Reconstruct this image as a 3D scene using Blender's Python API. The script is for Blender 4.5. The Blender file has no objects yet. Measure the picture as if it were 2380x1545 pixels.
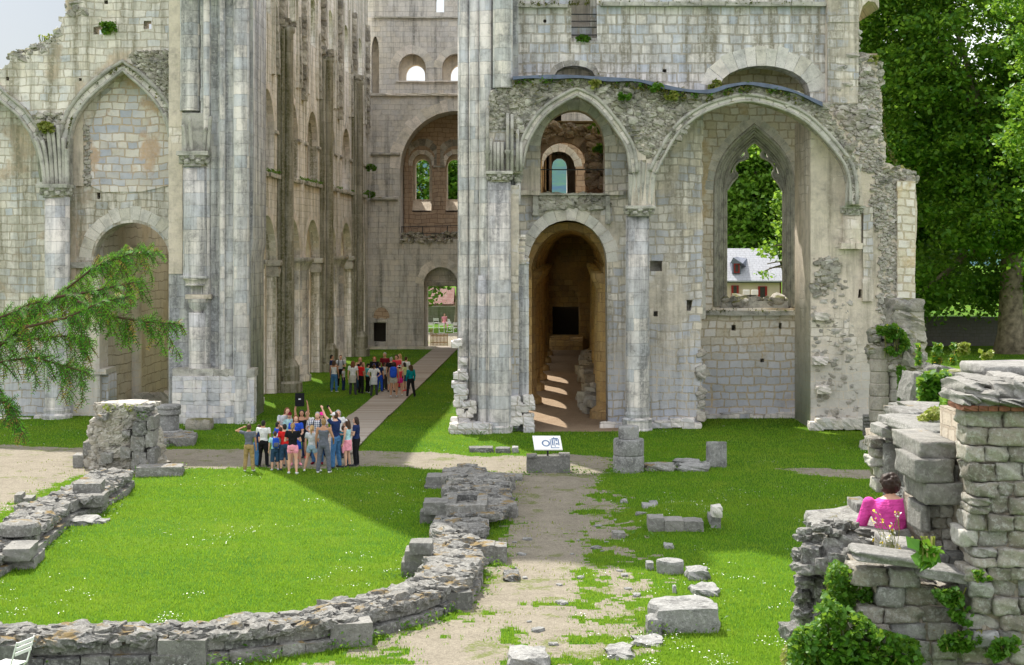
import bpy, math, random
import numpy as np
from mathutils import Vector, Matrix
random.seed(7); RS = np.random.RandomState(7)
SC = bpy.context.scene; COL = SC.collection

# ---------------- camera ----------------
FP, CU, HV, CH = 3507.0, 1190.0, 568.7, 7.0      # focal length / centre / horizon on a 2380 wide survey sheet, eye height
cam = bpy.data.cameras.new('camera'); co = bpy.data.objects.new('camera', cam); COL.objects.link(co)
co.location = (0, 0, CH); co.rotation_euler = (math.pi/2, 0, 0)
cam.sensor_width = 36; cam.lens = 36*FP/2380; cam.shift_y = -(772.5-HV)/2380
cam.clip_start = 0.5; cam.clip_end = 5000
SC.camera = co

# ---------------- light ----------------
EL = math.radians(53); AZ = math.atan2(-0.42, 0.907)
SC.view_settings.view_transform = 'Standard'; SC.view_settings.look = 'None'
SC.view_settings.exposure = 0.90; SC.view_settings.gamma = 1
w = bpy.data.worlds.new('World'); SC.world = w; w.use_nodes = True
nt = w.node_tree; nt.nodes.clear()
wo = nt.nodes.new('ShaderNodeOutputWorld'); bg = nt.nodes.new('ShaderNodeBackground')
sk = nt.nodes.new('ShaderNodeTexSky'); sk.sky_type = 'NISHITA'; sk.sun_disc = False
sk.sun_elevation = EL; sk.sun_rotation = AZ; sk.air_density = 1.0; sk.dust_density = 2.0
tc = nt.nodes.new('ShaderNodeTexCoord'); nz = nt.nodes.new('ShaderNodeTexNoise')
nz.inputs['Scale'].default_value = 2.2; nz.inputs['Detail'].default_value = 5
nt.links.new(tc.outputs['Generated'], nz.inputs['Vector'])
cr = nt.nodes.new('ShaderNodeValToRGB'); cr.color_ramp.elements[0].position = .3; cr.color_ramp.elements[1].position = .65
cr.color_ramp.elements[0].color = (5.0, 5.1, 5.3, 1); cr.color_ramp.elements[1].color = (7.6, 7.6, 7.6, 1)
nt.links.new(nz.outputs['Fac'], cr.inputs['Fac'])
mx = nt.nodes.new('ShaderNodeMix'); mx.data_type = 'RGBA'; mx.inputs['Factor'].default_value = .82
dt = nt.nodes.new('ShaderNodeVectorMath'); dt.operation = 'DOT_PRODUCT'; dt.inputs[1].default_value = Vector((-.34, .92, .17)).normalized()
nt.links.new(tc.outputs['Generated'], dt.inputs[0]); dr = nt.nodes.new('ShaderNodeValToRGB'); dr.color_ramp.elements[0].position = .90; dr.color_ramp.elements[1].position = .99
dr.color_ramp.elements[0].color = (1, 1, 1, 1); dr.color_ramp.elements[1].color = (.29, .30, .31, 1); nt.links.new(dt.outputs['Value'], dr.inputs['Fac'])   # a grey bank of cloud low on the left
mc = nt.nodes.new('ShaderNodeMix'); mc.data_type = 'RGBA'; mc.blend_type = 'MULTIPLY'; mc.inputs['Factor'].default_value = 1; nt.links.new(cr.outputs['Color'], mc.inputs['A']); nt.links.new(dr.outputs['Color'], mc.inputs['B'])
nt.links.new(sk.outputs['Color'], mx.inputs['A']); nt.links.new(mc.outputs['Result'], mx.inputs['B'])
nt.links.new(mx.outputs['Result'], bg.inputs['Color']); bg.inputs['Strength'].default_value = 0.145
nt.links.new(bg.outputs[0], wo.inputs[0])
sl = bpy.data.lights.new('sun', 'SUN'); sl.energy = 4.3; sl.angle = math.radians(.55); sl.color = (1, .95, .86)
so = bpy.data.objects.new('sun', sl); COL.objects.link(so)
sdir = Vector((math.sin(AZ)*math.cos(EL), math.cos(AZ)*math.cos(EL), math.sin(EL)))
so.rotation_euler = sdir.to_track_quat('Z', 'Y').to_euler(); so.location = (-30, 60, 60)

# ---------------- helpers ----------------
def W(u, v, Y): return ((u-CU)/FP*Y, Y, CH-(v-HV)/FP*Y)
def GY(v, z=0.0): return FP*(CH-z)/(v-HV)
def G(u, v, z=0.0):
    Y = GY(v, z); return ((u-CU)/FP*Y, Y, z)
def px(Y): return Y/FP

def vnoise(P, scale=1.0, seed=0):
    P = np.asarray(P, float)*scale + seed*17.31
    i = np.floor(P).astype(np.int64); f = P-i; f = f*f*(3-2*f)
    def h(a, b, c):
        n = (a*73856093) ^ (b*19349663) ^ (c*83492791) ^ (seed*2654435)
        n = (n*1103515245+12345) & 0x7fffffff; n = ((n >> 13) ^ n)*1274126177 & 0x7fffffff
        return (n & 0xffff)/65535.0
    r = 0
    for a in (0, 1):
        for b in (0, 1):
            for c in (0, 1):
                wgt = (f[:, 0] if a else 1-f[:, 0])*(f[:, 1] if b else 1-f[:, 1])*(f[:, 2] if c else 1-f[:, 2])
                r = r+wgt*h(i[:, 0]+a, i[:, 1]+b, i[:, 2]+c)
    return r
def fbm(P, scale=1.0, seed=0, oct=3):
    r = 0; a = .5
    for k in range(oct):
        r = r+a*vnoise(P, scale*2**k, seed+k); a *= .5
    return r/(1-.5**oct)

def inpoly(X, Y, poly):
    X = np.asarray(X, float); Y = np.asarray(Y, float); c = np.zeros(X.shape, bool); n = len(poly); j = n-1
    for i in range(n):
        xi, yi = poly[i]; xj, yj = poly[j]
        if yi != yj: c ^= ((yi > Y) != (yj > Y)) & (X < (xj-xi)*(Y-yi)/(yj-yi)+xi)
        j = i
    return c

def ht(x, y):                                  # height of the ground
    x = np.asarray(x, float); y = np.asarray(y, float)
    P = np.stack([x.ravel(), y.ravel(), np.zeros(x.size)], 1)
    h = (fbm(P, .18, 3, 2)-.5)*.12+(vnoise(P, 1.1, 9)-.5)*.03
    h = h+.42*np.exp(-(((x.ravel()-4.4)/1.3)**2+((y.ravel()-38.2)/1.5)**2))
    return h.reshape(x.shape)
def hz(x, y): return float(ht(np.array([x]), np.array([y]))[0])

def build(name, V, F, mat=None, parent=None, smooth=False, rnd=None, local=False):
    V = np.asarray(V, np.float32).reshape(-1, 3)
    if not isinstance(F, (list, tuple)) or (len(F) and not isinstance(F[0], np.ndarray)): F = [np.asarray(F)] if isinstance(F, np.ndarray) else F
    me = bpy.data.meshes.new(name)
    if len(F) and isinstance(F[0], np.ndarray):
        tot = np.concatenate([np.full(len(f), f.shape[1], np.int32) for f in F if len(f)])
        idx = np.concatenate([f.ravel() for f in F if len(f)]).astype(np.int32)
        me.vertices.add(len(V)); me.vertices.foreach_set('co', V.ravel())
        me.loops.add(len(idx)); me.loops.foreach_set('vertex_index', idx)
        me.polygons.add(len(tot)); st = np.concatenate([[0], np.cumsum(tot)[:-1]]).astype(np.int32)
        me.polygons.foreach_set('loop_start', st); me.polygons.foreach_set('loop_total', tot)
        me.update(calc_edges=True)
    else:
        me.from_pydata([tuple(map(float, p)) for p in V], [], [tuple(int(k) for k in f) for f in F])
    if rnd is not None:
        a = me.attributes.new('rnd', 'FLOAT', 'POINT'); a.data.foreach_set('value', np.asarray(rnd, np.float32))
    me.polygons.foreach_set('use_smooth', np.full(len(me.polygons), bool(smooth)))
    if mat: me.materials.append(mat)
    return link(name, me, parent, local)
def link(name, me, parent=None, local=False):
    o = bpy.data.objects.new(name, me); COL.objects.link(o)
    if parent:
        o.parent = parent
        if parent.type == 'EMPTY' and not local: o.matrix_parent_inverse = Matrix.Translation(-parent.location)
    return o
def tag(o, label, cat, group=None, kind=None):
    if label: o['label'] = label
    if cat: o['category'] = cat
    if group: o['group'] = group
    if kind: o['kind'] = kind
    return o
def thing(name, label, cat, loc=(0, 0, 0), group=None, rz=0):
    o = bpy.data.objects.new(name, None); COL.objects.link(o); o.location = loc; o.rotation_euler = (0, 0, rz); o.empty_display_size = .2
    return tag(o, label, cat, group)

class Acc:                                     # collects pieces into one mesh
    def __init__(s): s.V = []; s.Q = []; s.T = []; s.R = []; s.n = 0
    def add(s, V, F, r=None):
        V = np.asarray(V, float); F = np.asarray(F)
        if r is None: r = random.random()
        s.V.append(V); (s.Q if F.shape[1] == 4 else s.T).append(F+s.n); s.R.append(np.full(len(V), r) if np.isscalar(r) else r); s.n += len(V)
        return s
    def box(s, x0, x1, y0, y1, z0, z1, r=None):
        V = [(x, y, z) for z in (z0, z1) for y in (y0, y1) for x in (x0, x1)]
        return s.add(V, [(0, 2, 3, 1), (4, 5, 7, 6), (0, 1, 5, 4), (2, 6, 7, 3), (0, 4, 6, 2), (1, 3, 7, 5)], r)
    def pbox(s, u0, u1, v0, v1, Y, d, r=None):  # box whose front face fills a survey rectangle at depth Y
        a = W(u0, v1, Y); b = W(u1, v0, Y); return s.box(a[0], b[0], Y, Y+d, a[2], b[2], r)
    def build(s, name, mat, parent=None, smooth=False, local=False):
        F = []
        if s.Q: F.append(np.concatenate(s.Q))
        if s.T: F.append(np.concatenate(s.T))
        return build(name, np.concatenate(s.V), F, mat, parent, smooth, np.concatenate(s.R), local)

def tube(pts, r, n=8, cap=True, sx=None):
    P = np.asarray(pts, float); m = len(P); r = np.full(m, r) if np.isscalar(r) else np.asarray(r, float)
    T = np.gradient(P, axis=0); T /= np.linalg.norm(T, axis=1)[:, None]+1e-9
    up = np.array([0, 0, 1.]) if abs(T[0][2]) < .9 else np.array([0, 1., 0])
    A = np.cross(T[0], up); A /= np.linalg.norm(A); V = []
    for i in range(m):
        A = A-T[i]*A.dot(T[i]); A /= np.linalg.norm(A)+1e-9; B = np.cross(T[i], A)
        th = np.arange(n)*2*math.pi/n
        V.append(P[i]+r[i]*(np.cos(th)[:, None]*A+np.sin(th)[:, None]*B*(1 if sx is None else sx)))
    V = np.concatenate(V); F = []
    i = np.arange(m-1)[:, None]*n; j = np.arange(n)[None]; k = (j+1) % n
    F = np.stack([(i+j).ravel(), (i+k).ravel(), (i+n+k).ravel(), (i+n+j).ravel()], 1)
    if cap and n % 2 == 0:
        ex = []
        for b in (0, (m-1)*n):
            for q in range(n//2-1):
                a = (b+q, b+q+1, b+n-2-q, b+n-1-q); ex.append(a[::-1] if b == 0 else a)
        F = np.concatenate([F, np.array(ex)])
    return V, F
def lathe(cx, cy, prof, n=20, a0=0, a1=2*math.pi):   # prof: (r, z) from bottom to top
    full = abs(a1-a0-2*math.pi) < 1e-6; m = n if full else n+1
    th = a0+np.arange(m)*(a1-a0)/n; V = []
    for r, z in prof: V.append(np.stack([cx+r*np.cos(th), cy+r*np.sin(th), np.full(m, z)], 1))
    V = np.concatenate(V); F = []
    for i in range(len(prof)-1):
        for j in range(n):
            k = (j+1) % m; F.append((i*m+j, i*m+k, (i+1)*m+k, (i+1)*m+j))
    return V, np.array(F)

def polymesh(outer, holes=(), depth=1.0, bevel=0.0):
    cu = bpy.data.curves.new('c', 'CURVE'); cu.dimensions = '2D'; cu.fill_mode = 'BOTH'; cu.extrude = depth/2
    if bevel: cu.bevel_depth = bevel; cu.bevel_resolution = 0
    for lp in [outer]+list(holes):
        sp = cu.splines.new('POLY'); sp.points.add(len(lp)-1)
        for k, (a, b) in enumerate(lp): sp.points[k].co = (a, b, 0, 1)
        sp.use_cyclic_u = True
    o = bpy.data.objects.new('c', cu); COL.objects.link(o)
    me = bpy.data.meshes.new_from_object(o.evaluated_get(bpy.context.evaluated_depsgraph_get()))
    bpy.data.objects.remove(o); bpy.data.curves.remove(cu)
    n = len(me.vertices); V = np.zeros(n*3, np.float32); me.vertices.foreach_get('co', V); return me, V.reshape(-1, 3).astype(float)
def setv(me, V): me.vertices.foreach_set('co', V.astype(np.float32).ravel()); me.update()
def face_wall(name, Y, outer, holes=(), depth=1.0, mat=None, parent=None, label=None):
    """wall facing the lawn; outline and openings in survey units at depth Y"""
    c = lambda L: [(W(u, v, Y)[0], W(u, v, Y)[2]) for u, v in L]
    me, V = polymesh(c(outer), [c(h) for h in holes], depth)
    setv(me, np.stack([V[:, 0], Y+depth/2-V[:, 2], V[:, 1]], 1)); me.materials.append(mat)
    o = link(name, me, parent)
    if label: o['label'] = label
    return o
SH = 0.044                                     # the nave runs slightly to the right of the view
def side_wall(name, x0, outer, holes=(), depth=1.0, mat=None, parent=None, y0=72.0, faceright=True):
    """wall running away along the nave; outline in (distance, height); x0 is its nave face at y0"""
    me, V = polymesh(outer, holes, depth)
    X = x0+SH*(V[:, 0]-y0)+V[:, 2]+(-depth/2 if faceright else depth/2)
    setv(me, np.stack([X, V[:, 0], V[:, 1]], 1)); me.materials.append(mat)
    return link(name, me, parent)

def bez(p0, p1, p2, p3, n=10):
    t = np.linspace(0, 1, n)[:, None]; p0, p1, p2, p3 = map(np.array, (p0, p1, p2, p3))
    return (1-t)**3*p0+3*(1-t)**2*t*p1+3*(1-t)*t*t*p2+t**3*p3
def arch(l, a, r, pointed=True, n=10):
    """points from the left spring over the apex to the right spring (any 2D system)"""
    l, a, r = (np.array(q, float) for q in (l, a, r)); out = []
    for s in (l, r):
        h = a[1]-s[1]; k = .45 if pointed else .5523; d = -.24 if pointed else 0
        out.append(bez(s, (s[0], s[1]+h*.5523), (a[0]+(s[0]-a[0])*k, a[1]+h*d), a, n))
    return [tuple(p) for p in out[0]]+[tuple(p) for p in out[1][::-1][1:]]
def voussoirs(acc, path, Y, thick, depth, proud=.03, step=.42, tr=None):
    """ring of wedge stones outside an arch path given in survey units at depth Y (or in tr's own plane)"""
    if tr is None: P = np.array([(W(u, v, Y)[0], W(u, v, Y)[2]) for u, v in path])
    else: P = np.array(path)
    seg = np.linalg.norm(np.diff(P, axis=0), axis=1); s = np.concatenate([[0], np.cumsum(seg)]); n = max(3, int(s[-1]/step))
    q = np.linspace(0, s[-1], n*4+1); X = np.interp(q, s, P[:, 0]); Z = np.interp(q, s, P[:, 1])
    T = np.stack([np.gradient(X), np.gradient(Z)], 1); T /= np.linalg.norm(T, axis=1)[:, None]; N = np.stack([-T[:, 1], T[:, 0]], 1)
    if N[len(N)//2][1] < 0: N = -N
    for i in range(n):
        a, b = i*4, i*4+4; g = .012/max(q[4]-q[0], .01); th = thick*random.uniform(.88, 1.12); pr = proud*random.uniform(.3, .8)+.004
        A0 = P0 = np.array([X[a], Z[a]])*(1-g)+np.array([X[b], Z[b]])*g; B0 = np.array([X[a], Z[a]])*g+np.array([X[b], Z[b]])*(1-g)
        A1 = A0+N[a]*th; B1 = B0+N[b]*th
        if tr is None: V = [(p[0], Y+dd, p[1]) for dd in (-pr, depth) for p in (A0, B0, B1, A1)]
        else: V = [tr(p[0], p[1], dd) for dd in (-pr, depth) for p in (A0, B0, B1, A1)]
        acc.add(V, [(0, 1, 2, 3), (4, 7, 6, 5), (0, 4, 5, 1), (1, 5, 6, 2), (2, 6, 7, 3), (3, 7, 4, 0)])
def ragged(pts, step=9, amp=5, seed=1):
    """broken masonry edge: steps of stone size along a polyline"""
    R = random.Random(seed); out = []
    for (a, b) in zip(pts[:-1], pts[1:]):
        d = math.hypot(b[0]-a[0], b[1]-a[1]); n = max(1, int(d/step)); out.append(a)
        if n > 1:
            nx, ny = (b[1]-a[1])/d, -(b[0]-a[0])/d
            for k in range(1, n):
                t = (k+R.uniform(-.25, .25))/n; e = R.uniform(-amp, amp)
                q0 = (a[0]+(b[0]-a[0])*t+nx*e, a[1]+(b[1]-a[1])*t+ny*e); out.append(q0)
                e2 = R.uniform(-amp, amp); t += .25/n
                out.append((a[0]+(b[0]-a[0])*t+nx*e2, a[1]+(b[1]-a[1])*t+ny*e2))
    out.append(pts[-1]); return out

# stone template: subdivided cube
def _cube(n):
    g = np.linspace(-1, 1, n+1); V = []; F = []; idx = {}
    def vid(p):
        k = tuple(np.round(p, 5)); 
        if k not in idx: idx[k] = len(V); V.append(p)
        return idx[k]
    for ax in range(3):
        for s in (-1, 1):
            b, c = (ax+1) % 3, (ax+2) % 3
            for i in range(n):
                for j in range(n):
                    q = []
                    for (x, y) in ((i, j), (i+1, j), (i+1, j+1), (i, j+1)):
                        p = [0, 0, 0]; p[ax] = s; p[b] = g[x]; p[c] = g[y]; q.append(vid(tuple(p)))
                    F.append(q if s > 0 else q[::-1])
    return np.array(V), np.array(F)
CUBES = {n: _cube(n) for n in (1, 2, 3, 4, 6, 9)}
def stone(acc, c, h, rz=0, rx=0, rough=.1, rnd=.25, n=4, ry=0, r=None):
    """one worn block: centre c, half sizes h"""
    V0, F = CUBES[n]; h = np.array(h, float)
    S = V0/np.linalg.norm(V0, axis=1)[:, None]*1.25; P = V0*(1-rnd)+S*rnd
    ph = RS.uniform(0, 6.28, (3, 3)); fr = RS.uniform(1.2, 3.2, (3, 3))
    D = np.stack([np.sin(P@fr[:, k]+ph[k, 0])*.6+np.sin(P@(fr[:, k][::-1])*2.1+ph[k, 1])*.4 for k in range(3)], 1)
    if n >= 6: D = D+(np.stack([vnoise(P*h, 9, int(RS.randint(99))+k) for k in range(3)], 1)-.5)*1.5
    P = P*(1+D*rough*.7)*h+D*rough*.25*h.min()
    R = (Matrix.Rotation(rz, 3, 'Z') @ Matrix.Rotation(rx, 3, 'X') @ Matrix.Rotation(ry, 3, 'Y'))
    acc.add(P@np.array(R).T+np.array(c), F, random.random() if r is None else r)
def rubble(acc, poly, Y, size=(.12, .28), n=200, depth=.12, rough=.35, nn=2):
    """broken wall core: rough stones sticking out of a face, placed in a survey polygon at depth Y"""
    P = np.array(poly); u0, v0 = P.min(0); u1, v1 = P.max(0); k = 0; t = 0
    while k < n and t < n*20:
        t += 1; u = random.uniform(u0, u1); v = random.uniform(v0, v1)
        if not inpoly(np.array([u]), np.array([v]), poly)[0]: continue
        s = random.uniform(*size)/2; x, y, z = W(u, v, Y)
        stone(acc, (x, y+random.uniform(-.3, .5)*depth, z), (s*random.uniform(.8, 1.5), s*random.uniform(.6, 1.1)+depth*.3, s*random.uniform(.5, 1)), rx=random.uniform(-.4, .4), ry=random.uniform(-.5, .5), rough=rough, rnd=.5, n=nn); k += 1

# ---------------- materials ----------------
def mk(name, rough=.9, spec=.25):
    m = bpy.data.materials.new(name); m.use_nodes = True; t = m.node_tree; b = t.nodes['Principled BSDF']
    b.inputs['Roughness'].default_value = rough; b.inputs['Specular IOR Level'].default_value = spec; return m, t, b
class N:                                       # tiny node helper
    def __init__(s, t): s.t = t
    def new(s, k, **kw):
        n = s.t.nodes.new(k)
        for a, b in kw.items(): setattr(n, a, b)
        return n
    def set(s, sock, v):
        if hasattr(v, 'is_output') or isinstance(v, bpy.types.NodeSocket): s.t.links.new(v, sock)
        else: sock.default_value = v
    def m(s, op, a, b=0.0, c=None, clamp=False):
        n = s.new('ShaderNodeMath', operation=op, use_clamp=clamp); s.set(n.inputs[0], a); s.set(n.inputs[1], b)
        if c is not None: s.set(n.inputs[2], c)
        return n.outputs[0]
    def mix(s, f, a, b, blend='MIX'):
        n = s.new('ShaderNodeMix', data_type='RGBA', blend_type=blend); s.set(n.inputs['Factor'], f)
        s.set(n.inputs['A'], a if not isinstance(a, tuple) or len(a) == 4 else a+(1,)); s.set(n.inputs['B'], b if not isinstance(b, tuple) or len(b) == 4 else b+(1,)); return n.outputs['Result']
    def noise(s, vec, scale, detail=3, rough=.55, col=False):
        n = s.new('ShaderNodeTexNoise'); s.set(n.inputs['Scale'], scale); n.inputs['Detail'].default_value = detail; n.inputs['Roughness'].default_value = rough
        if vec is not None: s.set(n.inputs['Vector'], vec)
        return n.outputs['Color' if col else 'Fac']
    def ramp(s, f, els, interp='LINEAR'):
        n = s.new('ShaderNodeValToRGB'); c = n.color_ramp; c.interpolation = interp
        while len(c.elements) < len(els): c.elements.new(.5)
        for e, (p, q) in zip(c.elements, els):
            e.position = p; e.color = (q, q, q, 1) if isinstance(q, (int, float)) else tuple(q)+(1,)
        s.set(n.inputs[0], f); return n.outputs[0]
    def step(s, f, a, b):
        n = s.new('ShaderNodeMapRange'); s.set(n.inputs[0], f); n.inputs[1].default_value = a; n.inputs[2].default_value = b; return n.outputs[0]
    def vec(s, x, y, z):
        n = s.new('ShaderNodeCombineXYZ'); s.set(n.inputs[0], x); s.set(n.inputs[1], y); s.set(n.inputs[2], z); return n.outputs[0]
    def vadd(s, a, b, sc=1.0):
        n = s.new('ShaderNodeVectorMath', operation='MULTIPLY_ADD'); s.set(n.inputs[0], b); n.inputs[1].default_value = (sc,)*3 if not isinstance(sc, tuple) else sc; s.set(n.inputs[2], a); return n.outputs[0]
    def vmul(s, a, sc):
        n = s.new('ShaderNodeVectorMath', operation='MULTIPLY'); s.set(n.inputs[0], a); n.inputs[1].default_value = sc; return n.outputs[0]
    def bump(s, h, dist, strength=1.0):
        n = s.new('ShaderNodeBump'); n.inputs['Distance'].default_value = dist; n.inputs['Strength'].default_value = strength; s.set(n.inputs['Height'], h); return n.outputs[0]
def coords(n):
    g = n.new('ShaderNodeNewGeometry'); p = n.new('ShaderNodeSeparateXYZ'); n.set(p.inputs[0], g.outputs['Position'])
    q = n.new('ShaderNodeSeparateXYZ'); n.set(q.inputs[0], g.outputs['True Normal'])
    ax = n.m('GREATER_THAN', n.m('ABSOLUTE', q.outputs[0]), .72); az = n.m('GREATER_THAN', n.m('ABSOLUTE', q.outputs[2]), .72)
    u = n.m('ADD', n.m('MULTIPLY', p.outputs[0], n.m('SUBTRACT', 1.0, ax)), n.m('MULTIPLY', p.outputs[1], ax))
    v = n.m('ADD', n.m('MULTIPLY', p.outputs[2], n.m('SUBTRACT', 1.0, az)), n.m('MULTIPLY', p.outputs[1], az))
    return g, p, q, u, v
def ashlar(name, tones, mortar=(.40, .35, .27), bw=.52, bh=.31, ms=.018, dist=.22, plaster=None, pamt=.5, streak=None, samt=.5, dark=.4, bump=.03, vary=.35, base=None):
    m, t, b = mk(name); n = N(t); g, p, q, u, v = coords(n)
    P = g.outputs['Position']; uv = n.vec(u, v, 0.0)
    d1 = n.noise(uv, .7, 2, col=True); d2 = n.noise(uv, 5.0, 2, col=True)
    uv2 = n.vadd(n.vadd(uv, d1, dist*1.6), d2, .07)
    br = n.new('ShaderNodeTexBrick'); n.set(br.inputs['Vector'], uv2)
    br.inputs['Color1'].default_value = (0, 0, 0, 1); br.inputs['Color2'].default_value = (1, 1, 1, 1); br.inputs['Mortar'].default_value = (.5, .5, .5, 1)
    br.inputs['Scale'].default_value = 1; br.inputs['Brick Width'].default_value = bw; br.inputs['Row Height'].default_value = bh
    br.inputs['Mortar Smooth'].default_value = .2; br.offset = .43; br.squash = .72; br.squash_frequency = 3
    n.set(br.inputs['Mortar Size'], n.m('MULTIPLY', n.noise(uv, 1.3, 2), ms*2))
    fac = br.outputs['Fac']
    big = n.noise(P, .28, 4); mid = n.noise(P, 1.6, 5, .65); fine = n.noise(P, 9, 6, .7)
    r = n.m('ADD', n.m('MULTIPLY', br.outputs['Color'], 1-vary), n.m('MULTIPLY', n.step(big, .3, .7), vary))
    k = len(tones); c = n.ramp(r, [(i/(k-1), x) for i, x in enumerate(tones)])
    c = n.mix(n.m('MULTIPLY', fac, .92), c, mortar)
    flat = fac
    if plaster:
        pm = n.m('MULTIPLY', n.step(n.m('ADD', n.noise(P, .42, 4, .6), n.m('MULTIPLY', mid, .25)), .78-.4*pamt, .84-.4*pamt), .93)
        c = n.mix(pm, c, n.mix(n.step(mid, .3, .7), plaster, tuple(x*.82 for x in plaster)))
        flat = n.m('MULTIPLY', fac, n.m('SUBTRACT', 1.0, pm))
    c = n.mix(n.m('MULTIPLY', n.m('MULTIPLY', n.step(mid, .46, .72), n.step(n.noise(P, 7, 5, .7), .3, .6)), dark), c, (.11, .108, .105))
    pit = n.step(n.noise(P, 15, 5, .75), .60, .70); c = n.mix(n.m('MULTIPLY', pit, .45*dark+.15), c, (.07, .07, .065))
    st = n.m('MULTIPLY', n.step(n.noise(n.vmul(P, (1, 1, .45)), .8, 5, .7), .5, .72), .35*dark+.1); c = n.mix(st, c, (.21, .185, .165))
    c = n.mix(n.m('MULTIPLY', n.step(fine, .35, .75), .30), c, tuple(min(1, x*1.4) for x in tones[-1]))
    if streak:
        sv = n.vec(n.m('MULTIPLY', u, 2.6), n.m('MULTIPLY', v, .16), n.m('MULTIPLY', p.outputs[1], .3))
        sm = n.m('MULTIPLY', n.step(n.noise(sv, 1.0, 5, .7), .64-.3*samt, .76-.2*samt), n.step(fine, .25, .55))
        c = n.mix(n.m('MULTIPLY', sm, .85), c, streak)
    if base:                                   # bluish courses near the foot of the wall
        c = n.mix(n.m('MULTIPLY', n.step(n.m('ADD', p.outputs[2], n.m('MULTIPLY', mid, 3)), 5.2, 3.2), n.m('MULTIPLY', n.m('SUBTRACT', 1.0, fac), .55)), c, base)
    h = n.m('ADD', n.m('MULTIPLY', n.m('SUBTRACT', 1.0, flat), .45), n.m('ADD', n.m('MULTIPLY', fine, .55), n.m('MULTIPLY', mid, .5)))
    n.set(b.inputs['Base Color'], c); n.set(b.inputs['Normal'], n.bump(h, bump)); return m
def stonemat(name, tones, lichen=(.45, .46, .43), lamt=.35, dark=.5, moss=None, mamt=.5, gold=0.0, bump=.03, scale=1.0):
    m, t, b = mk(name); n = N(t); g = n.new('ShaderNodeNewGeometry'); P = g.outputs['Position']
    at = n.new('ShaderNodeAttribute', attribute_name='rnd'); q = n.new('ShaderNodeSeparateXYZ'); n.set(q.inputs[0], g.outputs['Normal'])
    k = len(tones); c = n.ramp(at.outputs['Fac'], [(i/(k-1), x) for i, x in enumerate(tones)])
    mid = n.noise(P, 2.2*scale, 5, .65); fine = n.noise(P, 14*scale, 6, .75)
    c = n.mix(n.m('MULTIPLY', n.step(mid, .45, .68), dark), c, (.075, .075, .072))
    c = n.mix(n.m('MULTIPLY', n.step(fine, .50, .60), lamt), c, lichen)
    c = n.mix(n.m('MULTIPLY', n.step(n.noise(P, 26*scale, 3, .7), .58, .68), .45), c, (.05, .05, .047))
    if gold: c = n.mix(n.m('MULTIPLY', n.step(n.noise(P, 3.3*scale, 5, .7), .72-gold*.2, .76-gold*.2), .7), c, (.33, .2, .03))
    if moss:
        mm = n.m('MULTIPLY', n.step(q.outputs[2], .1, .7), n.step(n.noise(P, 1.9*scale, 4, .65), .68-.3*mamt, .75-.3*mamt)); c = n.mix(n.m('MULTIPLY', mm, .85), c, moss)
    n.set(b.inputs['Base Color'], c); n.set(b.inputs['Normal'], n.bump(n.m('ADD', fine, n.m('MULTIPLY', mid, .8)), bump)); return m
def plain(name, col, rough=.7, spec=.3, var=.15, sc=6, metal=0.0, bump=0):
    m, t, b = mk(name, rough, spec); n = N(t); g = n.new('ShaderNodeNewGeometry'); f = n.noise(g.outputs['Position'], sc, 4)
    n.set(b.inputs['Base Color'], n.mix(n.step(f, .3, .7), tuple(x*(1-var) for x in col), tuple(min(1, x*(1+var)) for x in col))); b.inputs['Metallic'].default_value = metal
    if bump: n.set(b.inputs['Normal'], n.bump(f, bump))
    return m
WH, BL, CR, GR = (.77, .705, .64), (.40, .42, .49), (.66, .58, .46), (.44, .43, .43)
M = {}
M['left'] = ashlar('mixed_ashlar', [BL, CR, WH, (.52, .48, .41), WH, (.46, .48, .52), WH], mortar=(.44, .37, .28), plaster=(.60, .46, .33), pamt=.25, dark=.6, base=(.43, .46, .53), streak=(.2, .18, .12), samt=.65, ms=.022)
M['infill'] = ashlar('pale_infill', [BL, WH, BL, CR, WH, BL], mortar=(.50, .38, .25), dark=.35, plaster=(.62, .42, .26), pamt=.2, ms=.026)
M['pier'] = ashlar('weathered_pier', [(.42, .43, .46), (.5, .51, .53), (.60, .58, .53), (.54, .55, .56), WH], bw=.55, bh=.46, ms=.006, mortar=(.34, .33, .31), dark=1.0, dist=.1, streak=(.13, .13, .14), samt=.85)
M['nave'] = ashlar('nave_ashlar', [(.62, .60, .56), (.78, .75, .71), (.72, .67, .58), (.8, .78, .75)], bw=.5, bh=.34, ms=.007, mortar=(.38, .35, .28), dark=.5, streak=(.13, .13, .05), samt=.7, dist=.1)
M['west'] = ashlar('grey_ashlar', [(.44, .44, .45), (.56, .53, .48), (.52, .51, .50), (.62, .56, .47)], bw=.6, bh=.36, ms=.007, mortar=(.33, .31, .28), dark=.6, streak=(.14, .14, .13), samt=.45, dist=.1)
M['blue'] = ashlar('blue_white_ashlar', [BL, WH, (.46, .49, .56), WH, (.60, .58, .55), (.5, .52, .56)], bw=.54, bh=.37, ms=.036, mortar=(.42, .37, .30), dark=.65, streak=(.17, .15, .10), samt=.75, dist=.12, bump=.04)
M['front'] = ashlar('front_ashlar', [WH, CR, BL, WH, (.54, .5, .43)], bw=.48, bh=.3, ms=.028, mortar=(.42, .37, .29), plaster=(.63, .55, .45), pamt=.42, dark=.5, base=(.41, .45, .54), bump=.04, streak=(.21, .19, .15), samt=.65)
M['bay'] = ashlar('bay_ashlar', [(.5, .48, .43), WH, (.58, .5, .36), WH], bw=.5, bh=.32, ms=.032, mortar=(.44, .35, .23), plaster=(.62, .46, .26), pamt=.25, dark=.45, base=(.35, .41, .55), bump=.04)
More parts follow.
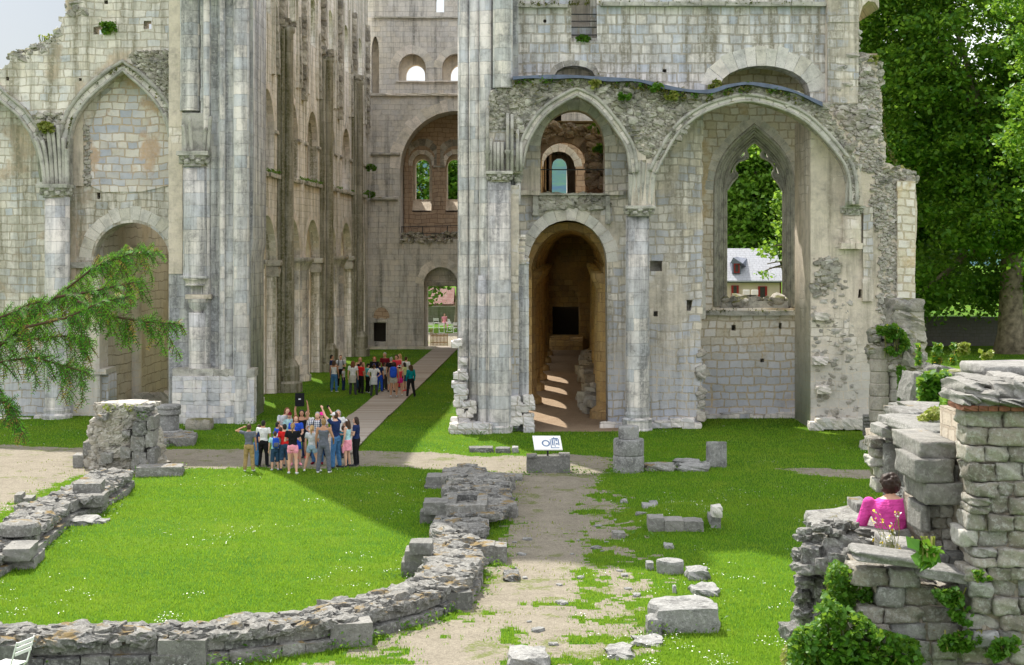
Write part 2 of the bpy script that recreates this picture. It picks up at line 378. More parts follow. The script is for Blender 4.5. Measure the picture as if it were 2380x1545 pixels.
M['cream'] = ashlar('cream_plaster', [CR, WH, CR], bw=.5, bh=.34, ms=.016, plaster=(.65, .57, .465), pamt=.7, dark=.5, bump=.04, base=(.5, .5, .49), streak=(.24, .21, .16), samt=.35)
M['ochre'] = ashlar('ochre_vault', [(.42, .25, .09), (.52, .35, .14), (.36, .23, .11), (.6, .44, .2)], bw=.6, bh=.4, ms=.012, mortar=(.22, .14, .07), plaster=(.48, .30, .13), pamt=.3, dark=.6, dist=.1)
M['brown'] = ashlar('brown_brickwork', [(.38, .27, .18), (.46, .35, .25), (.33, .24, .17)], bw=.55, bh=.3, ms=.016, mortar=(.17, .1, .06), dark=.5)
M['col'] = ashlar('drum_column', [(.56, .56, .56), WH, (.5, .52, .55), (.62, .58, .52)], bw=1.3, bh=.48, ms=.005, mortar=(.36, .35, .32), dark=.95, dist=.05, streak=(.16, .16, .16), samt=.7)
M['mosscol'] = ashlar('mossy_column', [(.26, .25, .21), (.42, .40, .35), (.34, .33, .28)], bw=1.3, bh=.6, ms=.006, mortar=(.15, .15, .12), dark=.8, dist=.03, streak=(.08, .08, .02), samt=.9)
M['vous'] = stonemat('arch_stones', [(.56, .55, .52), WH, (.6, .58, .53), (.64, .59, .5), WH], lamt=.25, dark=.4, gold=.05)
M['mould'] = stonemat('moulded_stone', [(.40, .38, .33), (.52, .5, .44)], lamt=.3, dark=.65, moss=(.16, .15, .04), mamt=.5)
M['rub'] = stonemat('rubble_core', [(.20, .18, .15), (.46, .43, .37), (.30, .27, .22), (.60, .57, .5)], lamt=.3, dark=.75, moss=(.11, .11, .02), mamt=.75, gold=.2)
M['rubl'] = stonemat('pale_rubble', [(.28, .25, .20), (.50, .47, .41), (.38, .34, .28), (.56, .53, .48)], lamt=.3, dark=.6)
M['lead'] = plain('lead_flashing', (.10, .125, .19), .5, .4, .25, 3)
M['iron'] = plain('dark_iron', (.03, .03, .03), .5, .4)
M['dark'] = plain('dark_timber', (.02, .017, .014), .8)
# ======================= THE ABBEY CHURCH =======================
AB = thing('abbey_church', 'roofless ruined abbey church of pale weathered limestone with tall piers, arches and an open nave', 'church', (0, 57, 0))

def shaft(u0, u1, v0, v1, Y, mat='col', par=AB, name='shaft', n=20, taper=0.0):
    c = W((u0+u1)/2, v1, Y); r = (u1-u0)/2*px(Y); z1 = W(0, v0, Y)[2]
    V, F = lathe(c[0], Y, [(r*(1+taper), c[2]), (r, c[2]+(z1-c[2])*.5), (r*(1-taper), z1), (0.01, z1)], n)
    return build(name, V, F, M[mat], par, True, np.full(len(V), random.random()))
def capital(u0, u1, v0, v1, Y, par=AB, mat='mould', crockets=8):
    a = Acc(); c = W((u0+u1)/2, v1, Y); R = (u1-u0)/2*px(Y); z0 = c[2]; h = W(0, v0, Y)[2]-z0
    V, F = lathe(c[0], Y, [(R*.78, z0-.03), (R*.82, z0), (R*.74, z0+h*.1), (R*.78, z0+h*.4), (R*.92, z0+h*.7), (R*.95, z0+h*.72)], 20); a.add(V, F, .6)
    stone(a, (c[0], Y, z0+h*.84), (R, R, h*.15), rough=.02, rnd=.03, n=3, r=.7)
    for k in range(crockets*2):
        t = 2*math.pi*k/crockets+(k >= crockets)*.4; zz = z0+h*(.55 if k < crockets else .3)
        stone(a, (c[0]+R*.86*math.cos(t), Y+R*.86*math.sin(t), zz), (R*.16, R*.16, h*.15), rz=t, rough=.25, rnd=.6, n=2, r=.4)
    return a.build('capital', M[mat], par)
def base(u0, u1, v0, v1, Y, par=AB, mat='col'):
    c = W((u0+u1)/2, v1, Y); R = (u1-u0)/2*px(Y); z0 = c[2]-.3; h = W(0, v0, Y)[2]-z0; r = R*.84
    V, F = lathe(c[0], Y, [(R*1.06, z0), (R*1.06, z0+h*.35), (R, z0+h*.4), (R, z0+h*.62), (R*1.03, z0+h*.66), (R*1.03, z0+h*.72), (r*.98, z0+h*.78), (r*1.06, z0+h*.9), (r, z0+h)], 16)
    return build('base', V, F, M[mat], par, False, np.full(len(V), .5))
def moulding(path, Y, radii=(.07,), offs=(0,), par=AB, name='moulding', mat='mould', dy=0):
    a = Acc(); P = np.array([W(u, v, Y) for u, v in path]); T = np.gradient(P, axis=0); T /= np.linalg.norm(T, axis=1)[:, None]
    Nn = np.stack([-T[:, 2], T[:, 0]*0, T[:, 0]], 1)
    for r, o in zip(radii, offs):
        V, F = tube(P+Nn*o+np.array([0, dy, 0]), r, 8); a.add(V, F, random.random())
    return a.build(name, M[mat], par, True)
def ring(path, Y, thick, depth=.4, proud=.04, step=.4, par=AB, mat='vous', tr=None):
    a = Acc(); voussoirs(a, path, Y, thick, depth, proud, step, tr); return a.build('arch_ring', M[mat], par)
def ledge(u0, u1, v0, v1, Y, d=.5, par=AB, mat='mould', name='string_course', jit=.03):
    a = Acc(); u = u0
    while u < u1:
        wd = min(random.uniform(28, 60), u1-u+.1); A = W(u, v1, Y); B = W(u+wd, v0, Y)
        stone(a, ((A[0]+B[0])/2, Y+d/2+random.uniform(-jit, jit), (A[2]+B[2])/2+random.uniform(-jit, jit)*.4), ((B[0]-A[0])/2*.995, d/2, (B[2]-A[2])/2), rough=.05, rnd=.05, n=3); u += wd
    return a.build(name, M[mat], par)
def pilaster(u0, u1, v0, v1, Y, d=.5, mat='pier', par=AB, name='pilaster', chip=0.0):
    """squared shaft with slightly worn arrises, drawn as stacked courses"""
    a = Acc(); A = W(u0, v1, Y); B = W(u1, v0, Y); z = A[2]
    while z < B[2]-1e-3:
        h = min(random.uniform(.38, .52), B[2]-z); e = random.uniform(-.012, .012)+chip*random.uniform(-1, .2)
        a.box(A[0]-e, B[0]+e, Y-e, Y+d, z, z+h); z += h
    return a.build(name, M[mat], par)

M['innerw'] = ashlar('inner_aisle_wall', [(.40, .37, .32), (.5, .45, .36), (.44, .41, .36)], bw=1.6, bh=.42, ms=.02, mortar=(.2, .17, .12), plaster=(.46, .39, .29), pamt=.3, dark=.5)  # shaded depth of the left passage put into darker wall tones
# ---- left transept wall ----
top = ragged([(-90, 200), (-20, 165), (8, 157), (22, 146), (22, 128), (44, 127), (82, 119), (119, 99), (129, 86), (136, 66), (145, 51), (136, 48), (136, 37), (153, 36), (153, -40), (190, -90)], 7, 3, 3)
a1 = arch((157, 350), (286, 162), (398, 345)); a0 = [(-60, 190), (-20, 210), (7, 235), (44, 266), (73, 306), (90, 351), (100, 422)]
face_wall('wall', 61.0, [(-90, 1000)]+top+[(200, -140), (430, -175), (430, 340), (398, 345)]+a1[::-1]+[(157, 455), (100, 455)]+a0[::-1]+[(-90, 190)][:0]+[(-60, 1000)][:0]+[(-75, 190)],
          [[(217, 62), (238, 60), (240, 79), (217, 80)], [(334, 48), (352, 48), (352, 67), (334, 67)], [(242, 0), (251, 0), (251, 9), (242, 9)], [(14, 178), (21, 178), (21, 187), (14, 187)], [(183, 181), (190, 181), (190, 188), (183, 188)]], .9, M['left'], AB, 'ruined left transept wall with broken stepped top')
rec = face_wall('wall', 61.75, [(-100, 1000), (-100, 180), (-60, 172), (20, 175), (150, 110), (425, 110), (425, 1000), (408, 1000), (408, 642), (393, 636), (393, 600)]+arch((218, 600), (305, 517), (393, 600), False)[::-1]+[(218, 612), (231, 640), (231, 860), (252, 870), (252, 1000)],
          [[(393-168, 447), (401-168, 447), (401-168, 462), (393-168, 462)], [(224, 261), (231, 261), (231, 272), (224, 272)]], 1.3, M['left'], AB)
a = Acc()                                       # the pale squared patch that fills the tall pointed arch
face_wall('infill_panel', 61.70, [(212, 432), (208, 300), (224, 262), (226, 236), (262, 205), (300, 178), (345, 212), (380, 262), (394, 312), (396, 430), (330, 445), (240, 446)], [], .3, M['infill'], AB)
face_wall('infill_panel', 61.68, [(195, 432), (158, 432), (160, 330), (176, 265), (195, 238), (193, 300)], [], .3, M['cream'], AB)
r_ = Acc(); rubble(r_, [(196, 290), (211, 290), (212, 430), (197, 430)], 61.75, (.1, .2), 60, .08); r_.build('rubble_core', M['rubl'], AB)
ring(a1, 61.0, .30, .5, .10, .42); moulding(a1, 61.0, (.07, .10), (-.02, .34), dy=-.08)
ring(a0[1:], 61.0, .32, .5, .08); moulding(a0[1:], 61.0, (.08, .08), (-.02, .33), dy=-.08)
ring(arch((212, 600), (305, 510), (397, 596), False), 61.75, .52, .3, .02, .34)
ledge(158, 228, 609, 622, 61.45, .8, name='impost')
r_ = Acc()
rubble(r_, [(300, 128), (350, 118), (412, 120), (418, 250), (395, 270), (370, 210), (330, 160)], 61.0, (.07, .2), 800, .14)
rubble(r_, [(75, 268), (150, 262), (147, 300), (120, 330), (95, 330)], 61.0, (.08, .25), 120, .2)
rubble(r_, [(20, 128), (130, 92), (138, 60), (146, 60), (146, 100), (60, 145), (22, 150)], 61.2, (.1, .28), 110, .25)
rubble(r_, [(153, 0), (200, -10), (200, 40), (156, 40)], 61.1, (.15, .3), 14, .2)
r_.build('rubble_core', M['rub'], AB)
def fan(us, v1, vb, Y, r=.085, spread=()):      # rib springers rising from a capital
    a = Acc()
    for k, (u0, u1, vt) in enumerate(us):
        P = [W(u0, v1, Y), W(u0+(u1-u0)*.12, v1+(vb-v1)*.4, Y-.02), W(u0+(u1-u0)*.45, v1+(vb-v1)*.75, Y-.05), W(u1, vb if vt is None else vt, Y-.1)]
        P = bez(*P, n=9); V, F = tube(P, r*random.uniform(.85, 1.2), 8); a.add(V, F)
    return a.build('rib_springer', M['mould'], AB, True)
fan([(104, 82, None), (113, 97, 325), (122, 112, 300), (132, 122, 300), (141, 134, 290), (149, 147, None), (156, 155, 345)], 430, 320, 60.75)
pilaster(100, 160, 320, 432, 60.95, .6, 'mould')
capital(94, 166, 428, 458, 60.75); c_ = shaft(105, 162, 458, 958, 60.8); base(98, 168, 945, 990, 60.8, c_)
pilaster(165, 176, 458, 990, 61.5, .4, 'left'); 
# plinth and jamb of the low doorway
a = Acc(); a.pbox(170, 231, 700, 862, 61.5, 1.2).pbox(166, 246, 858, 870, 61.35, 1.6).pbox(170, 232, 870, 1000, 61.45, 1.6); a.build('plinth', M['cream'], AB)
side_wall('inner_wall', -16.95+SH*10, [(62.6, -.4), (62.6, 9.2), (74, 9.2), (74, -.4)], [], .9, M['innerw'], AB)
M['litw'] = ashlar('sunlit_aisle_wall', [(.70, .58, .36), (.76, .68, .5)], bw=.6, bh=.38, ms=.008, plaster=(.72, .55, .28), pamt=.6, dark=.3)  # yellow sunlight inside the aisle put into the plaster colour
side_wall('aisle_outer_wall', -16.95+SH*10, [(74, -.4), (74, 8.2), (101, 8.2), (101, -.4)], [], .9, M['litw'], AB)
for yy in (66.8, 72.6, 78.4, 84.2):
    xx = -16.95+SH*(yy-62); V, F = lathe(xx, yy, [(.34, -.1), (.34, 6.4), (.45, 6.5), (.45, 6.9), (.3, 6.95)], 14); build('wall_shaft', V, F, M['cream'], AB, True, np.full(len(V), .5))
a = Acc()
for (u, v, s) in ((395, 900, .35), (405, 915, .3), (372, 925, .25), (350, 905, .3), (330, 915, .28)):
    p_ = W(u, v, 66); stone(a, (p_[0], p_[1], .25), (s, s, s*.9), rough=.3, n=4)
a.build('fallen_stones', M['rubl'], AB)
# ---- left crossing pier ----
pier = face_wall('crossing_pier', 59.9, [(392, 1000), (392, -560), (588, -560), (588, 560), (582, 600), (582, 1000)], [], 3.2, M['pier'], AB)
S = lambda *k, **q: shaft(*k, par=pier, **q)
S(419, 467, -300, 258, 59.9, mat='col'); pilaster(466, 508, -300, 985, 59.6, .5, par=pier); pilaster(507, 546, -300, 985, 59.25, .8, par=pier, mat='pier'); S(542, 580, -300, 985, 59.25)
S(472, 490, -300, 860, 59.6); S(510, 524, -300, 860, 59.2)
pilaster(392, 424, 0, 636, 59.85, .4, 'cream', pier)
pilaster(422, 487, 262, 352, 59.5, .6, 'mould', pier, chip=.03); fan([(431, 424, 290), (445, 440, 270), (474, 480, 300), (484, 490, 270)], 352, 280, 59.3, .07)
fan([(398, 384, 262), (405, 394, 255), (411, 402, 262)], 345, 262, 60.7, .07)
capital(417, 490, 352, 386, 59.5, pier); capital(394, 420, 345, 362, 60.3, pier, crockets=5)
S(426, 484, 386, 650, 59.6); capital(424, 486, 640, 662, 59.6, pier, 'col', 0)
ledge(430, 490, 684, 694, 59.3, .6, pier, 'cream', 'corbel'); a = Acc(); V, F = lathe(W(461, 700, 59.6)[0], 59.6, [(.12, W(0, 728, 59.6)[2]), (.36, W(0, 712, 59.6)[2]), (.42, W(0, 694, 59.6)[2])], 16); a.add(V, F, .8); a.build('corbel', M['col'], pier, True)
S(439, 485, 726, 868, 59.7); ledge(400, 592, 858, 876, 59.1, .9, pier, 'mould', 'plinth_moulding', .08)
a = Acc(); r_ = Acc()
for k in range(7):                               # big worn plinth blocks
    u = 402+k*27
    for j in range(4):
        v1 = 985-j*28; x0 = W(u, v1, 59.1)[0]; z0 = W(0, v1, 59.1)[2]
        stone(a, (x0+.22, 59.35+random.uniform(-.05, .05)-(.15 if 427 < u < 480 else 0), z0+.22), (.235, .3, .235), rough=.06, rnd=.08, n=4)
a.build('plinth', ashlar('plinth_blocks', [BL, WH, (.5, .5, .5), BL], bw=.5, bh=.47, ms=.004, dark=.6), pier)
# ---- nave, left side ----
NX = -11.0
resp = [71.7, 83.3, 94.9]; weak = [65.9, 77.5, 89.1, 100.7]; cents = [68.8-.2, 74.6, 80.4, 86.2, 92.0, 97.8]
def hole(c, hw, z0, zs, zc, n=9): return [(c-hw, z0)]+arch((c-hw, zs), (c, zc), (c+hw, zs), False, n)+[(c+hw, z0)]
holes = [hole(c, 2.15, -.3, 6.1, 8.35) for c in cents]+[hole(c, 1.6, 10.35, 12.35, 14.1) for c in cents]+[hole(c, .9, 17.6, 19.6, 20.4) for c in cents]
nw = side_wall('nave_wall', NX, [(61.5, -.6), (61.5, 25.0), (70, 24.6), (80, 25.2), (90, 24.8), (101.5, 25), (101.5, -.6)], holes, 1.5, M['nave'], AB)
side_wall('inner_arcade', NX-.45, [(62, -.5), (62, 9.5), (101.4, 9.5), (101.4, -.5)], [hole(c, 1.75, -.3, 6.0, 7.85) for c in cents], .7, M['cream'], nw)
fill = []
for c in cents:
    for o in (-.95, 0, .95): fill.append(hole(c+o, .36, 10.6, 11.9, 12.35, 5))
side_wall('gallery_screen', NX-.55, [(62, 10.3), (62, 14.3), (101, 14.3), (101, 10.3)], fill, .3, M['brown'], nw)
side_wall('gallery_back', NX-1.2, [(62, 10.2), (62, 14.5), (101, 14.5), (101, 10.2)], [], .2, M['brown'], nw)
trn = lambda s, z, d: (NX+SH*(s-72)-d, s, z)
for c in cents:
    ring(arch((c-2.15, 6.1), (c, 8.35), (c+2.15, 6.1), False), 0, .42, .3, .025, .36, nw, tr=trn)
    ring(arch((c-1.6, 12.35), (c, 14.1), (c+1.6, 12.35), False), 0, .36, .3, .02, .36, nw, tr=trn)
    a = Acc()
    for o in (-.475, .475): 
        x = NX+SH*(c-72)-.62; V, F = lathe(x, c+o, [(.09, 10.4), (.09, 11.75), (.15, 11.9), (.15, 12.0)], 8); a.add(V, F)
    a.build('gallery_column', M['vous'], nw)
a = Acc(); b_ = Acc(); c_ = Acc()
edges = sorted(resp+weak)
for s0, s1 in zip(edges[:-1], edges[1:]):
    for z, pr, hh in ((10.2, .17, .16), (12.25, .1, .12)):
        segs = [(s0+.5, s1-.5)] if z < 11 else [(s0+.5, s0+1.35), (s1-1.35, s1-.5)]
        for q0, q1 in segs:
            q = q0
            while q < q1-.05:
                L = min(random.uniform(.8, 1.5), q1-q); xm = NX+SH*(q+L/2-72); stone(a, (xm+pr/2-.02, q+L/2, z+random.uniform(-.02, .02)), (pr/2+.03, L/2, hh/2+.02), rough=.08, n=3); q += L
a.build('string_course', M['mould'], nw)
def respond(y):
    x = NX+SH*(y-72); nm = 'respond'
    V, F = lathe(x+.34, y, [(.33, .9), (.30, 9), (.29, 17.0), (.36, 17.1), (.38, 17.35), (0.01, 17.36)], 18); o = build(nm, V, F, M['mosscol'], nw, True, np.full(len(V), .5))
    a = Acc(); V, F = tube([(x+.18, y-.52, .8), (x+.18, y-.52, 17.2)], .11, 8); a.add(V, F); V, F = tube([(x+.18, y+.52, .8), (x+.18, y+.52, 17.2)], .11, 8); a.add(V, F)
    a.box(x-.02, x+.12, y-.72, y+.72, 0, 17.3); a.build('side_shaft', M['mosscol'], o)
    V, F = lathe(x+.34, y, [(.72, -.2), (.72, .45), (.58, .55), (.58, 1.25), (.5, 1.35), (.42, 1.5), (.32, 1.6)], 8); build('base', V, F, M['mosscol'], o, False, np.full(len(V), .5))
    a = Acc()
    for k in range(9): stone(a, (x+.3+random.uniform(-.2, .25), y+random.uniform(-.35, .35), 17.45+random.uniform(-.1, .2)), (.16, .16, .12), rough=.3, n=3)
    a.build('capital', M['rub'], o)
for y in resp: respond(y)
for y in weak[:-1]:
    x = NX+SH*(y-72)-.55
    V, F = lathe(x, y, [(1.0, -.3), (1.0, .3), (.88, .4), (.88, 5.7), (.9, 5.75), (1.05, 6.1), (1.15, 6.15), (1.15, 6.35)], 24); build('arcade_column', V, F, M['col'], nw, True, np.full(len(V), .5))
a = Acc()
for y in resp:
    for s in (-.95, .95): stone(a, (NX+SH*(y-72)-.35, y+s*.8, 6.15), (.55, .36, .14), rough=.06, n=3); stone(a, (NX+SH*(y-72)-.35, y+s*.8, 5.75), (.45, .28, .26), rough=.12, rnd=.3, n=3)
a.build('impost', M['mould'], nw)
a = Acc(); m_ = Acc()
for y in resp+weak:                              # torn vault springers and flat upper strips
    x = NX+SH*(y-72); z = 14.6 if y in weak else 17.4
    while z < 21.5:
        stone(a, (x+.1, y+random.uniform(-.08, .08), z), (.16, .3, .2), rough=.2, n=3); z += .36
    for s in (-1, 1):
        for k in range(9): stone(m_, (x+.02, y+s*(.75+k*.075), 15.2+k*.38), (.10, .16, .22), rough=.25, n=3)
a.build('vault_scar', M['rub'], nw); m_.build('vault_scar', M['mould'], nw)
for y in [q+o for q in cents for o in (-1.35, 1.35)]:
    x = NX+SH*(y-72); a = Acc(); a.box(x-.02, x+.1, y-.26, y+.26, 14.9, 21.5); a.build('strip_pilaster', M['nave'], nw)
# ---- west front seen through the nave ----
big = arch((930, 392), (1062, 257), (1194, 392), False)
ww = face_wall('west_wall', 101.5, [(845, 840), (845, 220), (1260, 220), (1260, 840), (1063, 840), (1063, 660)]+arch((985, 660), (1025, 620), (1064, 660), False)[::-1]+[(985, 840)],
               [[(930, 555)]+big+[(1194, 555)], [(868, 750), (897, 750), (897, 794), (868, 794)]], 3.0, M['west'], AB)
up = [hole2 for hole2 in ([(926, 190), (926, 158)]+arch((926, 158), (958, 124), (990, 158), False)[1:]+[(990, 190)], [(1027, 190), (1027, 158)]+arch((1027, 158), (1060, 124), (1092, 158), False)[1:]+[(1092, 190)])]
face_wall('west_wall', 102.4, [(845, 225), (845, 41), (1260, 41), (1260, 225)], up+[[(863, 219)]+arch((863, 130), (872, 84), (881, 130), False)+[(881, 219)]], .9, M['west'], ww)
face_wall('window_reveal', 103.2, [(845, 225), (845, 41), (1260, 41), (1260, 225)], [[(943, 188)]+arch((943, 176), (966, 150), (988, 176), False)+[(988, 188)], [(1047, 188)]+arch((1047, 176), (1070, 150), (1092, 176), False)+[(1092, 188)]], .8, M['cream'], ww)
face_wall('west_wall', 103.0, [(845, 42), (845, -260), (1260, -260), (1260, 42)], [[(1012, 28)]+arch((1012, 0), (1022, -20), (1032, 0), False)+[(1032, 28)]], 1.4, M['west'], ww)
ledge(845, 1080, 216, 222, 101.3, 1.5, ww, 'vous'); ledge(868, 1080, 38, 42, 102.2, 1.0, ww); ledge(920, 1085, 187, 190, 102.2, .6, ww, 'vous')
for l, ap, r, Y in (((926, 158), (958, 124), (990, 158), 102.4), ((1027, 158), (1060, 124), (1092, 158), 102.4), ((985, 660), (1025, 620), (1064, 660), 101.5)): ring(arch(l, ap, r, False), Y, .55, .2, .02, .36, ww)
ring(big, 101.5, .75, .3, .02, .38, ww); moulding([(862, 358), (930, 358)], 101.4, (.1,), (0,), ww); moulding([(862, 462), (925, 462)], 101.4, (.12,), (0,), ww)
bk = face_wall('tribune_back_wall', 104.6, [(900, 600), (900, 230), (1230, 230), (1230, 600)], [[(958, 489)]+arch((958, 385), (981, 357), (1004, 385), False)+[(1004, 489)], [(1036, 489)]+arch((1036, 385), (1058, 357), (1080, 385), False)+[(1080, 489)]], 1.0, M['brown'], ww)
face_wall('tribune_back_wall', 105.5, [(900, 600), (900, 230), (1230, 230), (1230, 600)], [[(966, 463)]+arch((966, 385), (982, 370), (998, 385), False)+[(998, 463)], [(1040, 463)]+arch((1040, 385), (1057, 370), (1074, 385), False)+[(1074, 463)]], .8, M['cream'], bk)
for u0, u1 in ((958, 1004), (1036, 1080)):
    A = W(u0, 489, 104.6); B = W(u1, 463, 105.6); build('sloping_sill', [(A[0], A[1], A[2]), (B[0], A[1], A[2]), (B[0], B[1], B[2]), (A[0], B[1], B[2]), (A[0], A[1], A[2]-.1), (B[0], A[1], A[2]-.1), (B[0], B[1], A[2]-.1), (A[0], B[1], A[2]-.1)], np.array([(0, 1, 2, 3), (4, 7, 6, 5), (0, 4, 5, 1), (1, 5, 6, 2), (2, 6, 7, 3), (3, 7, 4, 0)]), M['cream'], bk, rnd=np.full(8, .9))
    ring(arch((u0, 385), ((u0+u1)/2, 357), (u1, 385), False), 104.6, .32, .2, .02, .3, bk, 'vous'); ring(arch((u0-12, 385), ((u0+u1)/2, 338), (u1+12, 385), False), 104.6, .5, .2, .04, .34, bk, 'rub')
pilaster(1015, 1023, 330, 560, 104.45, .2, 'brown', bk); pilaster(940, 949, 345, 560, 104.3, .3, 'brown', bk); moulding([(1007, 387), (1034, 387)], 104.5, (.07,), (0,), bk)
a = Acc()                                        # barrel of the tribune and its floor
ap = [(W(u, v, 101.5)[0], W(u, v, 101.5)[2]) for u, v in big]
a.box(W(920, 0, 101.5)[0], W(1200, 0, 101.5)[0], 101.6, 106, W(0, 575, 101.5)[2], W(0, 556, 101.5)[2]); a.box(W(900, 0, 101.5)[0], W(1240, 0, 101.5)[0], 104.4, 106.5, W(0, 230, 101.5)[2], W(0, 215, 101.5)[2]+.3)
a.build('tribune_floor', M['brown'], ww)
r_ = Acc(); rubble(r_, [(935, 543), (1062, 540), (1062, 554), (935, 554)], 101.8, (.15, .35), 50, .3); rubble(r_, [(932, 556), (1064, 556), (1064, 562), (932, 562)], 101.5, (.12, .3), 40, .15); r_.build('rubble_core', M['rub'], ww)
a = Acc()
for v in (524, 541): V, F = tube([W(933, v+3, 101.6), W(1064, v, 101.6)], .03, 6); a.add(V, F)
for u in (934, 982, 1040): V, F = tube([W(u, 525, 101.6), W(u, 558, 101.6)], .03, 6); a.add(V, F)
a.build('railing', M['iron'], ww)
face_wall('tympanum', 102.3, [(970, 665), (970, 605), (1080, 605), (1080, 665)], [], .4, M['west'], ww); a = Acc().pbox(975, 1076, 656, 662, 102.2, .6); a.build('lintel', M['rub'], ww)
a = Acc().pbox(984, 993, 660, 812, 102.6, 1.2); a.build('door_jamb', M['cream'], ww); a = Acc().pbox(866, 899, 748, 796, 101.9, .1); a.build('small_door', M['dark'], ww)
a = Acc().pbox(865, 868, 746, 796, 101.35, .3).pbox(897, 900, 746, 796, 101.35, .3).pbox(864, 901, 743, 748, 101.3, .3); a.build('door_frame', M['west'], ww)
V = arch((868, 738), (886, 714), (905, 738), False); ring(V, 101.5, .14, .1, .03, .3, ww, 'mould'); face_wall('blind_arch', 101.44, V+[(895, 741), (886, 738), (877, 741)], [], .1, M['brown'], ww)
# ---- right crossing pier ----
P2 = face_wall('crossing_pier', 56.9, [(1066, 1010), (1066, -560), (1205, -560), (1205, 600), (1229, 600), (1229, 1010)], [], 4.2, M['pier'], AB)
S = lambda *k, **q: shaft(*k, par=P2, **q)
S(1064, 1092, -300, 985, 56.9); S(1090, 1116, -300, 985, 56.75); S(1113, 1145, -300, 985, 56.6); S(1110, 1132, 640, 990, 56.4)
S(1145, 1192, -300, 205, 56.4); S(1132, 1188, 422, 990, 56.5, taper=.03); S(1143, 1186, 200, 300, 56.7, mat='mould')
capital(1130, 1192, 398, 422, 56.4, P2); capital(1190, 1215, 399, 420, 56.7, P2, crockets=5); S(1196, 1211, 420, 475, 56.8); V = Acc()
pilaster(1134, 1190, 305, 398, 56.5, .4, 'mould', P2, chip=.02)
a = Acc()
for u, v0 in ((1133, 250), (1141, 320), (1150, 330), (1158, 330), (1167, 330), (1180, 262), (1190, 265), (1203, 300), (1211, 330)):
    V, F = tube([W(u, 398, 56.1), W(u, v0, 56.1)], .065, 8); a.add(V, F)
for u in (1133, 1180): V, F = lathe(W(u, 356, 56.1)[0], 56.1, [(.06, W(0, 360, 56.1)[2]), (.13, W(0, 352, 56.1)[2]), (.13, W(0, 348, 56.1)[2])], 8); a.add(V, F)
a.build('clustered_shafts', M['mould'], P2, True)
pilaster(1187, 1206, 430, 995, 56.6, .5, 'front', P2); pilaster(1205, 1229, 612, 990, 57.2, .6, 'front', P2); ledge(1186, 1231, 600, 613, 56.8, .7, P2, 'front', 'impost')
for k, v in enumerate((545, 560, 575, 590)): ledge(1188, 1222-k, v, v+11, 56.75+.03*k, .6, P2, 'front', 'corbel_course')
a = Acc().pbox(1209, 1227, 618, 645, 57.15, .5); a.build('capital', M['mould'], P2)
base(1127, 1192, 975, 1008, 56.5, P2)
a = Acc()
for k in range(60):
    u = random.uniform(1056, 1100); v = random.uniform(795, 1000); 
    if v < 930 and u > 1080: continue
    p_ = W(u, v, 56.4); stone(a, p_, (.16, .2, .13), rough=.25, rnd=.4, n=3)
for k in range(9): p_ = W(1062+k*8, 995, 56.0); stone(a, p_, (.28, .3, .2), rough=.25, rnd=.4, n=4)
for k in range(24): p_ = W(random.uniform(1192, 1231), random.uniform(925, 1000), 56.6); stone(a, p_, (.2, .2, .15), rough=.2, rnd=.3, n=3)
a.build('rubble_core', ashlar('worn_core', [BL, WH, GR], dark=.7, bw=.6, bh=.4), P2)
# ---- right transept: upper wall ----
lun1 = [(1284, 205)]+arch((1287, 178), (1335, 152), (1385, 180), False)+[(1388, 210)]; lun2 = [(1668, 214)]+arch((1672, 203), (1772, 152), (1882, 214), False)+[(1884, 236)]
uw = face_wall('upper_wall', 57.6, [(1180, 235), (1180, -560), (1926, -560), (1926, 260), (1884, 236), (1884, 236)]+lun2[::-1][1:]+[(1664, 217), (1390, 215)]+lun1[::-1]+[(1280, 215)],
               [[(1328, 96), (1328, -40), (1340, -70), (1356, -80), (1372, -70), (1386, -40), (1388, 96)], [(1540, 160), (1549, 160), (1549, 168), (1540, 168)], [(1200+63, 45), (1270, 45), (1270, 52), (1263, 52)], [(2700-1153, -1), (1549, -1), (1549, -2)]], 1.1, M['blue'], AB, 'tall wall of blue and white squared stone')
ledge(1197, 1320, 8, 16, 57.35, .5, uw); ledge(1395, 1921, 3, 13, 57.35, .5, uw); pilaster(1190, 1203, -300, 178, 57.4, .3, 'blue', uw)
ring(arch((1672, 203), (1772, 152), (1882, 214), False), 57.6, .72, .2, .015, .34, uw); r_ = Acc(); ring(arch((1287, 178), (1335, 152), (1385, 180), False), 57.6, .22, .2, .015, .26, uw, 'rub')
a = Acc().pbox(1328, 1388, 88, 98, 57.8, .8).pbox(1328, 1372, 60, 88, 58.3, .4).pbox(1372, 1388, -300, 96, 58.35, .3); a.build('window_sill', M['blue'], uw)
a = Acc()
for v in (33, 49, 63): V, F = tube([W(1327, v, 57.75), W(1388, v, 57.75)], .025, 6); a.add(V, F)
V, F = tube([W(1327, 81, 57.75), W(1388, 81, 57.75)], .025, 6); a.add(V, F); a.build('window_bars', M['iron'], uw)
face_wall('window_reveal', 59.4, [(1310, 110), (1310, -200), (1400, -200), (1400, 110)], [], .3, M['west'], uw)
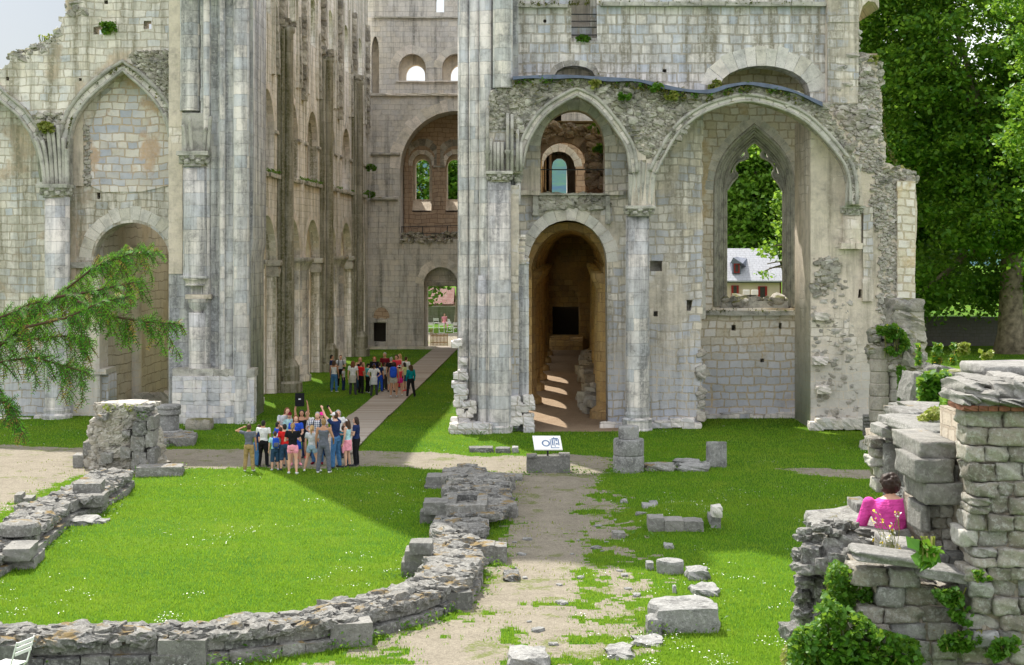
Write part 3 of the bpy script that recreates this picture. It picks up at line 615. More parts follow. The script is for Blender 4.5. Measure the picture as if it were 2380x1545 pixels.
# lower front wall with the two openings one above the other
lowh = arch((1227, 617), (1320, 511), (1411, 610), False); uph = arch((1256, 340), (1338, 254), (1406, 340), False)
lw = face_wall('transept_wall', 58.6, [(1190, 1012), (1190, 130), (1520, 130), (1520, 1012), (1413, 1012), (1411, 610)]+lowh[::-1][1:-1]+[(1227, 617), (1227, 1012)], [[(1256, 451)]+uph+[(1406, 451)]], 1.2, M['front'], AB)
ring(lowh, 58.6, .46, .3, .03, .36, lw); ring(uph, 58.6, .40, .3, .03, .36, lw, 'vous')
a = Acc().pbox(1252, 1412, 449, 453, 58.3, .6); a.build('sill', M['rub'], lw); r_ = Acc(); rubble(r_, [(1252, 453), (1412, 453), (1412, 488), (1370, 480), (1290, 480), (1252, 492)], 58.6, (.15, .34), 120, .06); r_.build('rubble_core', M['rub'], lw)
pilaster(1238, 1252, 455, 500, 58.4, .3, 'mould', lw); pilaster(1408, 1418, 455, 520, 58.4, .3, 'mould', lw); ledge(1188, 1256, 442, 453, 58.3, .4, lw, 'front'); ledge(1406, 1450, 442, 453, 58.3, .4, lw, 'front')
a = Acc(); V, F = tube([W(1254, 394, 58.9), W(1408, 394, 58.9)], .025, 6); a.add(V, F); a.build('railing', M['iron'], lw)
# spandrels of broken rubble with the pointed and the wide arch
A1 = [(1212, 391)]+[(1222, 340), (1243, 296), (1270, 262), (1304, 238), (1341, 218), (1379, 238), (1409, 269), (1437, 306), (1460, 347)]+[(1467, 402)]
A2 = [(1522, 402), (1542, 361), (1578, 303), (1630, 262), (1688, 240), (1741, 232), (1805, 246), (1860, 270), (1900, 302), (1940, 346), (1966, 382), (1977, 420), (1979, 475)]
FL = [(1192, 177), (1300, 173), (1400, 178), (1480, 183), (1530, 193), (1600, 207), (1650, 207), (1690, 196), (1740, 190), (1790, 195), (1840, 207), (1912, 237)]
def smooth(P, n=6):
    P = np.array(P, float); t = np.arange(len(P)); q = np.linspace(0, len(P)-1, (len(P)-1)*n+1); out = []
    for x in q:
        i = min(int(x), len(P)-2); f = x-i; p0 = P[max(i-1, 0)]; p1 = P[i]; p2 = P[i+1]; p3 = P[min(i+2, len(P)-1)]
        out.append(tuple(.5*((2*p1)+(-p0+p2)*f+(2*p0-5*p1+4*p2-p3)*f*f+(-p0+3*p1-3*p2+p3)*f**3)))
    return out
FLs = smooth(FL); A2s = smooth(A2, 4); A1s = smooth(A1[:6], 4)[:-1]+smooth(A1[5:], 4)
sp = face_wall('spandrel', 56.3, [(1133, 400), (1131, 300)]+ragged([(1133, 250), (1140, 210), (1192, 182)], 8, 2)+[(u, v+5) for u, v in FLs]+ragged([(1925, 262), (1975, 330), (2000, 400), (2006, 478)], 8, 2)+A2s[::-1]+[(1522, 478), (1466, 478)]+A1s[::-1]+[(1212, 402)], [], 1.3, M['front'], AB)
r_ = Acc()
up1 = [(1140, 215), (1192, 186)]+[(u, v+6) for u, v in FLs[:40]]+[(1530, 380), (1480, 345), (1440, 285), (1400, 238), (1342, 203), (1290, 222), (1255, 255), (1225, 300), (1205, 350), (1195, 300), (1140, 300)]
rubble(r_, up1, 56.3, (.05, .15), 3200, .05, .5); rubble(r_, up1, 56.3, (.16, .3), 120, .08, .3, 3)
up2 = [(u, v+6) for u, v in FLs[30:]]+[(1930, 270), (1985, 360), (1995, 470), (1985, 470), (1960, 345), (1900, 280), (1800, 228), (1741, 212), (1680, 220), (1610, 245), (1560, 290), (1535, 330)]
rubble(r_, up2, 56.3, (.05, .15), 1500, .05, .5); rubble(r_, up2, 56.3, (.16, .3), 60, .08, .3, 3)
r_.build('rubble_core', M['rub'], sp)
ring([(u, v-14) for u, v in A1s[4:-4]], 56.3, .26, .3, .03, .22, sp, 'rub'); ring([(u, v-12) for u, v in A2s[10:-14]], 56.3, .3, .3, .05, .26, sp, 'rub')
ring(A1s, 56.3, .24, .5, .10, .5, sp, 'mouldp') if 'mouldp' in M else ring(A1s, 56.3, .24, .5, .10, .5, sp, 'vous'); ring(A2s, 56.3, .22, .5, .10, .5, sp, 'vous')
moulding(A1s, 56.2, (.06, .07), (-.03, .22), sp); moulding(A2s, 56.2, (.06, .07), (-.03, .21), sp)
moulding([(u, v) for u, v in A1s], 56.9, (.07, .07), (.05, -.02), sp)
band = FLs+[(u, v+8+2*math.sin(u*.05)) for u, v in FLs[::-1]]; face_wall('lead_flashing', 55.98, band, [], 1.75, M['lead'], sp)
# column between the two arches, and the small one at the right
C2 = shaft(1454, 1509, 500, 975, 57.0, name='column', taper=.02); capital(1451, 1521, 478, 501, 56.75, C2); base(1446, 1515, 955, 1000, 57.0, C2)
fan([(1466, 1466, 402), (1475, 1472, 380), (1484, 1484, 372), (1493, 1496, 372), (1503, 1510, 380), (1514, 1522, 402)], 478, 372, 56.4, .09); pilaster(1474, 1502, 305, 372, 56.25, .3, 'front', sp); pilaster(1464, 1516, 365, 478, 56.55, .5, 'mould', sp)
C3 = shaft(1958, 2001, 497, 566, 57.2, name='column', mat='cream'); capital(1954, 2006, 478, 498, 57.1, C3); ledge(1955, 2005, 564, 578, 56.8, .6, C3, 'cream', 'corbel')
fan([(1968, 1980, 380), (1974, 1990, 372), (1988, 2000, 380)], 478, 380, 56.6, .07)
w2 = face_wall('transept_wall', 57.9, [(1500, 1000), (1500, 225), (1632, 225)]+ragged([(1633, 235), (1633, 700), (1629, 820), (1632, 900), (1628, 1000)], 22, 2.2, 5), [[(1511, 606), (1539, 606), (1539, 630), (1511, 630)], [(1596, 697), (1610, 697), (1606, 722), (1596, 722)], [(1519, 723), (1529, 723), (1529, 735), (1519, 735)]], 3.0, M['front'], AB)
a = Acc().pbox(1508, 1640, 600, 740, 58.5, .1); a.build('putlog_back', M['rub'], w2)
# bay with the tall traceried window
def winhole(d, vb): return [(1688-d, vb)]+arch((1688-d, 442), (1753, 330-d*1.55), (1820+d, 442))+[(1820+d, vb)]
bay = face_wall('window_bay', 61.0, [(1600, 1000), (1600, 120), (1900, 120), (1900, 1000)], [winhole(26, 716), [(1700, 755), (1710, 755), (1710, 768), (1700, 768)], [(1810, 750), (1817, 750), (1817, 764), (1810, 764)], [(1767, 833), (1776, 833), (1776, 842), (1767, 842)]], .35, M['bay'], AB)
a = Acc().pbox(1620, 1680, 720, 990, 61.9, .1).pbox(1680, 1880, 725, 990, 61.9, .1); a.build('putlog_back', M['rub'], bay)
wd = face_wall('window', 61.35, [(1640, 730), (1640, 240), (1870, 240), (1870, 730)], [winhole(16, 716)], .35, M['cream'], bay)
face_wall('window_order', 61.7, [(1640, 730), (1640, 240), (1870, 240), (1870, 730)], [winhole(6, 716)], .35, M['cream'], wd)
for dd, Y, r in ((26, 60.98, .07), (21, 61.2, .05), (16, 61.33, .07), (11, 61.5, .05), (6, 61.68, .06), (1, 61.9, .06)): moulding(winhole(dd, 712), Y, (r,), (0,), wd)
ring(arch((1662, 442), (1753, 289), (1846, 442)), 61.0, .40, .2, .015, .36, bay)
cusp = [(1690, 442), (1700, 425), (1714, 408), (1706, 392), (1716, 376), (1738, 366), (1734, 348), (1743, 337), (1753, 331), (1764, 337), (1773, 348), (1769, 364), (1788, 374), (1800, 390), (1795, 407), (1808, 425), (1818, 442)]
tro = arch((1683, 446), (1753, 322), (1825, 446))
face_wall('tracery', 61.85, tro+smooth(cusp, 4)[::-1], [[(1697, 404), (1704, 380), (1713, 372), (1706, 388), (1704, 400)], [(1810, 404), (1803, 380), (1795, 372), (1801, 388), (1803, 400)], [(1722, 366), (1726, 350), (1733, 345), (1731, 360)], [(1785, 366), (1781, 350), (1776, 345), (1777, 362)]], .22, M['mould'], wd)
moulding(smooth(cusp, 4), 61.83, (.05,), (0,), wd); 
ledge(1632, 1880, 722, 733, 60.75, .6, bay, 'mould', 'string_course'); ledge(1676, 1832, 700, 722, 61.3, .8, bay, 'mould', 'window_sill')
r_ = Acc(); rubble(r_, [(1680, 694), (1830, 694), (1830, 708), (1680, 708)], 61.5, (.15, .4), 45, .3); r_.build('rubble_core', M['rub'], bay)
# broken right end of the transept
out = ragged([(1996, 132), (2026, 134), (2041, 151), (2039, 189), (2049, 219), (2051, 261), (2047, 321), (2060, 333), (2058, 378), (2078, 386), (2100, 392), (2126, 408)], 6, 2.2, 11)
rw = face_wall('transept_wall', 57.3, [(1884, 1000), (1884, 275), (1922, 250), (1922, -560), (2043, -480), (2043, 20), (2034, 5), (2018, 2), (2005, 14), (1997, 42)]+out+ragged([(2127, 412), (2132, 492), (2128, 584), (2126, 639), (2119, 791), (2112, 860)], 14, 1.0, 3)+[(2090, 1000)], [[(2001-110, 600), (1893, 600), (1893, 603), (1891, 603)], [(2700-704, 672), (2003, 672), (2003, 692), (1994, 692)]], 3.2, M['cream'], AB, 'broken right end of the transept with torn rubble edge')
pilaster(2086, 2127, 420, 1000, 57.1, .8, 'bay', rw); pilaster(1924, 1996, -300, 240, 57.15, .3, 'front', rw, chip=.02); pilaster(2006, 2030, 480, 700, 57.1, .4, 'front', rw, chip=.02)
r_ = Acc()
rubble(r_, [(1950, 80), (1996, 70), (1996, 135), (2045, 200), (2050, 330), (2060, 395), (2010, 400), (1975, 320), (1930, 255), (1930, 150)], 57.3, (.05, .17), 1000, .05, .5); rubble(r_, [(1960, 90), (1992, 90), (2040, 230), (2045, 330), (1990, 330), (1940, 250)], 57.3, (.16, .34), 60, .12, .35, 3)
rubble(r_, [(2030, 400), (2085, 395), (2092, 700), (2060, 760), (2040, 720), (2045, 560), (2020, 480)], 57.3, (.05, .17), 600, .05, .5)
rubble(r_, [(1888, 640), (1920, 590), (1960, 620), (1990, 760), (1990, 960), (1900, 985), (1888, 800)], 57.36, (.05, .22), 330, .0, .4)
rubble(r_, [(1628, 800), (1634, 800), (1634, 980), (1626, 980)], 57.95, (.2, .4), 22, .1, .2)
r_.build('rubble_core', M['rubl'], rw)
r_ = Acc(); rubble(r_, [(2040, 385), (2126, 400), (2130, 425), (2050, 420)], 57.5, (.1, .3), 90, .4, .4); rubble(r_, [(1994, 128), (2040, 140), (2044, 200), (2000, 180)], 57.6, (.15, .35), 60, .4, .3)
rubble(r_, [(1895, 600), (1950, 600), (1940, 660), (1892, 690)], 57.3, (.1, .3), 60, .05, .3); r_.build('rubble_core', M['rub'], rw)
a = Acc()
for k in range(28):
    p_ = W(1892+k*7.3, 985+random.uniform(-6, 4), 57.0); stone(a, p_, (.2, .3, .16), rough=.2, n=3)
for (u, v, s) in ((1905, 838, .2), (1912, 905, .2), (1907, 735, .2)): stone(a, W(u, v, 57.1), (s*1.3, .3, s*.7), rough=.25, n=4)
a.build('worn_plinth', M['vous'], rw)
MF = ashlar('footing_blocks', [BL, WH, GR], dark=.6, bw=.6, bh=.4, ms=.01)
for (u0, u1, v, Y) in ((1412, 1446, 990, 57.9), (1512, 1630, 985, 57.7), (1634, 1880, 969, 60.85), (-60, 100, 975, 60.9), (168, 232, 985, 61.3)):
    u = u0; a = Acc()
    while u < u1: p_ = W(u, v+random.uniform(-5, 6), Y); stone(a, p_, (random.uniform(.18, .36), .2, random.uniform(.1, .22)), rough=.2, rnd=.3, n=3); u += random.uniform(18, 34)
    a.build('footing', MF, AB)
# ---- right aisle (vaulted) and the rooms above it ----
AX = 1.15
ih = [hole(c, 2.2, -.3, 5.6, 7.2) for c in (63.6, 69.6, 75.4, 81.2, 87.0, 92.8, 98.3)]
ih[0] = hole(63.0, 2.6, -.3, 5.6, 7.4)
al = side_wall('aisle_arcade', AX, [(59.8, -.5), (59.8, 21), (101.5, 21), (101.5, -.5)], ih+[hole(c, 1.6, 10.35, 12.35, 14.1) for c in (69.6, 75.4, 81.2, 87.0, 92.8)], 1.0, M['ochre'], AB)
for y in (66.8, 72.5, 78.3, 84.1, 89.9, 95.7):
    x = AX+SH*(y-72)-.35; V, F = lathe(x, y, [(.75, -.2), (.75, .25), (.52, .4), (.5, 5.2), (.56, 5.25), (.72, 5.65), (.78, 5.7), (.78, 5.85), (.1, 5.9)], 18); build('column', V, F, M['ochre'], al, True, np.full(len(V), .5))
ar = side_wall('aisle_wall', 4.35, [(59.8, -.5), (59.8, 8.8), (59.8, 15), (66, 15.5), (68, 12.5), (76, 11), (78, 8.8), (101.5, 8.8), (101.5, -.5)], [], .9, M['ochre'], AB, faceright=False)
for i, y in enumerate((61.2, 66.8, 72.5, 78.3, 84.1, 89.9, 95.7)):
    x = 4.35+SH*(y-72)-.1; a = Acc(); V, F = lathe(x, y, [(.62, -.2), (.62, .3), (.36, .5), (.34, 5.2), (.4, 5.25), (.56, 5.65), (.56, 5.85)], 14); a.add(V, F); a.box(x-.12, x+.3, y-.55, y+.55, -.1, 6.1); a.build('wall_column', M['ochre'], ar)
def barrel(y0, y1, drop=0.0, n=14):
    V = []; F = []
    for y in (y0, y1):
        xa = AX+SH*(y-72)-.2+drop; xb = 4.35+SH*(y-72)+.2-drop; r = (xb-xa)/2
        for k in range(n+1): t = math.pi*k/n; V.append(((xa+xb)/2-r*math.cos(t), y, 5.95-drop+1.95*math.sin(t)*(r/1.85)**0))
    for k in range(n): F.append((k, k+1, n+2+k, n+1+k))
    return np.array(V), np.array(F)
a = Acc(); V, F = barrel(59.7, 101.5); a.add(V, F); a.build('vault', M['ochre'], ar)
for y in (61.2, 66.8, 72.5, 78.3, 84.1, 89.9, 95.7):
    a = Acc(); V1, F1 = barrel(y-.4, y+.4, .28); a.add(V1, F1)
    for yy in (y-.4, y+.4):
        Va, _ = barrel(yy, yy+.01, .28); Vb, _ = barrel(yy, yy+.01, 0.0); n_ = 15; a.add(np.concatenate([Va[:n_], Vb[:n_]]), [(k, k+1, n_+k+1, n_+k) for k in range(n_-1)])
    a.build('vault_arch', M['ochre'], ar)
a = Acc(); x0 = AX-1.0+SH*-12; a.add([(x0, 59.7, 8.05), (5.4, 59.7, 8.05), (7.2, 101.5, 8.05), (1.6, 101.5, 8.05), (x0, 59.7, 8.75), (5.4, 59.7, 8.75), (7.2, 101.5, 8.75), (1.6, 101.5, 8.75)], [(0, 3, 2, 1), (4, 5, 6, 7), (0, 1, 5, 4), (1, 2, 6, 5), (2, 3, 7, 6), (3, 0, 4, 7)]); a.build('tribune_floor', M['ochre'], ar)
ew = face_wall('aisle_end_wall', 101.4, [(1230, 840), (1230, 455), (1420, 455), (1420, 840)], [[(1284, 800)]+arch((1284, 700), (1315, 665), (1346, 700), False)+[(1346, 800)]], .5, M['ochre'], AB)
face_wall('tympanum', 101.7, [(1270, 712), (1270, 650), (1360, 650), (1360, 712)], [], .2, M['ochre'], ew); a = Acc().pbox(1270, 1360, 711, 800, 102.0, .1); a.build('aisle_door', M['dark'], ew)
a = Acc()
for k in range(4): a.pbox(1256-2*k, 1355, 797-6*k, 830, 100.9-.35*(3-k)-.02, .36+.36*(3-k)+.3)
a.build('steps', M['ochre'], ew)
a = Acc()
for k in range(95):
    y = random.uniform(62, 92); x = 4.2+SH*(y-72)-random.uniform(.1, .75); s = random.uniform(.14, .34)
    stone(a, (x, y, random.uniform(.05, .12)+s*(random.random() < .4)*1.6+.05), (s*random.uniform(.8, 1.4), s, s*.7), rz=random.uniform(0, 3), rough=.12, rnd=.2, n=3)
a.build('stored_carved_stones', M['rubl'], ar)
c1 = face_wall('cross_wall', 66.5, [(1215, 480), (1215, 300)]+ragged([(1262, 288), (1272, 284), (1300, 289), (1345, 297), (1372, 293), (1380, 300), (1420, 300)], 8, 2, 2)+[(1420, 480)], [[(1258, 470)]+arch((1258, 375), (1310, 329), (1362, 375), False)+[(1362, 470)]], .9, M['brown'], AB)
ring(arch((1258, 375), (1310, 329), (1362, 375), False), 66.5, .42, .3, .03, .34, c1, 'rub'); r_ = Acc(); rubble(r_, [(1255, 288), (1395, 296), (1395, 318), (1340, 316), (1300, 312), (1255, 330)], 66.5, (.15, .35), 90, .2); rubble(r_, [(1365, 300), (1400, 300), (1400, 440), (1368, 430)], 66.3, (.15, .4), 80, .3); r_.build('rubble_core', M['rub'], c1)
c2 = face_wall('cross_wall', 84, [(1230, 480), (1230, 320), (1400, 320), (1400, 480)], [[(1260, 475)]+arch((1260, 388), (1299, 349), (1338, 388), False)+[(1338, 475)]], .8, M['brown'], AB); ring(arch((1262, 388), (1299, 351), (1336, 388), False), 84, .4, .3, .03, .34, c2, 'vous')
c3 = face_wall('west_gallery_wall', 101, [(1230, 470), (1230, 150), (1420, 150), (1420, 470)], [[(1283, 449)]+arch((1283, 386), (1300, 367), (1318, 386), False)+[(1318, 449)], [(1270, 290), (1270, 248), (1305, 248), (1305, 290)]], 1.0, M['west'], AB); ring(arch((1283, 386), (1300, 367), (1318, 386), False), 101, .25, .3, .03, .3, c3)
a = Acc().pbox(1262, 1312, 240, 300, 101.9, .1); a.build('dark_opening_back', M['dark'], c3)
# the side wall of the gallery room that keeps it dark
a = Acc(); a.add([(2.2, 84, 8.7), (6.2, 84, 8.7), (6.9, 101, 8.7), (2.4, 101, 8.7)]+[(2.2, 84, 13.9), (6.2, 84, 13.9), (6.9, 101, 13.9), (2.4, 101, 13.9)], [(4, 5, 6, 7), (1, 2, 6, 5), (3, 0, 4, 7)]); a.build('gallery_room', M['brown'], AB)

# ---- crossing tower above the picture: its outline and openings over the two crossing piers are shaped to throw the lawn's shade ----
ta = [(-9.95, 17.3)]+arch((-9.95, 17.9), (-5.7, 21.3), (-2.1, 17.9), False)+[(-2.1, 17.3)]
tw = [(-13.0, 17.3), (-12.9, 33), (-12.2, 33.2), (-12.0, 36.5), (-10.4, 37), (-10.2, 38), (-7.5, 37.6), (-7.2, 35.4), (-5.6, 35.2), (-5.4, 36.8), (-3, 37.4), (-2.6, 35), (-1, 34.6), (-.8, 36.8), (1.4, 36.4), (1.8, 30), (3.2, 29.4), (3.4, 25), (3.4, 17.3)]
me, V = polymesh(tw+ta[::-1], [hole(x, .55, 27.6, 29, 29.7) for x in (-10.6, -7.5, -4.5)]+[hole(x, .6, 24.6, 26.4, 27) for x in (-2.2, -.6)], 2.2)
setv(me, np.stack([V[:, 0], 59.6-V[:, 2], V[:, 1]], 1)); me.materials.append(M['pier']); link('tower_wall', me, AB)

a = Acc(); zt = W(0, 138, 58)[2]; a.box(-.2, 5.5, 58.65, 59.9, zt, zt+.3).box(5.45, 14.2, 58.65, 61.3, zt+.02, zt+.32); a.build('lunette_shade_slab', M['brown'], AB)  # unseen slab added above the lunettes to keep them dark
a = Acc(); a.box(-18, -12.9, 63.0, 67.2, 8.7, 9.2); a.build('passage_shade_slab', M['ochre'], AB)  # flat slab in place of a vault, added to darken the left passage
# ======================= GROUND =======================
def groundmat(name, dry=False):
    m, t, b = mk(name, .95, .1); n = N(t); g = n.new('ShaderNodeNewGeometry'); P = g.outputs['Position']
    big = n.noise(P, .22, 4); mid = n.noise(P, 1.3, 5, .65); fine = n.noise(P, 22, 4, .7)
    c = n.ramp(n.m('ADD', n.m('MULTIPLY', big, .5), n.m('MULTIPLY', mid, .5)), [(.32, (.030, .105, .004)), (.48, (.065, .15, .004)), (.62, (.11, .18, .007)), (.74, (.17, .20, .02))])
    c = n.mix(n.m('MULTIPLY', n.step(fine, .45, .7), .5), c, (.02, .075, .003)); c = n.mix(n.m('MULTIPLY', n.step(n.noise(P, 60, 2), .55, .7), .4), c, (.14, .26, .02))
    n.set(b.inputs['Base Color'], c); n.set(b.inputs['Normal'], n.bump(n.m('ADD', fine, mid), .05)); return m
def gravelmat(name, c0, c1, green=.3, gsc=1.1):
    m, t, b = mk(name, .95, .1); n = N(t); g = n.new('ShaderNodeNewGeometry'); P = g.outputs['Position']
    big = n.noise(P, .3, 4); mid = n.noise(P, 1.7, 5, .65); vo = n.new('ShaderNodeTexVoronoi'); vo.inputs['Scale'].default_value = 26; n.set(vo.inputs['Vector'], P)
    c = n.mix(n.step(mid, .3, .7), c0, c1); c = n.mix(n.m('MULTIPLY', n.step(vo.outputs['Distance'], .15, .6), .35), c, tuple(x*.45 for x in c0))
    sp = n.new('ShaderNodeSeparateColor'); n.set(sp.inputs[0], vo.outputs['Color']); c = n.mix(n.m('MULTIPLY', sp.outputs[0], .35), c, tuple(min(1, x*1.35) for x in c1))
    if green:
        gm_ = n.m('MULTIPLY', n.step(n.m('ADD', n.noise(P, gsc, 5, .7), n.m('MULTIPLY', big, .4)), .86-.25*green, .92-.25*green), n.step(n.noise(P, 14, 3), .3, .55))
        c = n.mix(gm_, c, (.13, .15, .05))
    n.set(b.inputs['Base Color'], c); n.set(b.inputs['Normal'], n.bump(n.m('ADD', vo.outputs['Distance'], n.noise(P, 40, 3)), .02)); return m
M['lawn'] = groundmat('lawn_grass'); M['gravel'] = gravelmat('gravel', (.185, .162, .125), (.285, .255, .20), .4); M['dirt'] = gravelmat('aisle_dirt', (.27, .19, .12), (.36, .27, .19), 0)
gp = lambda L: [G(u, v)[:2] for u, v in L]
GRAV = [gp([(-260, 1032), (0, 1033), (180, 1040), (370, 1046), (560, 1045), (845, 1045), (1000, 1050), (1100, 1056), (1225, 1058), (1300, 1052), (1420, 1062), (1425, 1085), (1395, 1112), (1372, 1150), (1352, 1220), (1362, 1290), (1345, 1340), (1380, 1400), (1330, 1440), (1265, 1560), (1120, 1750), (420, 1750), (640, 1556), (760, 1520), (860, 1495), (1000, 1456), (1112, 1400), (1150, 1330), (1184, 1290), (1188, 1220), (1172, 1150), (1200, 1108), (1100, 1092), (1000, 1088), (850, 1086), (560, 1088), (420, 1088), (372, 1100), (175, 1105), (60, 1160), (0, 1190), (-200, 1290), (-420, 1290)]),
        gp([(1808, 1090), (1860, 1087), (1980, 1089), (2300, 1092), (2300, 1112), (1990, 1107), (1880, 1103)])]
SOFT = gp([(1340, 1110), (1430, 1150), (1470, 1230), (1540, 1330), (1500, 1400), (1560, 1480), (1420, 1600), (1200, 1600), (1300, 1440), (1340, 1300)]); WORN = gp([(1120, 1420), (1420, 1380), (1400, 1640), (500, 1640), (640, 1540), (1000, 1470)])
GRAV.append([(-14, 103.2), (10, 103.2), (10, 119.5), (-14, 119.5)])
AIS = [(.0, 56.7), (4.6, 56.7), (4.6, 60), (6.9, 101.6), (1.6, 101.6), (.4, 60), (.0, 60)]
def gmask(x, y):
    P = np.stack([x, y, x*0], 1); dx = (vnoise(P, .9, 21)-.5)*.8+(vnoise(P, 3.1, 22)-.5)*.6+(vnoise(P, 8, 25)-.5)*.4; dy = (vnoise(P, .9, 23)-.5)*.8+(vnoise(P, 3.1, 24)-.5)*.6+(vnoise(P, 8, 26)-.5)*.4
    s = np.clip((62-y)/20, .3, 1); m = np.zeros(x.shape, bool)
    for p in GRAV: m |= inpoly(x+dx*s, y+dy*s, p)
    n1 = fbm(P, 1.5, 61, 4)+(vnoise(P, 6, 62)-.5)*.25
    m |= inpoly(x+dx*2, y+dy*2, SOFT) & (n1 > .50)
    m &= ~(inpoly(x+dx, y+dy, WORN) & (n1 < .36))
    return m
x0, x1, y0, y1, c = -26, 26, 21, 104, .12
nx, ny = int((x1-x0)/c), int((y1-y0)/c); gx, gy = np.meshgrid(x0+np.arange(nx+1)*c, y0+np.arange(ny+1)*c)
V = np.stack([gx.ravel(), gy.ravel(), ht(gx, gy).ravel()], 1)
edge = np.minimum.reduce([gx.ravel()-x0, x0+nx*c-gx.ravel(), gy.ravel()-y0, y0+ny*c-gy.ravel()]); V[:, 2] *= np.clip(edge/2, 0, 1)
i, j = np.meshgrid(np.arange(nx), np.arange(ny)); a_ = (j*(nx+1)+i).ravel(); Q = np.stack([a_, a_+1, a_+nx+2, a_+nx+1], 1)
ctr = V[Q].mean(1); mg = gmask(ctr[:, 0], ctr[:, 1]); ma = inpoly(ctr[:, 0], ctr[:, 1], AIS)
def sub(name, sel, mat, extra=None):
    q = Q[sel]; u_, inv = np.unique(q, return_inverse=True); Vn = V[u_]; F = [inv.reshape(-1, 4)]
    if extra is not None: F.append(extra[1]+len(Vn)); Vn = np.concatenate([Vn, extra[0]])
    return tag(build(name, Vn, F, mat, smooth=True), None, None, kind='structure')
xa, xb, ya, yb = x0, x0+nx*c, y0, y0+ny*c
ov = np.array([(-900, -60, 0), (900, -60, 0), (900, 1600, 0), (-900, 1600, 0), (xa, ya, 0), (xb, ya, 0), (xb, yb, 0), (xa, yb, 0)], float)
sub('lawn', ~mg & ~ma, M['lawn'], (ov, np.array([(0, 1, 5, 4), (1, 2, 6, 5), (2, 3, 7, 6), (3, 0, 4, 7)])))
sub('gravel_path', mg, M['gravel']); sub('aisle_floor', ma, M['dirt'])
tag(build('gravel_forecourt', [(-30, yb+.02, .012), (25, yb+.02, .012), (25, 119.5, .012), (-30, 119.5, .012)], np.array([(0, 1, 2, 3)]), M['gravel']), None, None, kind='structure')
# boardwalk
M['board'] = None
m, t, b = mk('weathered_boards', .8); n = N(t); at = n.new('ShaderNodeAttribute', attribute_name='rnd'); g = n.new('ShaderNodeNewGeometry')
cc = n.ramp(at.outputs['Fac'], [(0, (.27, .22, .18)), (.5, (.36, .31, .26)), (1, (.45, .41, .36))]); n.set(b.inputs['Base Color'], n.mix(n.m('MULTIPLY', n.noise(n.vmul(g.outputs['Position'], (3, 20, 1)), 2, 4), .5), cc, (.2, .17, .14))); M['board'] = m
a = Acc(); y = 50.6
while y < 103.2:
    xc = -5.95+(y-57)*.0345; s = random.uniform(-.01, .01)
    z = .055+random.uniform(-.004, .004)+max(0, hz(xc, y)); a.box(xc-.80+s, xc+.80+s, y, y+.135, z-.04, z); y += .145
tag(a.build('boardwalk', M['board']), None, None, kind='structure')
a = Acc(); x = -10.2
while x < 2:
    if not -5.4 < x+.3 < -3.3: stone(a, (x+.3, 103.0-1.9, .08), (.31, .18, .1), rough=.03, rnd=.03, n=2)
    x += .63
tag(a.build('kerb_stones', M['vous']), 'long row of pale kerb stones across the grass before the west door', 'kerb')

# ======================= RUINS ON THE LAWN =======================
DK = [(.12, .12, .115), (.24, .23, .21), (.18, .175, .16), (.30, .29, .265)]
M['ruin'] = stonemat('foundation_stone', DK, lichen=(.50, .50, .47), lamt=.45, dark=.45, moss=(.22, .15, .05), mamt=.4, gold=.08, bump=.05)
M['ruind'] = stonemat('dark_block', [(.13, .13, .12), (.2, .195, .18), (.26, .25, .23)], lichen=(.42, .42, .39), lamt=.3, dark=.5, gold=.05, bump=.03)
M['pale'] = stonemat('pale_block', [(.24, .24, .23), (.33, .325, .31)], lichen=(.52, .52, .5), lamt=.4, dark=.85, gold=.08, bump=.04)
def blk(acc, u0, u1, vt, vb, dep=.6, rz=0, rough=.05, rnd=.08, n=4, z0=0.0, sink=.08, dy=0):
    """dressed block: front foot at survey row vb, top front arris at vt"""
    Y = GY(vb, z0)+dy; zt = CH-(vt-HV)/FP*Y; xl = (u0-CU)/FP*Y; xr = (u1-CU)/FP*Y; zb = z0-sink
    stone(acc, ((xl+xr)/2, Y+dep/2, (zb+zt)/2), ((xr-xl)/2, dep/2, (zt-zb)/2), rz=rz, rough=rough, rnd=rnd, n=n); return Y, zt
def resample(P, step):
    P = np.array(P, float); s = np.concatenate([[0], np.cumsum(np.linalg.norm(np.diff(P, axis=0), axis=1))]); q = np.arange(0, s[-1], step)
    return np.stack([np.interp(q, s, P[:, 0]), np.interp(q, s, P[:, 1])], 1), s[-1]
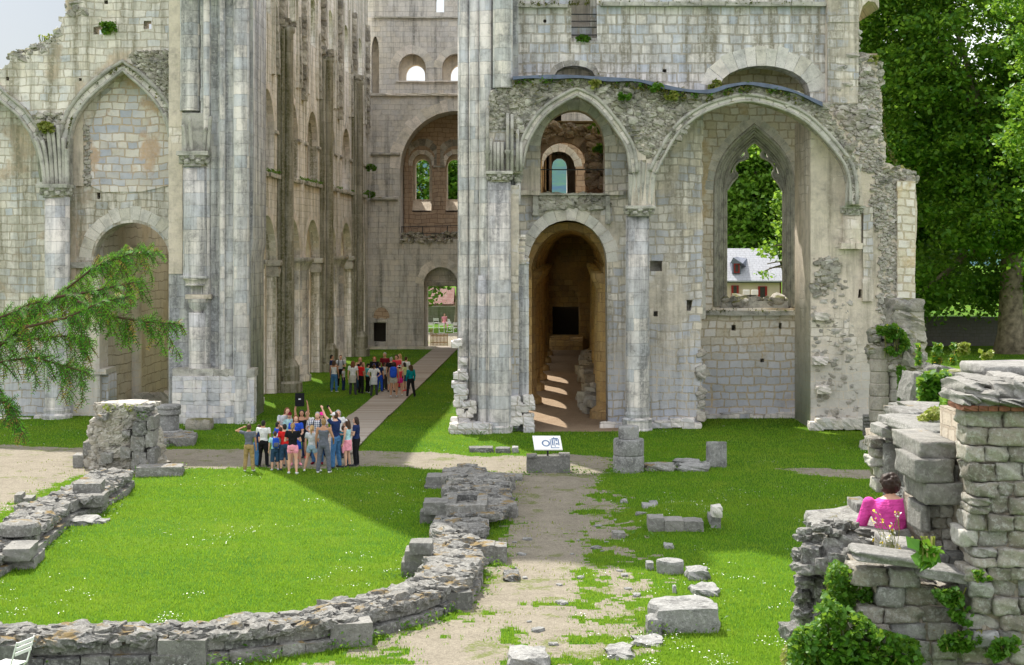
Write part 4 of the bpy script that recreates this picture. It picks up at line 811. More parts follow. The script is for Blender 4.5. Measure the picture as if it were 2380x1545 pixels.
def low_wall(root, outer, width, hgt, side=1, top=.42, dens=26, courses=2, jitter=.06, inner=True):
    """robbed-out foundation: dressed facing blocks outside, rubble heart, smaller stones inside"""
    fc = Acc(); core = Acc(); P, L = resample([G(u, v)[:2] for u, v in outer], .05); T = np.gradient(P, axis=0); T /= np.linalg.norm(T, axis=1)[:, None]; Nn = np.stack([-T[:, 1], T[:, 0]], 1)*side
    for cidx in range(courses):
        zb = -.05 if cidx == 0 else hgt*.42; h = hgt*.5 if cidx == 0 else hgt*.52; off = .0 if cidx == 0 else .14; s = random.uniform(0, .3)
        while s < L-.3:
            w_ = random.uniform(.38, .95); i = min(int((s+w_/2)/.05), len(P)-1)
            if not (cidx and random.random() < .16):
                hh = h*random.uniform(.88, 1.08); p = P[i]+Nn[i]*(off+.17); ang = math.atan2(T[i][1], T[i][0])
                stone(fc, (p[0], p[1], zb+hh/2), (w_/2*.97, .19, hh/2), rz=ang+random.uniform(-.04, .04), rx=random.uniform(-.04, .04), rough=.09, rnd=.10, n=6)
            s += w_
    if inner:
        s = 0
        while s < L-.2:
            w_ = random.uniform(.25, .6); i = min(int((s+w_/2)/.05), len(P)-1); hh = hgt*random.uniform(.55, .95); p = P[i]+Nn[i]*(width-.12)
            stone(core, (p[0], p[1], hh/2-.05), (w_/2, .18, hh/2+.04), rz=math.atan2(T[i][1], T[i][0]), rough=.22, rnd=.3, n=4); s += w_
    for k in range(int(L/.3)):
        i = min(int(k*.3/.05), len(P)-1); p = P[i]+Nn[i]*width*.55; stone(core, (p[0], p[1], hgt*.28), (.24, width*.38, hgt*.42), rz=math.atan2(T[i][1], T[i][0]), rough=.15, rnd=.2, n=3)
    for k in range(int(L*dens*1.5)):
        i = random.randrange(len(P)); o = random.uniform(.12, width-.05); p = P[i]+Nn[i]*o; sz = random.choice((.04, .05, .06, .08, .10, .14))*random.uniform(.7, 1.3)
        prof = hgt*(.78+.25*math.sin(math.pi*o/width))*random.uniform(.85, 1.05)
        stone(core, (p[0], p[1], prof), (sz*1.3, sz, sz*random.uniform(.3, .7)), rz=random.uniform(0, 3.1), rx=random.uniform(-.3, .3), rough=.3, rnd=.25, n=3 if sz < .12 else 4)
    fc.build('facing_blocks', M['ruin'], root); core.build('rubble_core', M['ruin'], root)
def part_block(root, name, mat='ruind', **k): pass
rot = thing('foundation_wall', 'long curved foundation wall of weathered grey blocks and rubble sweeping round the lawn at the bottom', 'ruined wall', (-4, 26, 0))
low_wall(rot, [(-140, 1560), (60, 1556), (200, 1552), (300, 1548), (470, 1543), (584, 1535), (700, 1519), (763, 1510), (856, 1483), (902, 1472), (995, 1447), (1041, 1427), (1084, 1410), (1112, 1378), (1122, 1350)], 1.15, .46, dens=60)
for (u0, u1, vt, vb, dep) in ((299, 364, 1484, 1540, .6), (366, 478, 1488, 1545, .7), (757, 856, 1449, 1503, .75), (1027, 1090, 1377, 1420, .7), (0, 66, 1500, 1560, .6), (934, 962, 1389, 1412, .5)):
    a = Acc(); blk(a, u0, u1, vt, vb, dep, rz=.0 if u0 < 700 else .22, rough=.03, rnd=.05, n=6); a.build('pier_block', M['ruind'], rot)
rt = thing('foundation_wall', 'foundation wall of dark blocks running from the lawn curve back to the gravel path', 'ruined wall', (-2, 40, 0))
low_wall(rt, [(1120, 1352), (1122, 1300), (1128, 1262), (1128, 1240)], 1.1, .36, dens=50); low_wall(rt, [(1132, 1190), (1134, 1150), (1136, 1112)], 1.0, .34, dens=55)
for (u0, u1, vt, vb, dep, z0, nm) in ((932, 985, 1306, 1343, .75, 0, 'block_stack'), (940, 1002, 1281, 1303, .7, .36, 'block_stack'), (951, 1004, 1262, 1280, .55, .62, 'block_stack'), (1113, 1150, 1268, 1311, .7, 0, 'block_stack'), (1146, 1178, 1270, 1309, .6, 0, 'block_stack'),
        (975, 1020, 1190, 1218, .6, 0, 'block_stack'), (983, 1040, 1168, 1189, .8, .38, 'block_stack'), (1019, 1035, 1190, 1219, .7, 0, 'block_stack'), (990, 1058, 1108, 1133, .8, .03, 'block_stack'), (986, 1062, 1130, 1138, .9, 0, 'block_stack'),
        (1050, 1085, 1122, 1148, .7, 0, 'block_stack'), (1140, 1184, 1170, 1196, .7, 0, 'block_stack'), (1136, 1188, 1194, 1206, .8, 0, 'block_stack'), (1170, 1214, 1108, 1120, .7, 0, 'block_stack')):
    a = Acc(); Yb = GY(vb, z0); blk(a, u0, u1, vt, vb, dep, rough=.06, rnd=.1, n=6, z0=z0); a.build(nm, M['ruind'] if u0 < 1100 else M['ruin'], rt)
for (u, v0, v1) in ((1030, 1182, 1258), (1118, 1192, 1250)):  # long kerbs each side of the hollow
    a = Acc(); p = G(u+18 if u < 1100 else u, v0); q = G(u-18 if u < 1100 else u+4, v1); L = math.hypot(p[0]-q[0], p[1]-q[1]); stone(a, ((p[0]+q[0])/2, (p[1]+q[1])/2, .13), (.16, L/2, .17), rz=math.atan2(q[1]-p[1], q[0]-p[0])-math.pi/2, rough=.04, n=6); a.build('kerb_block', M['ruin'], rt)
tr = thing('stone_trough', 'hollowed stone trough with shallow brown water set in the dark foundation wall', 'trough', G(1086, 1236))
a = Acc()
Yt = 37.3; xl, xr = (1036-CU)/FP*Yt, (1128-CU)/FP*Yt
for (cx, cy, hx, hy) in ((xl+.1, Yt+.85, .13, .85), (xr-.1, Yt+.85, .13, .85), ((xl+xr)/2, Yt+.08, (xr-xl)/2, .14), ((xl+xr)/2, Yt+1.65, (xr-xl)/2, .12)): stone(a, (cx, cy, .25), (hx, hy, .32), rough=.06, rnd=.06, n=6)
a.build('basin', M['ruin'], tr); wm, t, b = mk('brown_water', .12, .5); b.inputs['Base Color'].default_value = (.22, .13, .04, 1)
build('water', [(xl+.1, Yt+.1, .33), (xr-.1, Yt+.1, .33), (xr-.1, Yt+1.6, .33), (xl+.1, Yt+1.6, .33)], np.array([(0, 1, 2, 3)]), wm, tr)
a = Acc(); 
for k in range(300):
    u = random.uniform(1056, 1170); v = random.uniform(1104, 1192); 
    if v > 1150 and not 1036 < u < 1180: continue
    p = G(u, v, .4); s = random.uniform(.05, .2); stone(a, (p[0], p[1], .3+.25*math.exp(-((v-1130)/26)**2)*random.random()), (s*1.3, s, s*.5), rz=random.uniform(0, 3), rough=.3, n=3)
for k in range(40): p = G(random.uniform(1050, 1170), random.uniform(1105, 1190), .2); stone(a, (p[0], p[1], .15), (.35, .35, .25), rough=.15, n=3)
a.build('rubble_core', M['ruin'], rt)
lf = thing('foundation_wall', 'low foundation wall with moss and rubble on the left, running from the tall stump towards the chair', 'ruined wall', (-14, 36, 0))
low_wall(lf, [(81, 1296), (150, 1232), (172, 1212), (257, 1176), (296, 1150), (312, 1128)], 1.25, .48, side=1, dens=50)
low_wall(lf, [(-160, 1420), (-60, 1380), (40, 1318), (90, 1288)], 1.1, .42, side=1, dens=40)
for (u0, u1, vt, vb, dep, z0) in ((0, 72, 1300, 1325, 1.2, 0), (0, 62, 1276, 1296, 1.0, .32), (160, 232, 1176, 1196, 1.0, 0), (170, 236, 1152, 1172, .9, .3), (165, 229, 1124, 1140, .8, .58), (40, 70, 1158, 1170, .6, 0), (30, 46, 1150, 1172, .6, 0), (312, 418, 1086, 1106, .8, 0), (166, 206, 1058, 1080, .7, .1), (190, 222, 1028, 1052, .6, .5)):
    a = Acc(); blk(a, u0, u1, vt, vb, dep, rz=.12, rough=.05, rnd=.08, n=6, z0=z0); a.build('block', M['ruin'] if u0 else M['ruind'], lf)
V, F = lathe(G(26, 1310)[0], G(26,1310)[1]+.6, [(.45, .55), (.45, .72), (.4, .8), (.01, .82)], 18); build('column_stub', V, F, M['ruin'], lf, False, np.full(len(V), .6))
# the two-metre stump
st = thing('ruined_stump', 'shoulder-high lump of wall core with yellow weeds growing on its flat top', 'ruined wall', G(280, 1093))
a = Acc(); b2 = Acc(); cx, cy = G(272, 1090)[0], 47.2
for k in range(1500):
    th = random.uniform(0, 2*math.pi); z = random.uniform(0, 1.95); w_ = 1.22-.55*(z/2)**.8+.22*math.sin(z*5+th*3)*math.cos(z*3); s = random.uniform(.05, .14)
    stone(a, (cx+.25*z/2-.1+w_*math.cos(th)*1.0, cy+.55+.62*math.sin(th), z), (s*1.2, s, s*.7), rough=.35, rx=random.uniform(-.4, .4), ry=random.uniform(-.4, .4), n=2, rz=th)
for k in range(8): stone(a, (cx+.1, cy+.55, .15+.24*k), (1.2-.07*k, .62, .22), rough=.12, rnd=.4, n=6)
for k in range(60): stone(a, (cx+.2+random.uniform(-.75, .75), cy+.55+random.uniform(-.5, .5), 1.93), (.14, .12, .07), rough=.3, n=3)
a.build('rubble_core', M['rubl'], st)
for (u0, u1, vt, vb) in ((308, 342, 1050, 1096), (306, 338, 1012, 1049), (310, 343, 978, 1011), (318, 345, 958, 977), (343, 362, 1040, 1094), (340, 358, 1000, 1038), (344, 360, 966, 998), (282, 306, 1038, 1064), (312, 350, 944, 957), (236, 262, 1052, 1076), (228, 250, 962, 976), (286, 304, 1000, 1016)):
    A = W(u0, vb, 46.9); B = W(u1, vt, 46.9); stone(b2, ((A[0]+B[0])/2, 47.15, (A[2]+B[2])/2), ((B[0]-A[0])/2, .4, (B[2]-A[2])/2), rough=.12, rnd=.15, n=6, ry=random.uniform(-.05, .05))
b2.build('facing_blocks', M['ruin'], st)
# loose stones and stumps, each its own thing
def rock(label, u0, u1, vt, vb, dep, mat='pale', rough=.15, rnd=.3, cat='stone', name='loose_stone', grp='loose stones lying on the grass', n=6, rz=0, z0=0, dz=0):
    a = Acc(); Y = GY(vb); g = hz((u0+u1)/2/FP*Y-CU/FP*Y, Y+dep/2); xl = (u0-CU)/FP*Y; xr = (u1-CU)/FP*Y; zt = CH-(vt-HV)/FP*Y
    stone(a, ((xl+xr)/2, Y+dep/2, (zt+g-.08)/2+dz), ((xr-xl)/2, dep/2, max(.04, (zt-g+.08)/2)), rough=rough, rnd=rnd, n=n, rz=rz)
    return tag(a.build(name, M[mat]), label, cat, grp)
def drum(label, u0, u1, vt, vb, mat='pale', dep=.8):
    Y0 = GY(vb); r = (u1-u0)/2*px(Y0); x = ((u0+u1)/2-CU)/FP*Y0; y = Y0+r*dep; zt = CH-(vt-HV)/FP*Y0; V, F = lathe(x, y, [(.01, -.1), (r, -.1), (r*1.0, zt*.3), (r*.99, zt*.8), (r*.93, zt), (r*.5, zt+.03), (.01, zt+.02)], 40)
    P = V-np.array([x, y, 0]); P[:, 1] *= dep; D = 1+(fbm(V, 2.2, int(u0) % 37, 4)-.5)*.22; P[:, :2] *= D[:, None]; P[:, 2] += (fbm(V, 3, 5, 3)-.5)*.10; a = Acc(); a.add(P+np.array([x, y, 0]), F, random.random()); return tag(a.build('drum_stone', M[mat]), label, 'stone', 'loose stones lying on the grass')
drum('big flat-topped drum block with a lower block leaning on its front', 1512, 1674, 1412, 1464)
rock('long low block leaning against the front of the big drum block', 1528, 1672, 1416, 1474, .45, 'pale', .08, .15, n=9, rz=.05)
rock('small tilted stone at the left foot of the big drum block', 1505, 1540, 1440, 1478, .5, 'pale', .15)
drum('round worn drum stone lying alone between path and right wall', 1527, 1593, 1307, 1336)
rock('grey stone just showing at the bottom edge beside the path', 1182, 1275, 1530, 1556, .9, 'pale', .15, .35)
rock('flat pale slab right of the round drum stone', 1600, 1650, 1328, 1350, .6, 'pale', .2); rock('flat pale slab behind the big drum block', 1612, 1672, 1372, 1388, .7, 'pale', .2)
rock('small white upright stone above the round drum stone', 1545, 1566, 1266, 1276, .3, 'pale', .2); rock('small dark cube of stone on the worn grass', 1424, 1454, 1238, 1253, .35, 'ruin', .1, .15)
rock('small white pebble near the top of the worn grass', 1443, 1458, 1162, 1172, .25, 'pale', .25, .5); rock('half buried stone in the grass left of the big drum block', 1474, 1540, 1494, 1504, .6, 'pale', .3)
rock('half buried stone at the lowest point of the right lawn', 1414, 1474, 1520, 1534, .7, 'pale', .3); rock('flat stone in the yellow turf beside the curved wall', 1170, 1206, 1338, 1352, .7, 'ruin', .2)
rock('thin slab end standing beside the round drum stone', 1503, 1520, 1308, 1326, .3, 'pale', .15, .2); rock('tiny upright stone stub in front of the drum stone', 1564, 1572, 1362, 1380, .15, 'pale', .1, .2)
rock('yellow lichened round stone at the foot of the left pier', 428, 488, 976, 998, .9, 'rub', .05, .4); rock('left one of the flat kerb stones in the grass before the pier', 1090, 1146, 1041, 1050, .6, 'ruin', .08, .1)
rock('middle flat kerb stone in the grass before the pier', 1152, 1186, 1042, 1051, .5, 'ruin', .08, .1); rock('right rounded kerb stone in the grass before the pier', 1190, 1205, 1040, 1051, .5, 'pale', .15, .5)
rock('pale flat stone in the turf right of the stacked blocks', 156, 215, 1210, 1222, .8, 'pale', .2); rock('short pale flat stone lying on the left lawn', 214, 246, 1211, 1219, .5, 'pale', .2)
for k, (u0, u1, vt, vb) in enumerate(((1500, 1570, 1080, 1096), (1570, 1632, 1072, 1086), (1580, 1650, 1082, 1097), (1636, 1652, 1078, 1090))):
    rock(['rounded dark stone right of the column stump', 'long low stone furthest back beside the fluted post', 'flat broken slab in front of the long low stone', 'small wedge of stone against the fluted post'][k], u0, u1, vt, vb, .7, 'pale' if k else 'ruin', .2, .4)
PB = [(u, v) for u, v in ((1195, 1322), (1212, 1290), (1330, 1290), (1306, 1405), (1286, 1500), (1230, 1450), (1250, 1470), (1300, 1360), (1400, 1282), (1410, 1262), (1385, 1275), (1345, 1258), (1430, 1215), (1490, 1212), (1220, 1345), (1225, 1256), (1196, 1262), (1480, 1385), (1460, 1370), (1390, 1225), (1440, 1330), (1452, 1340), (1350, 1345))]
PBL = ['pale pebble half sunk in the gravel', 'flat pale chip of stone in the worn turf']
for k, (u, v) in enumerate(PB):
    p = G(u, v); s = random.uniform(.03, .09); a = Acc(); stone(a, (p[0], p[1], hz(p[0], p[1])+.01), (s*1.5, s, s*.5), rz=random.uniform(0, 3), rough=.2, rnd=.4, n=4); tag(a.build('pebble', M['pale']), PBL[k % 2], 'stone', 'pale pebbles half sunk in the gravel' if k % 2 == 0 else 'flat chips of stone in the worn turf')
# round column remains
def drum_stump(u0, u1, vb, segs, label, cat='column stump', mat='pale', sides=18, sub=None):
    Y = GY(vb)+(u1-u0)/2*px(GY(vb))*.9; x = ((u0+u1)/2-CU)/FP*Y; r = (u1-u0)/2*px(Y); o = thing('column_stump', label, cat, (x, Y, 0)); z = -.1
    for k, (rr, h) in enumerate(segs):
        V, F = lathe(x, Y, [(.01, z), (r*rr*.97, z), (r*rr, z+.04), (r*rr, z+h-.05), (r*rr*.96, z+h), (.01, z+h+.005)], sides); P = V-np.array([x, Y, 0]); D = (fbm(V, 3, k+3)-.5)*.09; V = V+P*np.array([1, 1, 0])*D[:, None]
        build('drum', V, F, M[mat], o, True, np.full(len(V), random.random())); z += h
    return o
drum_stump(1425, 1497, 1101, [(1.0, .62), (.99, .50), (.66, .40)], 'stump of three stone drums with a narrower broken drum on top')
o = drum_stump(366, 418, 1024, [(1.5, .2), (1.25, .25), (.94, .55), (1.08, .2), (1.12, .15)], 'short round column base with a worn capital behind the lump of wall', mat='pale')
a = Acc(); 
for k in range(26): p = G(random.uniform(356, 440), random.uniform(1020, 1040)); stone(a, (p[0], p[1], .12), (.3, .25, .18), rough=.15, n=4)
tag(a.build('stepped_base', M['ruin']), 'low ring of worn steps around the short column base', 'stone base')
fp = thing('stone_post', 'short fluted stone post standing upright on the right lawn', 'stone post', G(1665, 1086)); Yp = GY(1087)+.25; xp = (1665-CU)/FP*Yp; a = Acc()
for dx in (-.2, -.07, .08, .2): V, F = tube([(xp+dx, Yp-.02, -.1), (xp+dx*.97, Yp, .78)], .13 if abs(dx) > .1 else .09, 10); a.add(V, F)
stone(a, (xp, Yp+.12, .34), (.2, .2, .42), rough=.04, n=4); a.build('fluted_shaft', M['pale'], fp)
gb_ = thing('grassed_block', 'row of dark stones under a turf cap, with a yellow stone on its right corner', 'ruined wall', G(1580, 1243)); a = Acc()
for (u0, u1, vt, vb) in ((1508, 1545, 1204, 1243), (1545, 1590, 1210, 1244), (1590, 1636, 1212, 1244)): blk(a, u0, u1, vt, vb, .6, rough=.05, n=6)
a.build('facing_blocks', M['ruind'], gb_); a = Acc(); blk(a, 1652, 1676, 1200, 1238, .7, n=4); blk(a, 1496, 1530, 1178, 1200, .7, rough=.15); blk(a, 1512, 1530, 1170, 1180, .5, rough=.2, z0=.1); a.build('corner_stone', M['pale'], gb_)
a = Acc(); blk(a, 1656, 1680, 1178, 1196, .45, rough=.12, rnd=.3, z0=.5, n=6); a.build('capping_stone', M['vous'], gb_)
# information panel
ip = thing('information_panel', 'tilted white information panel on a short post over a grey stone plinth', 'sign', G(1275, 1096)); a = Acc(); Y_, zt_ = blk(a, 1224, 1325, 1062, 1099, .55, rough=.015, rnd=.03, n=6, rz=.02); a.build('plinth', M['ruind'], ip)
a = Acc(); blk(a, 1224, 1248, 1058, 1063, .5, rough=.02, rnd=.02, z0=.5, sink=0); blk(a, 1300, 1325, 1056, 1061, .5, rough=.02, rnd=.02, z0=.5, sink=0); a.build('plinth_end', M['ruin'], ip)
yp = Y_+.3; xpn = (1273-CU)/FP*yp; V, F = tube([(xpn, yp, zt_-.05), (xpn, yp, zt_+.28)], .03, 8); build('post', V, F, M['iron'], ip, rnd=np.zeros(len(V)))
wp = plain('panel_white', (.78, .78, .76), .4, .4, .02); ink = plain('panel_ink', (.12, .18, .30), .5, .3, .1)
def PT(s, t, d=0.0): return (xpn-.05-.42+.86*s+.06*(1-t), yp-.28+.5*t-d*.6, zt_+.2+.36*t+d)
def slab(acc, s0, s1, t0, t1, d0, d1): acc.add([PT(s, t, d) for d in (d0, d1) for t in (t0, t1) for s in (s0, s1)], [(0, 2, 3, 1), (4, 5, 7, 6), (0, 1, 5, 4), (2, 6, 7, 3), (0, 4, 6, 2), (1, 3, 7, 5)])
a = Acc(); slab(a, 0, 1, 0, 1, 0, .03); a.build('panel', wp, ip); a = Acc(); 
th = np.linspace(0, 2*math.pi, 17)
for k in range(16): a.add([PT(.44+r*math.cos(q)*.75, .45+r*math.sin(q)*1.2, .033) for r in (.13, .2) for q in (th[k], th[k+1])], [(0, 1, 3, 2)])
for s, t, w_, h_ in ((.60, .15, .03, .6), (.66, .3, .05, .5), (.74, .2, .03, .7), (.8, .35, .06, .12), (.8, .6, .06, .2), (.88, .3, .04, .45), (.70, .75, .2, .08), (.6, .1, .3, .05), (.05, .9, .02, .05)): slab(a, s, s+w_, t, t+h_, .031, .034)
a.build('plan_drawing', ink, ip)
# ruined shafts at the right
rp = thing('ruined_pier', 'broken pier of two round shafts with weeds on top beside the right wall', 'ruined pier', G(2060, 1040)); Y = 52
for (u0, u1, v0) in ((2026, 2070, 822), (2071, 2099, 850)):
    c_ = W((u0+u1)/2, 1040, Y); r = (u1-u0)/2*px(Y); zt = W(0, v0, Y)[2]; prof = []; z = -.1
    while z < zt: h = random.uniform(.34, .5); e = random.uniform(-.02, .03); prof += [(r-.03, z), (r+e, z+.04), (r+e, z+h-.04), (r-.03, z+h)]; z += h
    V, F = lathe(c_[0], Y+.3, prof+[(.01, z)], 16); V[:, :2] += ((fbm(V, 2.5, 5)-.5)*.08)[:, None]; build('shaft', V, F, M['rubl'], rp, False, np.full(len(V), random.random()))
a = Acc(); rubble(a, [(2032, 770), (2060, 758), (2100, 772), (2120, 800), (2145, 850), (2150, 1040), (2098, 1040), (2098, 850), (2030, 840)], 52.5, (.2, .5), 260, .5, .3, 3)
for (u, v) in ((2040, 1034), (2060, 1036), (2028, 1038), (2055, 1030)): p = W(u, v, 52); stone(a, p, (.4, .4, .2), rough=.2, n=4)
for k in range(14): c_ = W(2085, 0, 53.3); stone(a, (c_[0]+.3, 53.5, .2+.36*k), (.8-.02*k, .7, .22), rough=.15, n=4)
a.build('rubble_core', M['rub'], rp)
a = Acc()
for k in range(6): V, F = tube([W(2006, 968+k*8, 55.4), W(2030, 968+k*8, 55.4)], .09, 8); a.add(V, F)
tag(a.build('stacked_drums', M['ruin']), 'little stack of horizontal shaft pieces at the foot of the right wall', 'stone')
# ======================= RIGHT FOREGROUND WALL =======================
r6 = lambda x, y: (1753+.3946*x, 935+.3946*y)
FG = [(.21, .19, .155), (.40, .37, .31), (.30, .27, .22), (.48, .46, .41), (.26, .23, .18), (.38, .38, .37)]
M['fg'] = stonemat('foreground_masonry', FG, lichen=(.62, .63, .60), lamt=.4, dark=.55, gold=.10, bump=.03, scale=1.6); M['fgd'] = stonemat('foreground_dark_blocks', [(.15, .15, .14), (.22, .21, .19), (.28, .27, .25)], lichen=(.45, .46, .43), lamt=.28, dark=.6, gold=.28, bump=.02, scale=1.6)
M['fgr'] = stonemat('rough_rock', [(.16, .155, .14), (.28, .27, .25), (.36, .35, .32)], lichen=(.6, .61, .58), lamt=.5, dark=.7, moss=(.16, .14, .04), mamt=.25, gold=.05, bump=.05, scale=1.8)
M['ledge'] = stonemat('ledge_stone', [(.22, .215, .2), (.3, .29, .27)], lichen=(.5, .5, .47), lamt=.4, dark=.6, gold=.15, bump=.03, scale=1.6)
M['mortar'] = ashlar('wall_core', [(.26, .23, .18), (.34, .30, .24), (.30, .26, .2)], bw=.3, bh=.16, ms=.02, mortar=(.24, .20, .15), dark=.6, bump=.06); M['brick'] = plain('old_brick', (.17, .075, .045), .9, .2, .4, 8, bump=.02)
fw = thing('ruined_chapel_wall', 'near ruined wall of coursed rubble with stepped ledges, brick band and weeds at the right', 'ruined wall', (4, 14, 0))
def masonry(poly, Y, hr=(20, 34), wr=(26, 56), dep=.35, mat='fg', back=True, v_end=1700, name='masonry', bulge=.05):
    a = Acc(); P = np.array(poly); u0, v0 = P.min(0); u1, v1 = P.max(0); v = v0
    while v < v1:
        h = random.uniform(*hr); u = u0-random.uniform(0, 30)
        while u < u1:
            w_ = random.uniform(*wr)*(1.5 if random.random() < .12 else 1); cu_, cv = u+w_/2, v+h/2
            if inpoly(np.array([cu_, cu_-16, cu_+16]), np.array([cv]*3), poly).any():
                A = W(u, v+h, Y); B = W(u+w_, v, Y); sp_ = random.random()
                if sp_ < .05:   # two thin stones in one course
                    for q in (0, .5): stone(a, ((A[0]+B[0])/2, Y+dep/2+random.uniform(-bulge, bulge), A[2]+(B[2]-A[2])*(q+.25)), ((B[0]-A[0])/2*.93, dep/2, (B[2]-A[2])/4*.9), rough=.14, rnd=.16, n=6)
                else: stone(a, ((A[0]+B[0])/2, Y+dep/2+random.uniform(-bulge, bulge), (A[2]+B[2])/2), ((B[0]-A[0])/2*.95, dep/2, (B[2]-A[2])/2*.94), rough=.17, rnd=.11, n=6, ry=random.uniform(-.03, .03))
            u += w_
        v += h
    o = a.build(name, M[mat], fw, True)
    if back: pc = P.mean(0); face_wall('mortar_core', Y+.055, [(p[0]+(pc[0]-p[0])*.12, p[1]+(pc[1]-p[1])*.05) for p in poly], [], 1.2, M['mortar'], o)
    return o
masonry([(2262, 955), (2520, 955), (2520, 1760), (2274, 1760), (2274, 1300), (2262, 1290)], 13.5, hr=(30, 46), wr=(38, 64))
masonry([r6(620, 975), r6(1000, 1060), r6(1330, 1110), r6(1330, 1760), (2140, 1760), r6(980, 1500), r6(960, 1420), r6(730, 1370), r6(690, 1130)], 13.75, hr=(34, 52), wr=(52, 92))
masonry([r6(1075, 610), r6(1290, 610), r6(1290, 905), r6(1080, 905), r6(1060, 780), r6(1060, 660)], 14.3, hr=(22, 34), wr=(20, 38))
def fblk(x0_, x1_, y0_, y1_, Y, dep, mat='fgd', rz=0, rx=0, rough=.06, rnd=.06, n=9, name='block', ry=0):
    a = Acc(); A = W(*r6(x0_, y1_), Y); B = W(*r6(x1_, y0_), Y); stone(a, ((A[0]+B[0])/2, Y+dep/2, (A[2]+B[2])/2), ((B[0]-A[0])/2, dep/2, (B[2]-A[2])/2), rz=rz, rx=rx, ry=ry, rough=rough, rnd=rnd, n=n); return a.build(name, M[mat], fw, True)
for q in ((985, 1200, 238, 335, 14.1, 1.1), (1195, 1297, 262, 345, 14.15, 1.0), (955, 1180, 338, 474, 14.0, .8), (1182, 1296, 372, 478, 14.15, .6), (1012, 1286, 478, 606, 14.0, .8), (985, 1040, 610, 770, 14.2, .5), (1060, 1150, 900, 1000, 14.05, .4), (1150, 1290, 895, 1005, 14.05, .4), (875, 985, 850, 955, 14.15, .5), (780, 875, 820, 930, 14.5, .5)): fblk(*q)
fblk(612, 1005, 905, 960, 13.5, .45, 'ledge', ry=.13, rough=.1, rnd=.12, name='ledge_slab'); fblk(990, 1330, 1000, 1060, 13.5, .45, 'ledge', ry=.13, rough=.1, rnd=.12, name='ledge_slab')
# rocky mass the woman sits on
a = Acc()
RK = [(430, 735, 15.4, 96, 34), (560, 760, 15.3, 80, 30), (370, 800, 15.1, 50, 42), (450, 850, 15.0, 70, 50), (350, 890, 14.9, 60, 50), (540, 830, 15.0, 70, 50), (620, 850, 15.0, 70, 45), (300, 980, 14.8, 55, 26), (400, 960, 14.8, 60, 50), (500, 930, 14.8, 70, 60), (590, 920, 14.7, 60, 60), (300, 1060, 14.9, 50, 24), (290, 1125, 15, 42, 28), (380, 1080, 15, 60, 60), (330, 1190, 15.1, 60, 60), (440, 1200, 15, 80, 60), (300, 1290, 15, 46, 40), (400, 1280, 14.8, 50, 44), (490, 1330, 14.6, 34, 34), (220, 1360, 14.5, 46, 44), (450, 1500, 13.9, 92, 56), (330, 1420, 15, 90, 70), (520, 1080, 15, 80, 80), (650, 1010, 14.8, 60, 50), (700, 905, 15.3, 80, 30), (800, 915, 15.2, 90, 34), (620, 720, 16.2, 70, 26), (560, 690, 16.4, 60, 22), (1000, 640, 16.9, 60, 60), (930, 560, 16.9, 60, 52), (1010, 540, 17, 50, 44), (860, 600, 17, 60, 60)]
for (x, y, Y, hx, hy) in RK:
    p_ = W(*r6(x, y), Y); k_ = px(Y)*.3946; stone(a, (p_[0], p_[1]+hx*k_*.5, p_[2]), (hx*k_, hx*k_*1.1+.05, hy*k_), rough=.22, rnd=.28, n=9, rx=random.uniform(-.15, .15), rz=random.uniform(-.3, .3), ry=random.uniform(-.12, .12))
for k in range(260):
    x, y = random.uniform(260, 900), random.uniform(700, 1300); 
    if x > 600 and y < 880: continue
    p_ = W(*r6(x, y), 14.9+random.random()*.3); s_ = random.uniform(.02, .07); stone(a, p_, (s_*1.4, s_, s_*.6), rough=.35, rnd=.3, n=3, rz=random.uniform(0, 3))
a.build('rock_mass', M['fgr'], fw)
a = Acc()
for k in range(9): stone(a, (4.25+.1*random.random(), 16.1, .2+.45*k), (1.05, .75, .30), rough=.14, rnd=.2, n=6)
for k in range(8): stone(a, (3.35, 15.5, .1+.42*k), (.42, .45, .28), rough=.16, rnd=.25, n=6, rz=random.uniform(-.3, .3))
a.build('wall_heart', M['fgr'], fw)
fblk(606, 690, 600, 690, 16.4, .5, 'ruin')
# upper stepped part with clustered shafts
a = Acc()
for (x, r) in ((800, .085), (838, .05), (875, .085), (925, .10), (970, .07)):
    A = W(*r6(x, 1000), 17.6); B = W(*r6(x, 205), 17.6); pr = []
    V, F = tube([(A[0], 17.6, z) for z in np.arange(A[2], B[2], .25)], r, 10); V += ((fbm(V, 4, 3)-.5)*.02)[:, None]; a.add(V, F, random.random())
a.build('clustered_shafts', M['ruin'], fw, True)
masonry([r6(760, 215), r6(1300, 215), r6(1300, 520), r6(800, 520)], 17.75, hr=(18, 30), wr=(20, 44))
for q in ((755, 830, 150, 210, 17.3, .6, 'ledge'), (815, 945, 105, 190, 17.3, .7, 'ledge'), (870, 1035, 62, 125, 18.2, .9, 'ruin'), (935, 1180, 135, 180, 17.0, 1.2, 'ledge'), (990, 1270, 175, 235, 15.8, 1.6, 'ledge'), (1110, 1185, 128, 180, 16.6, .5, 'fg'), (1000, 1290, 60, 120, 19, 1.4, 'ruin')): fblk(*q[:6], q[6], rough=.12, rnd=.15, name='ledge_slab')
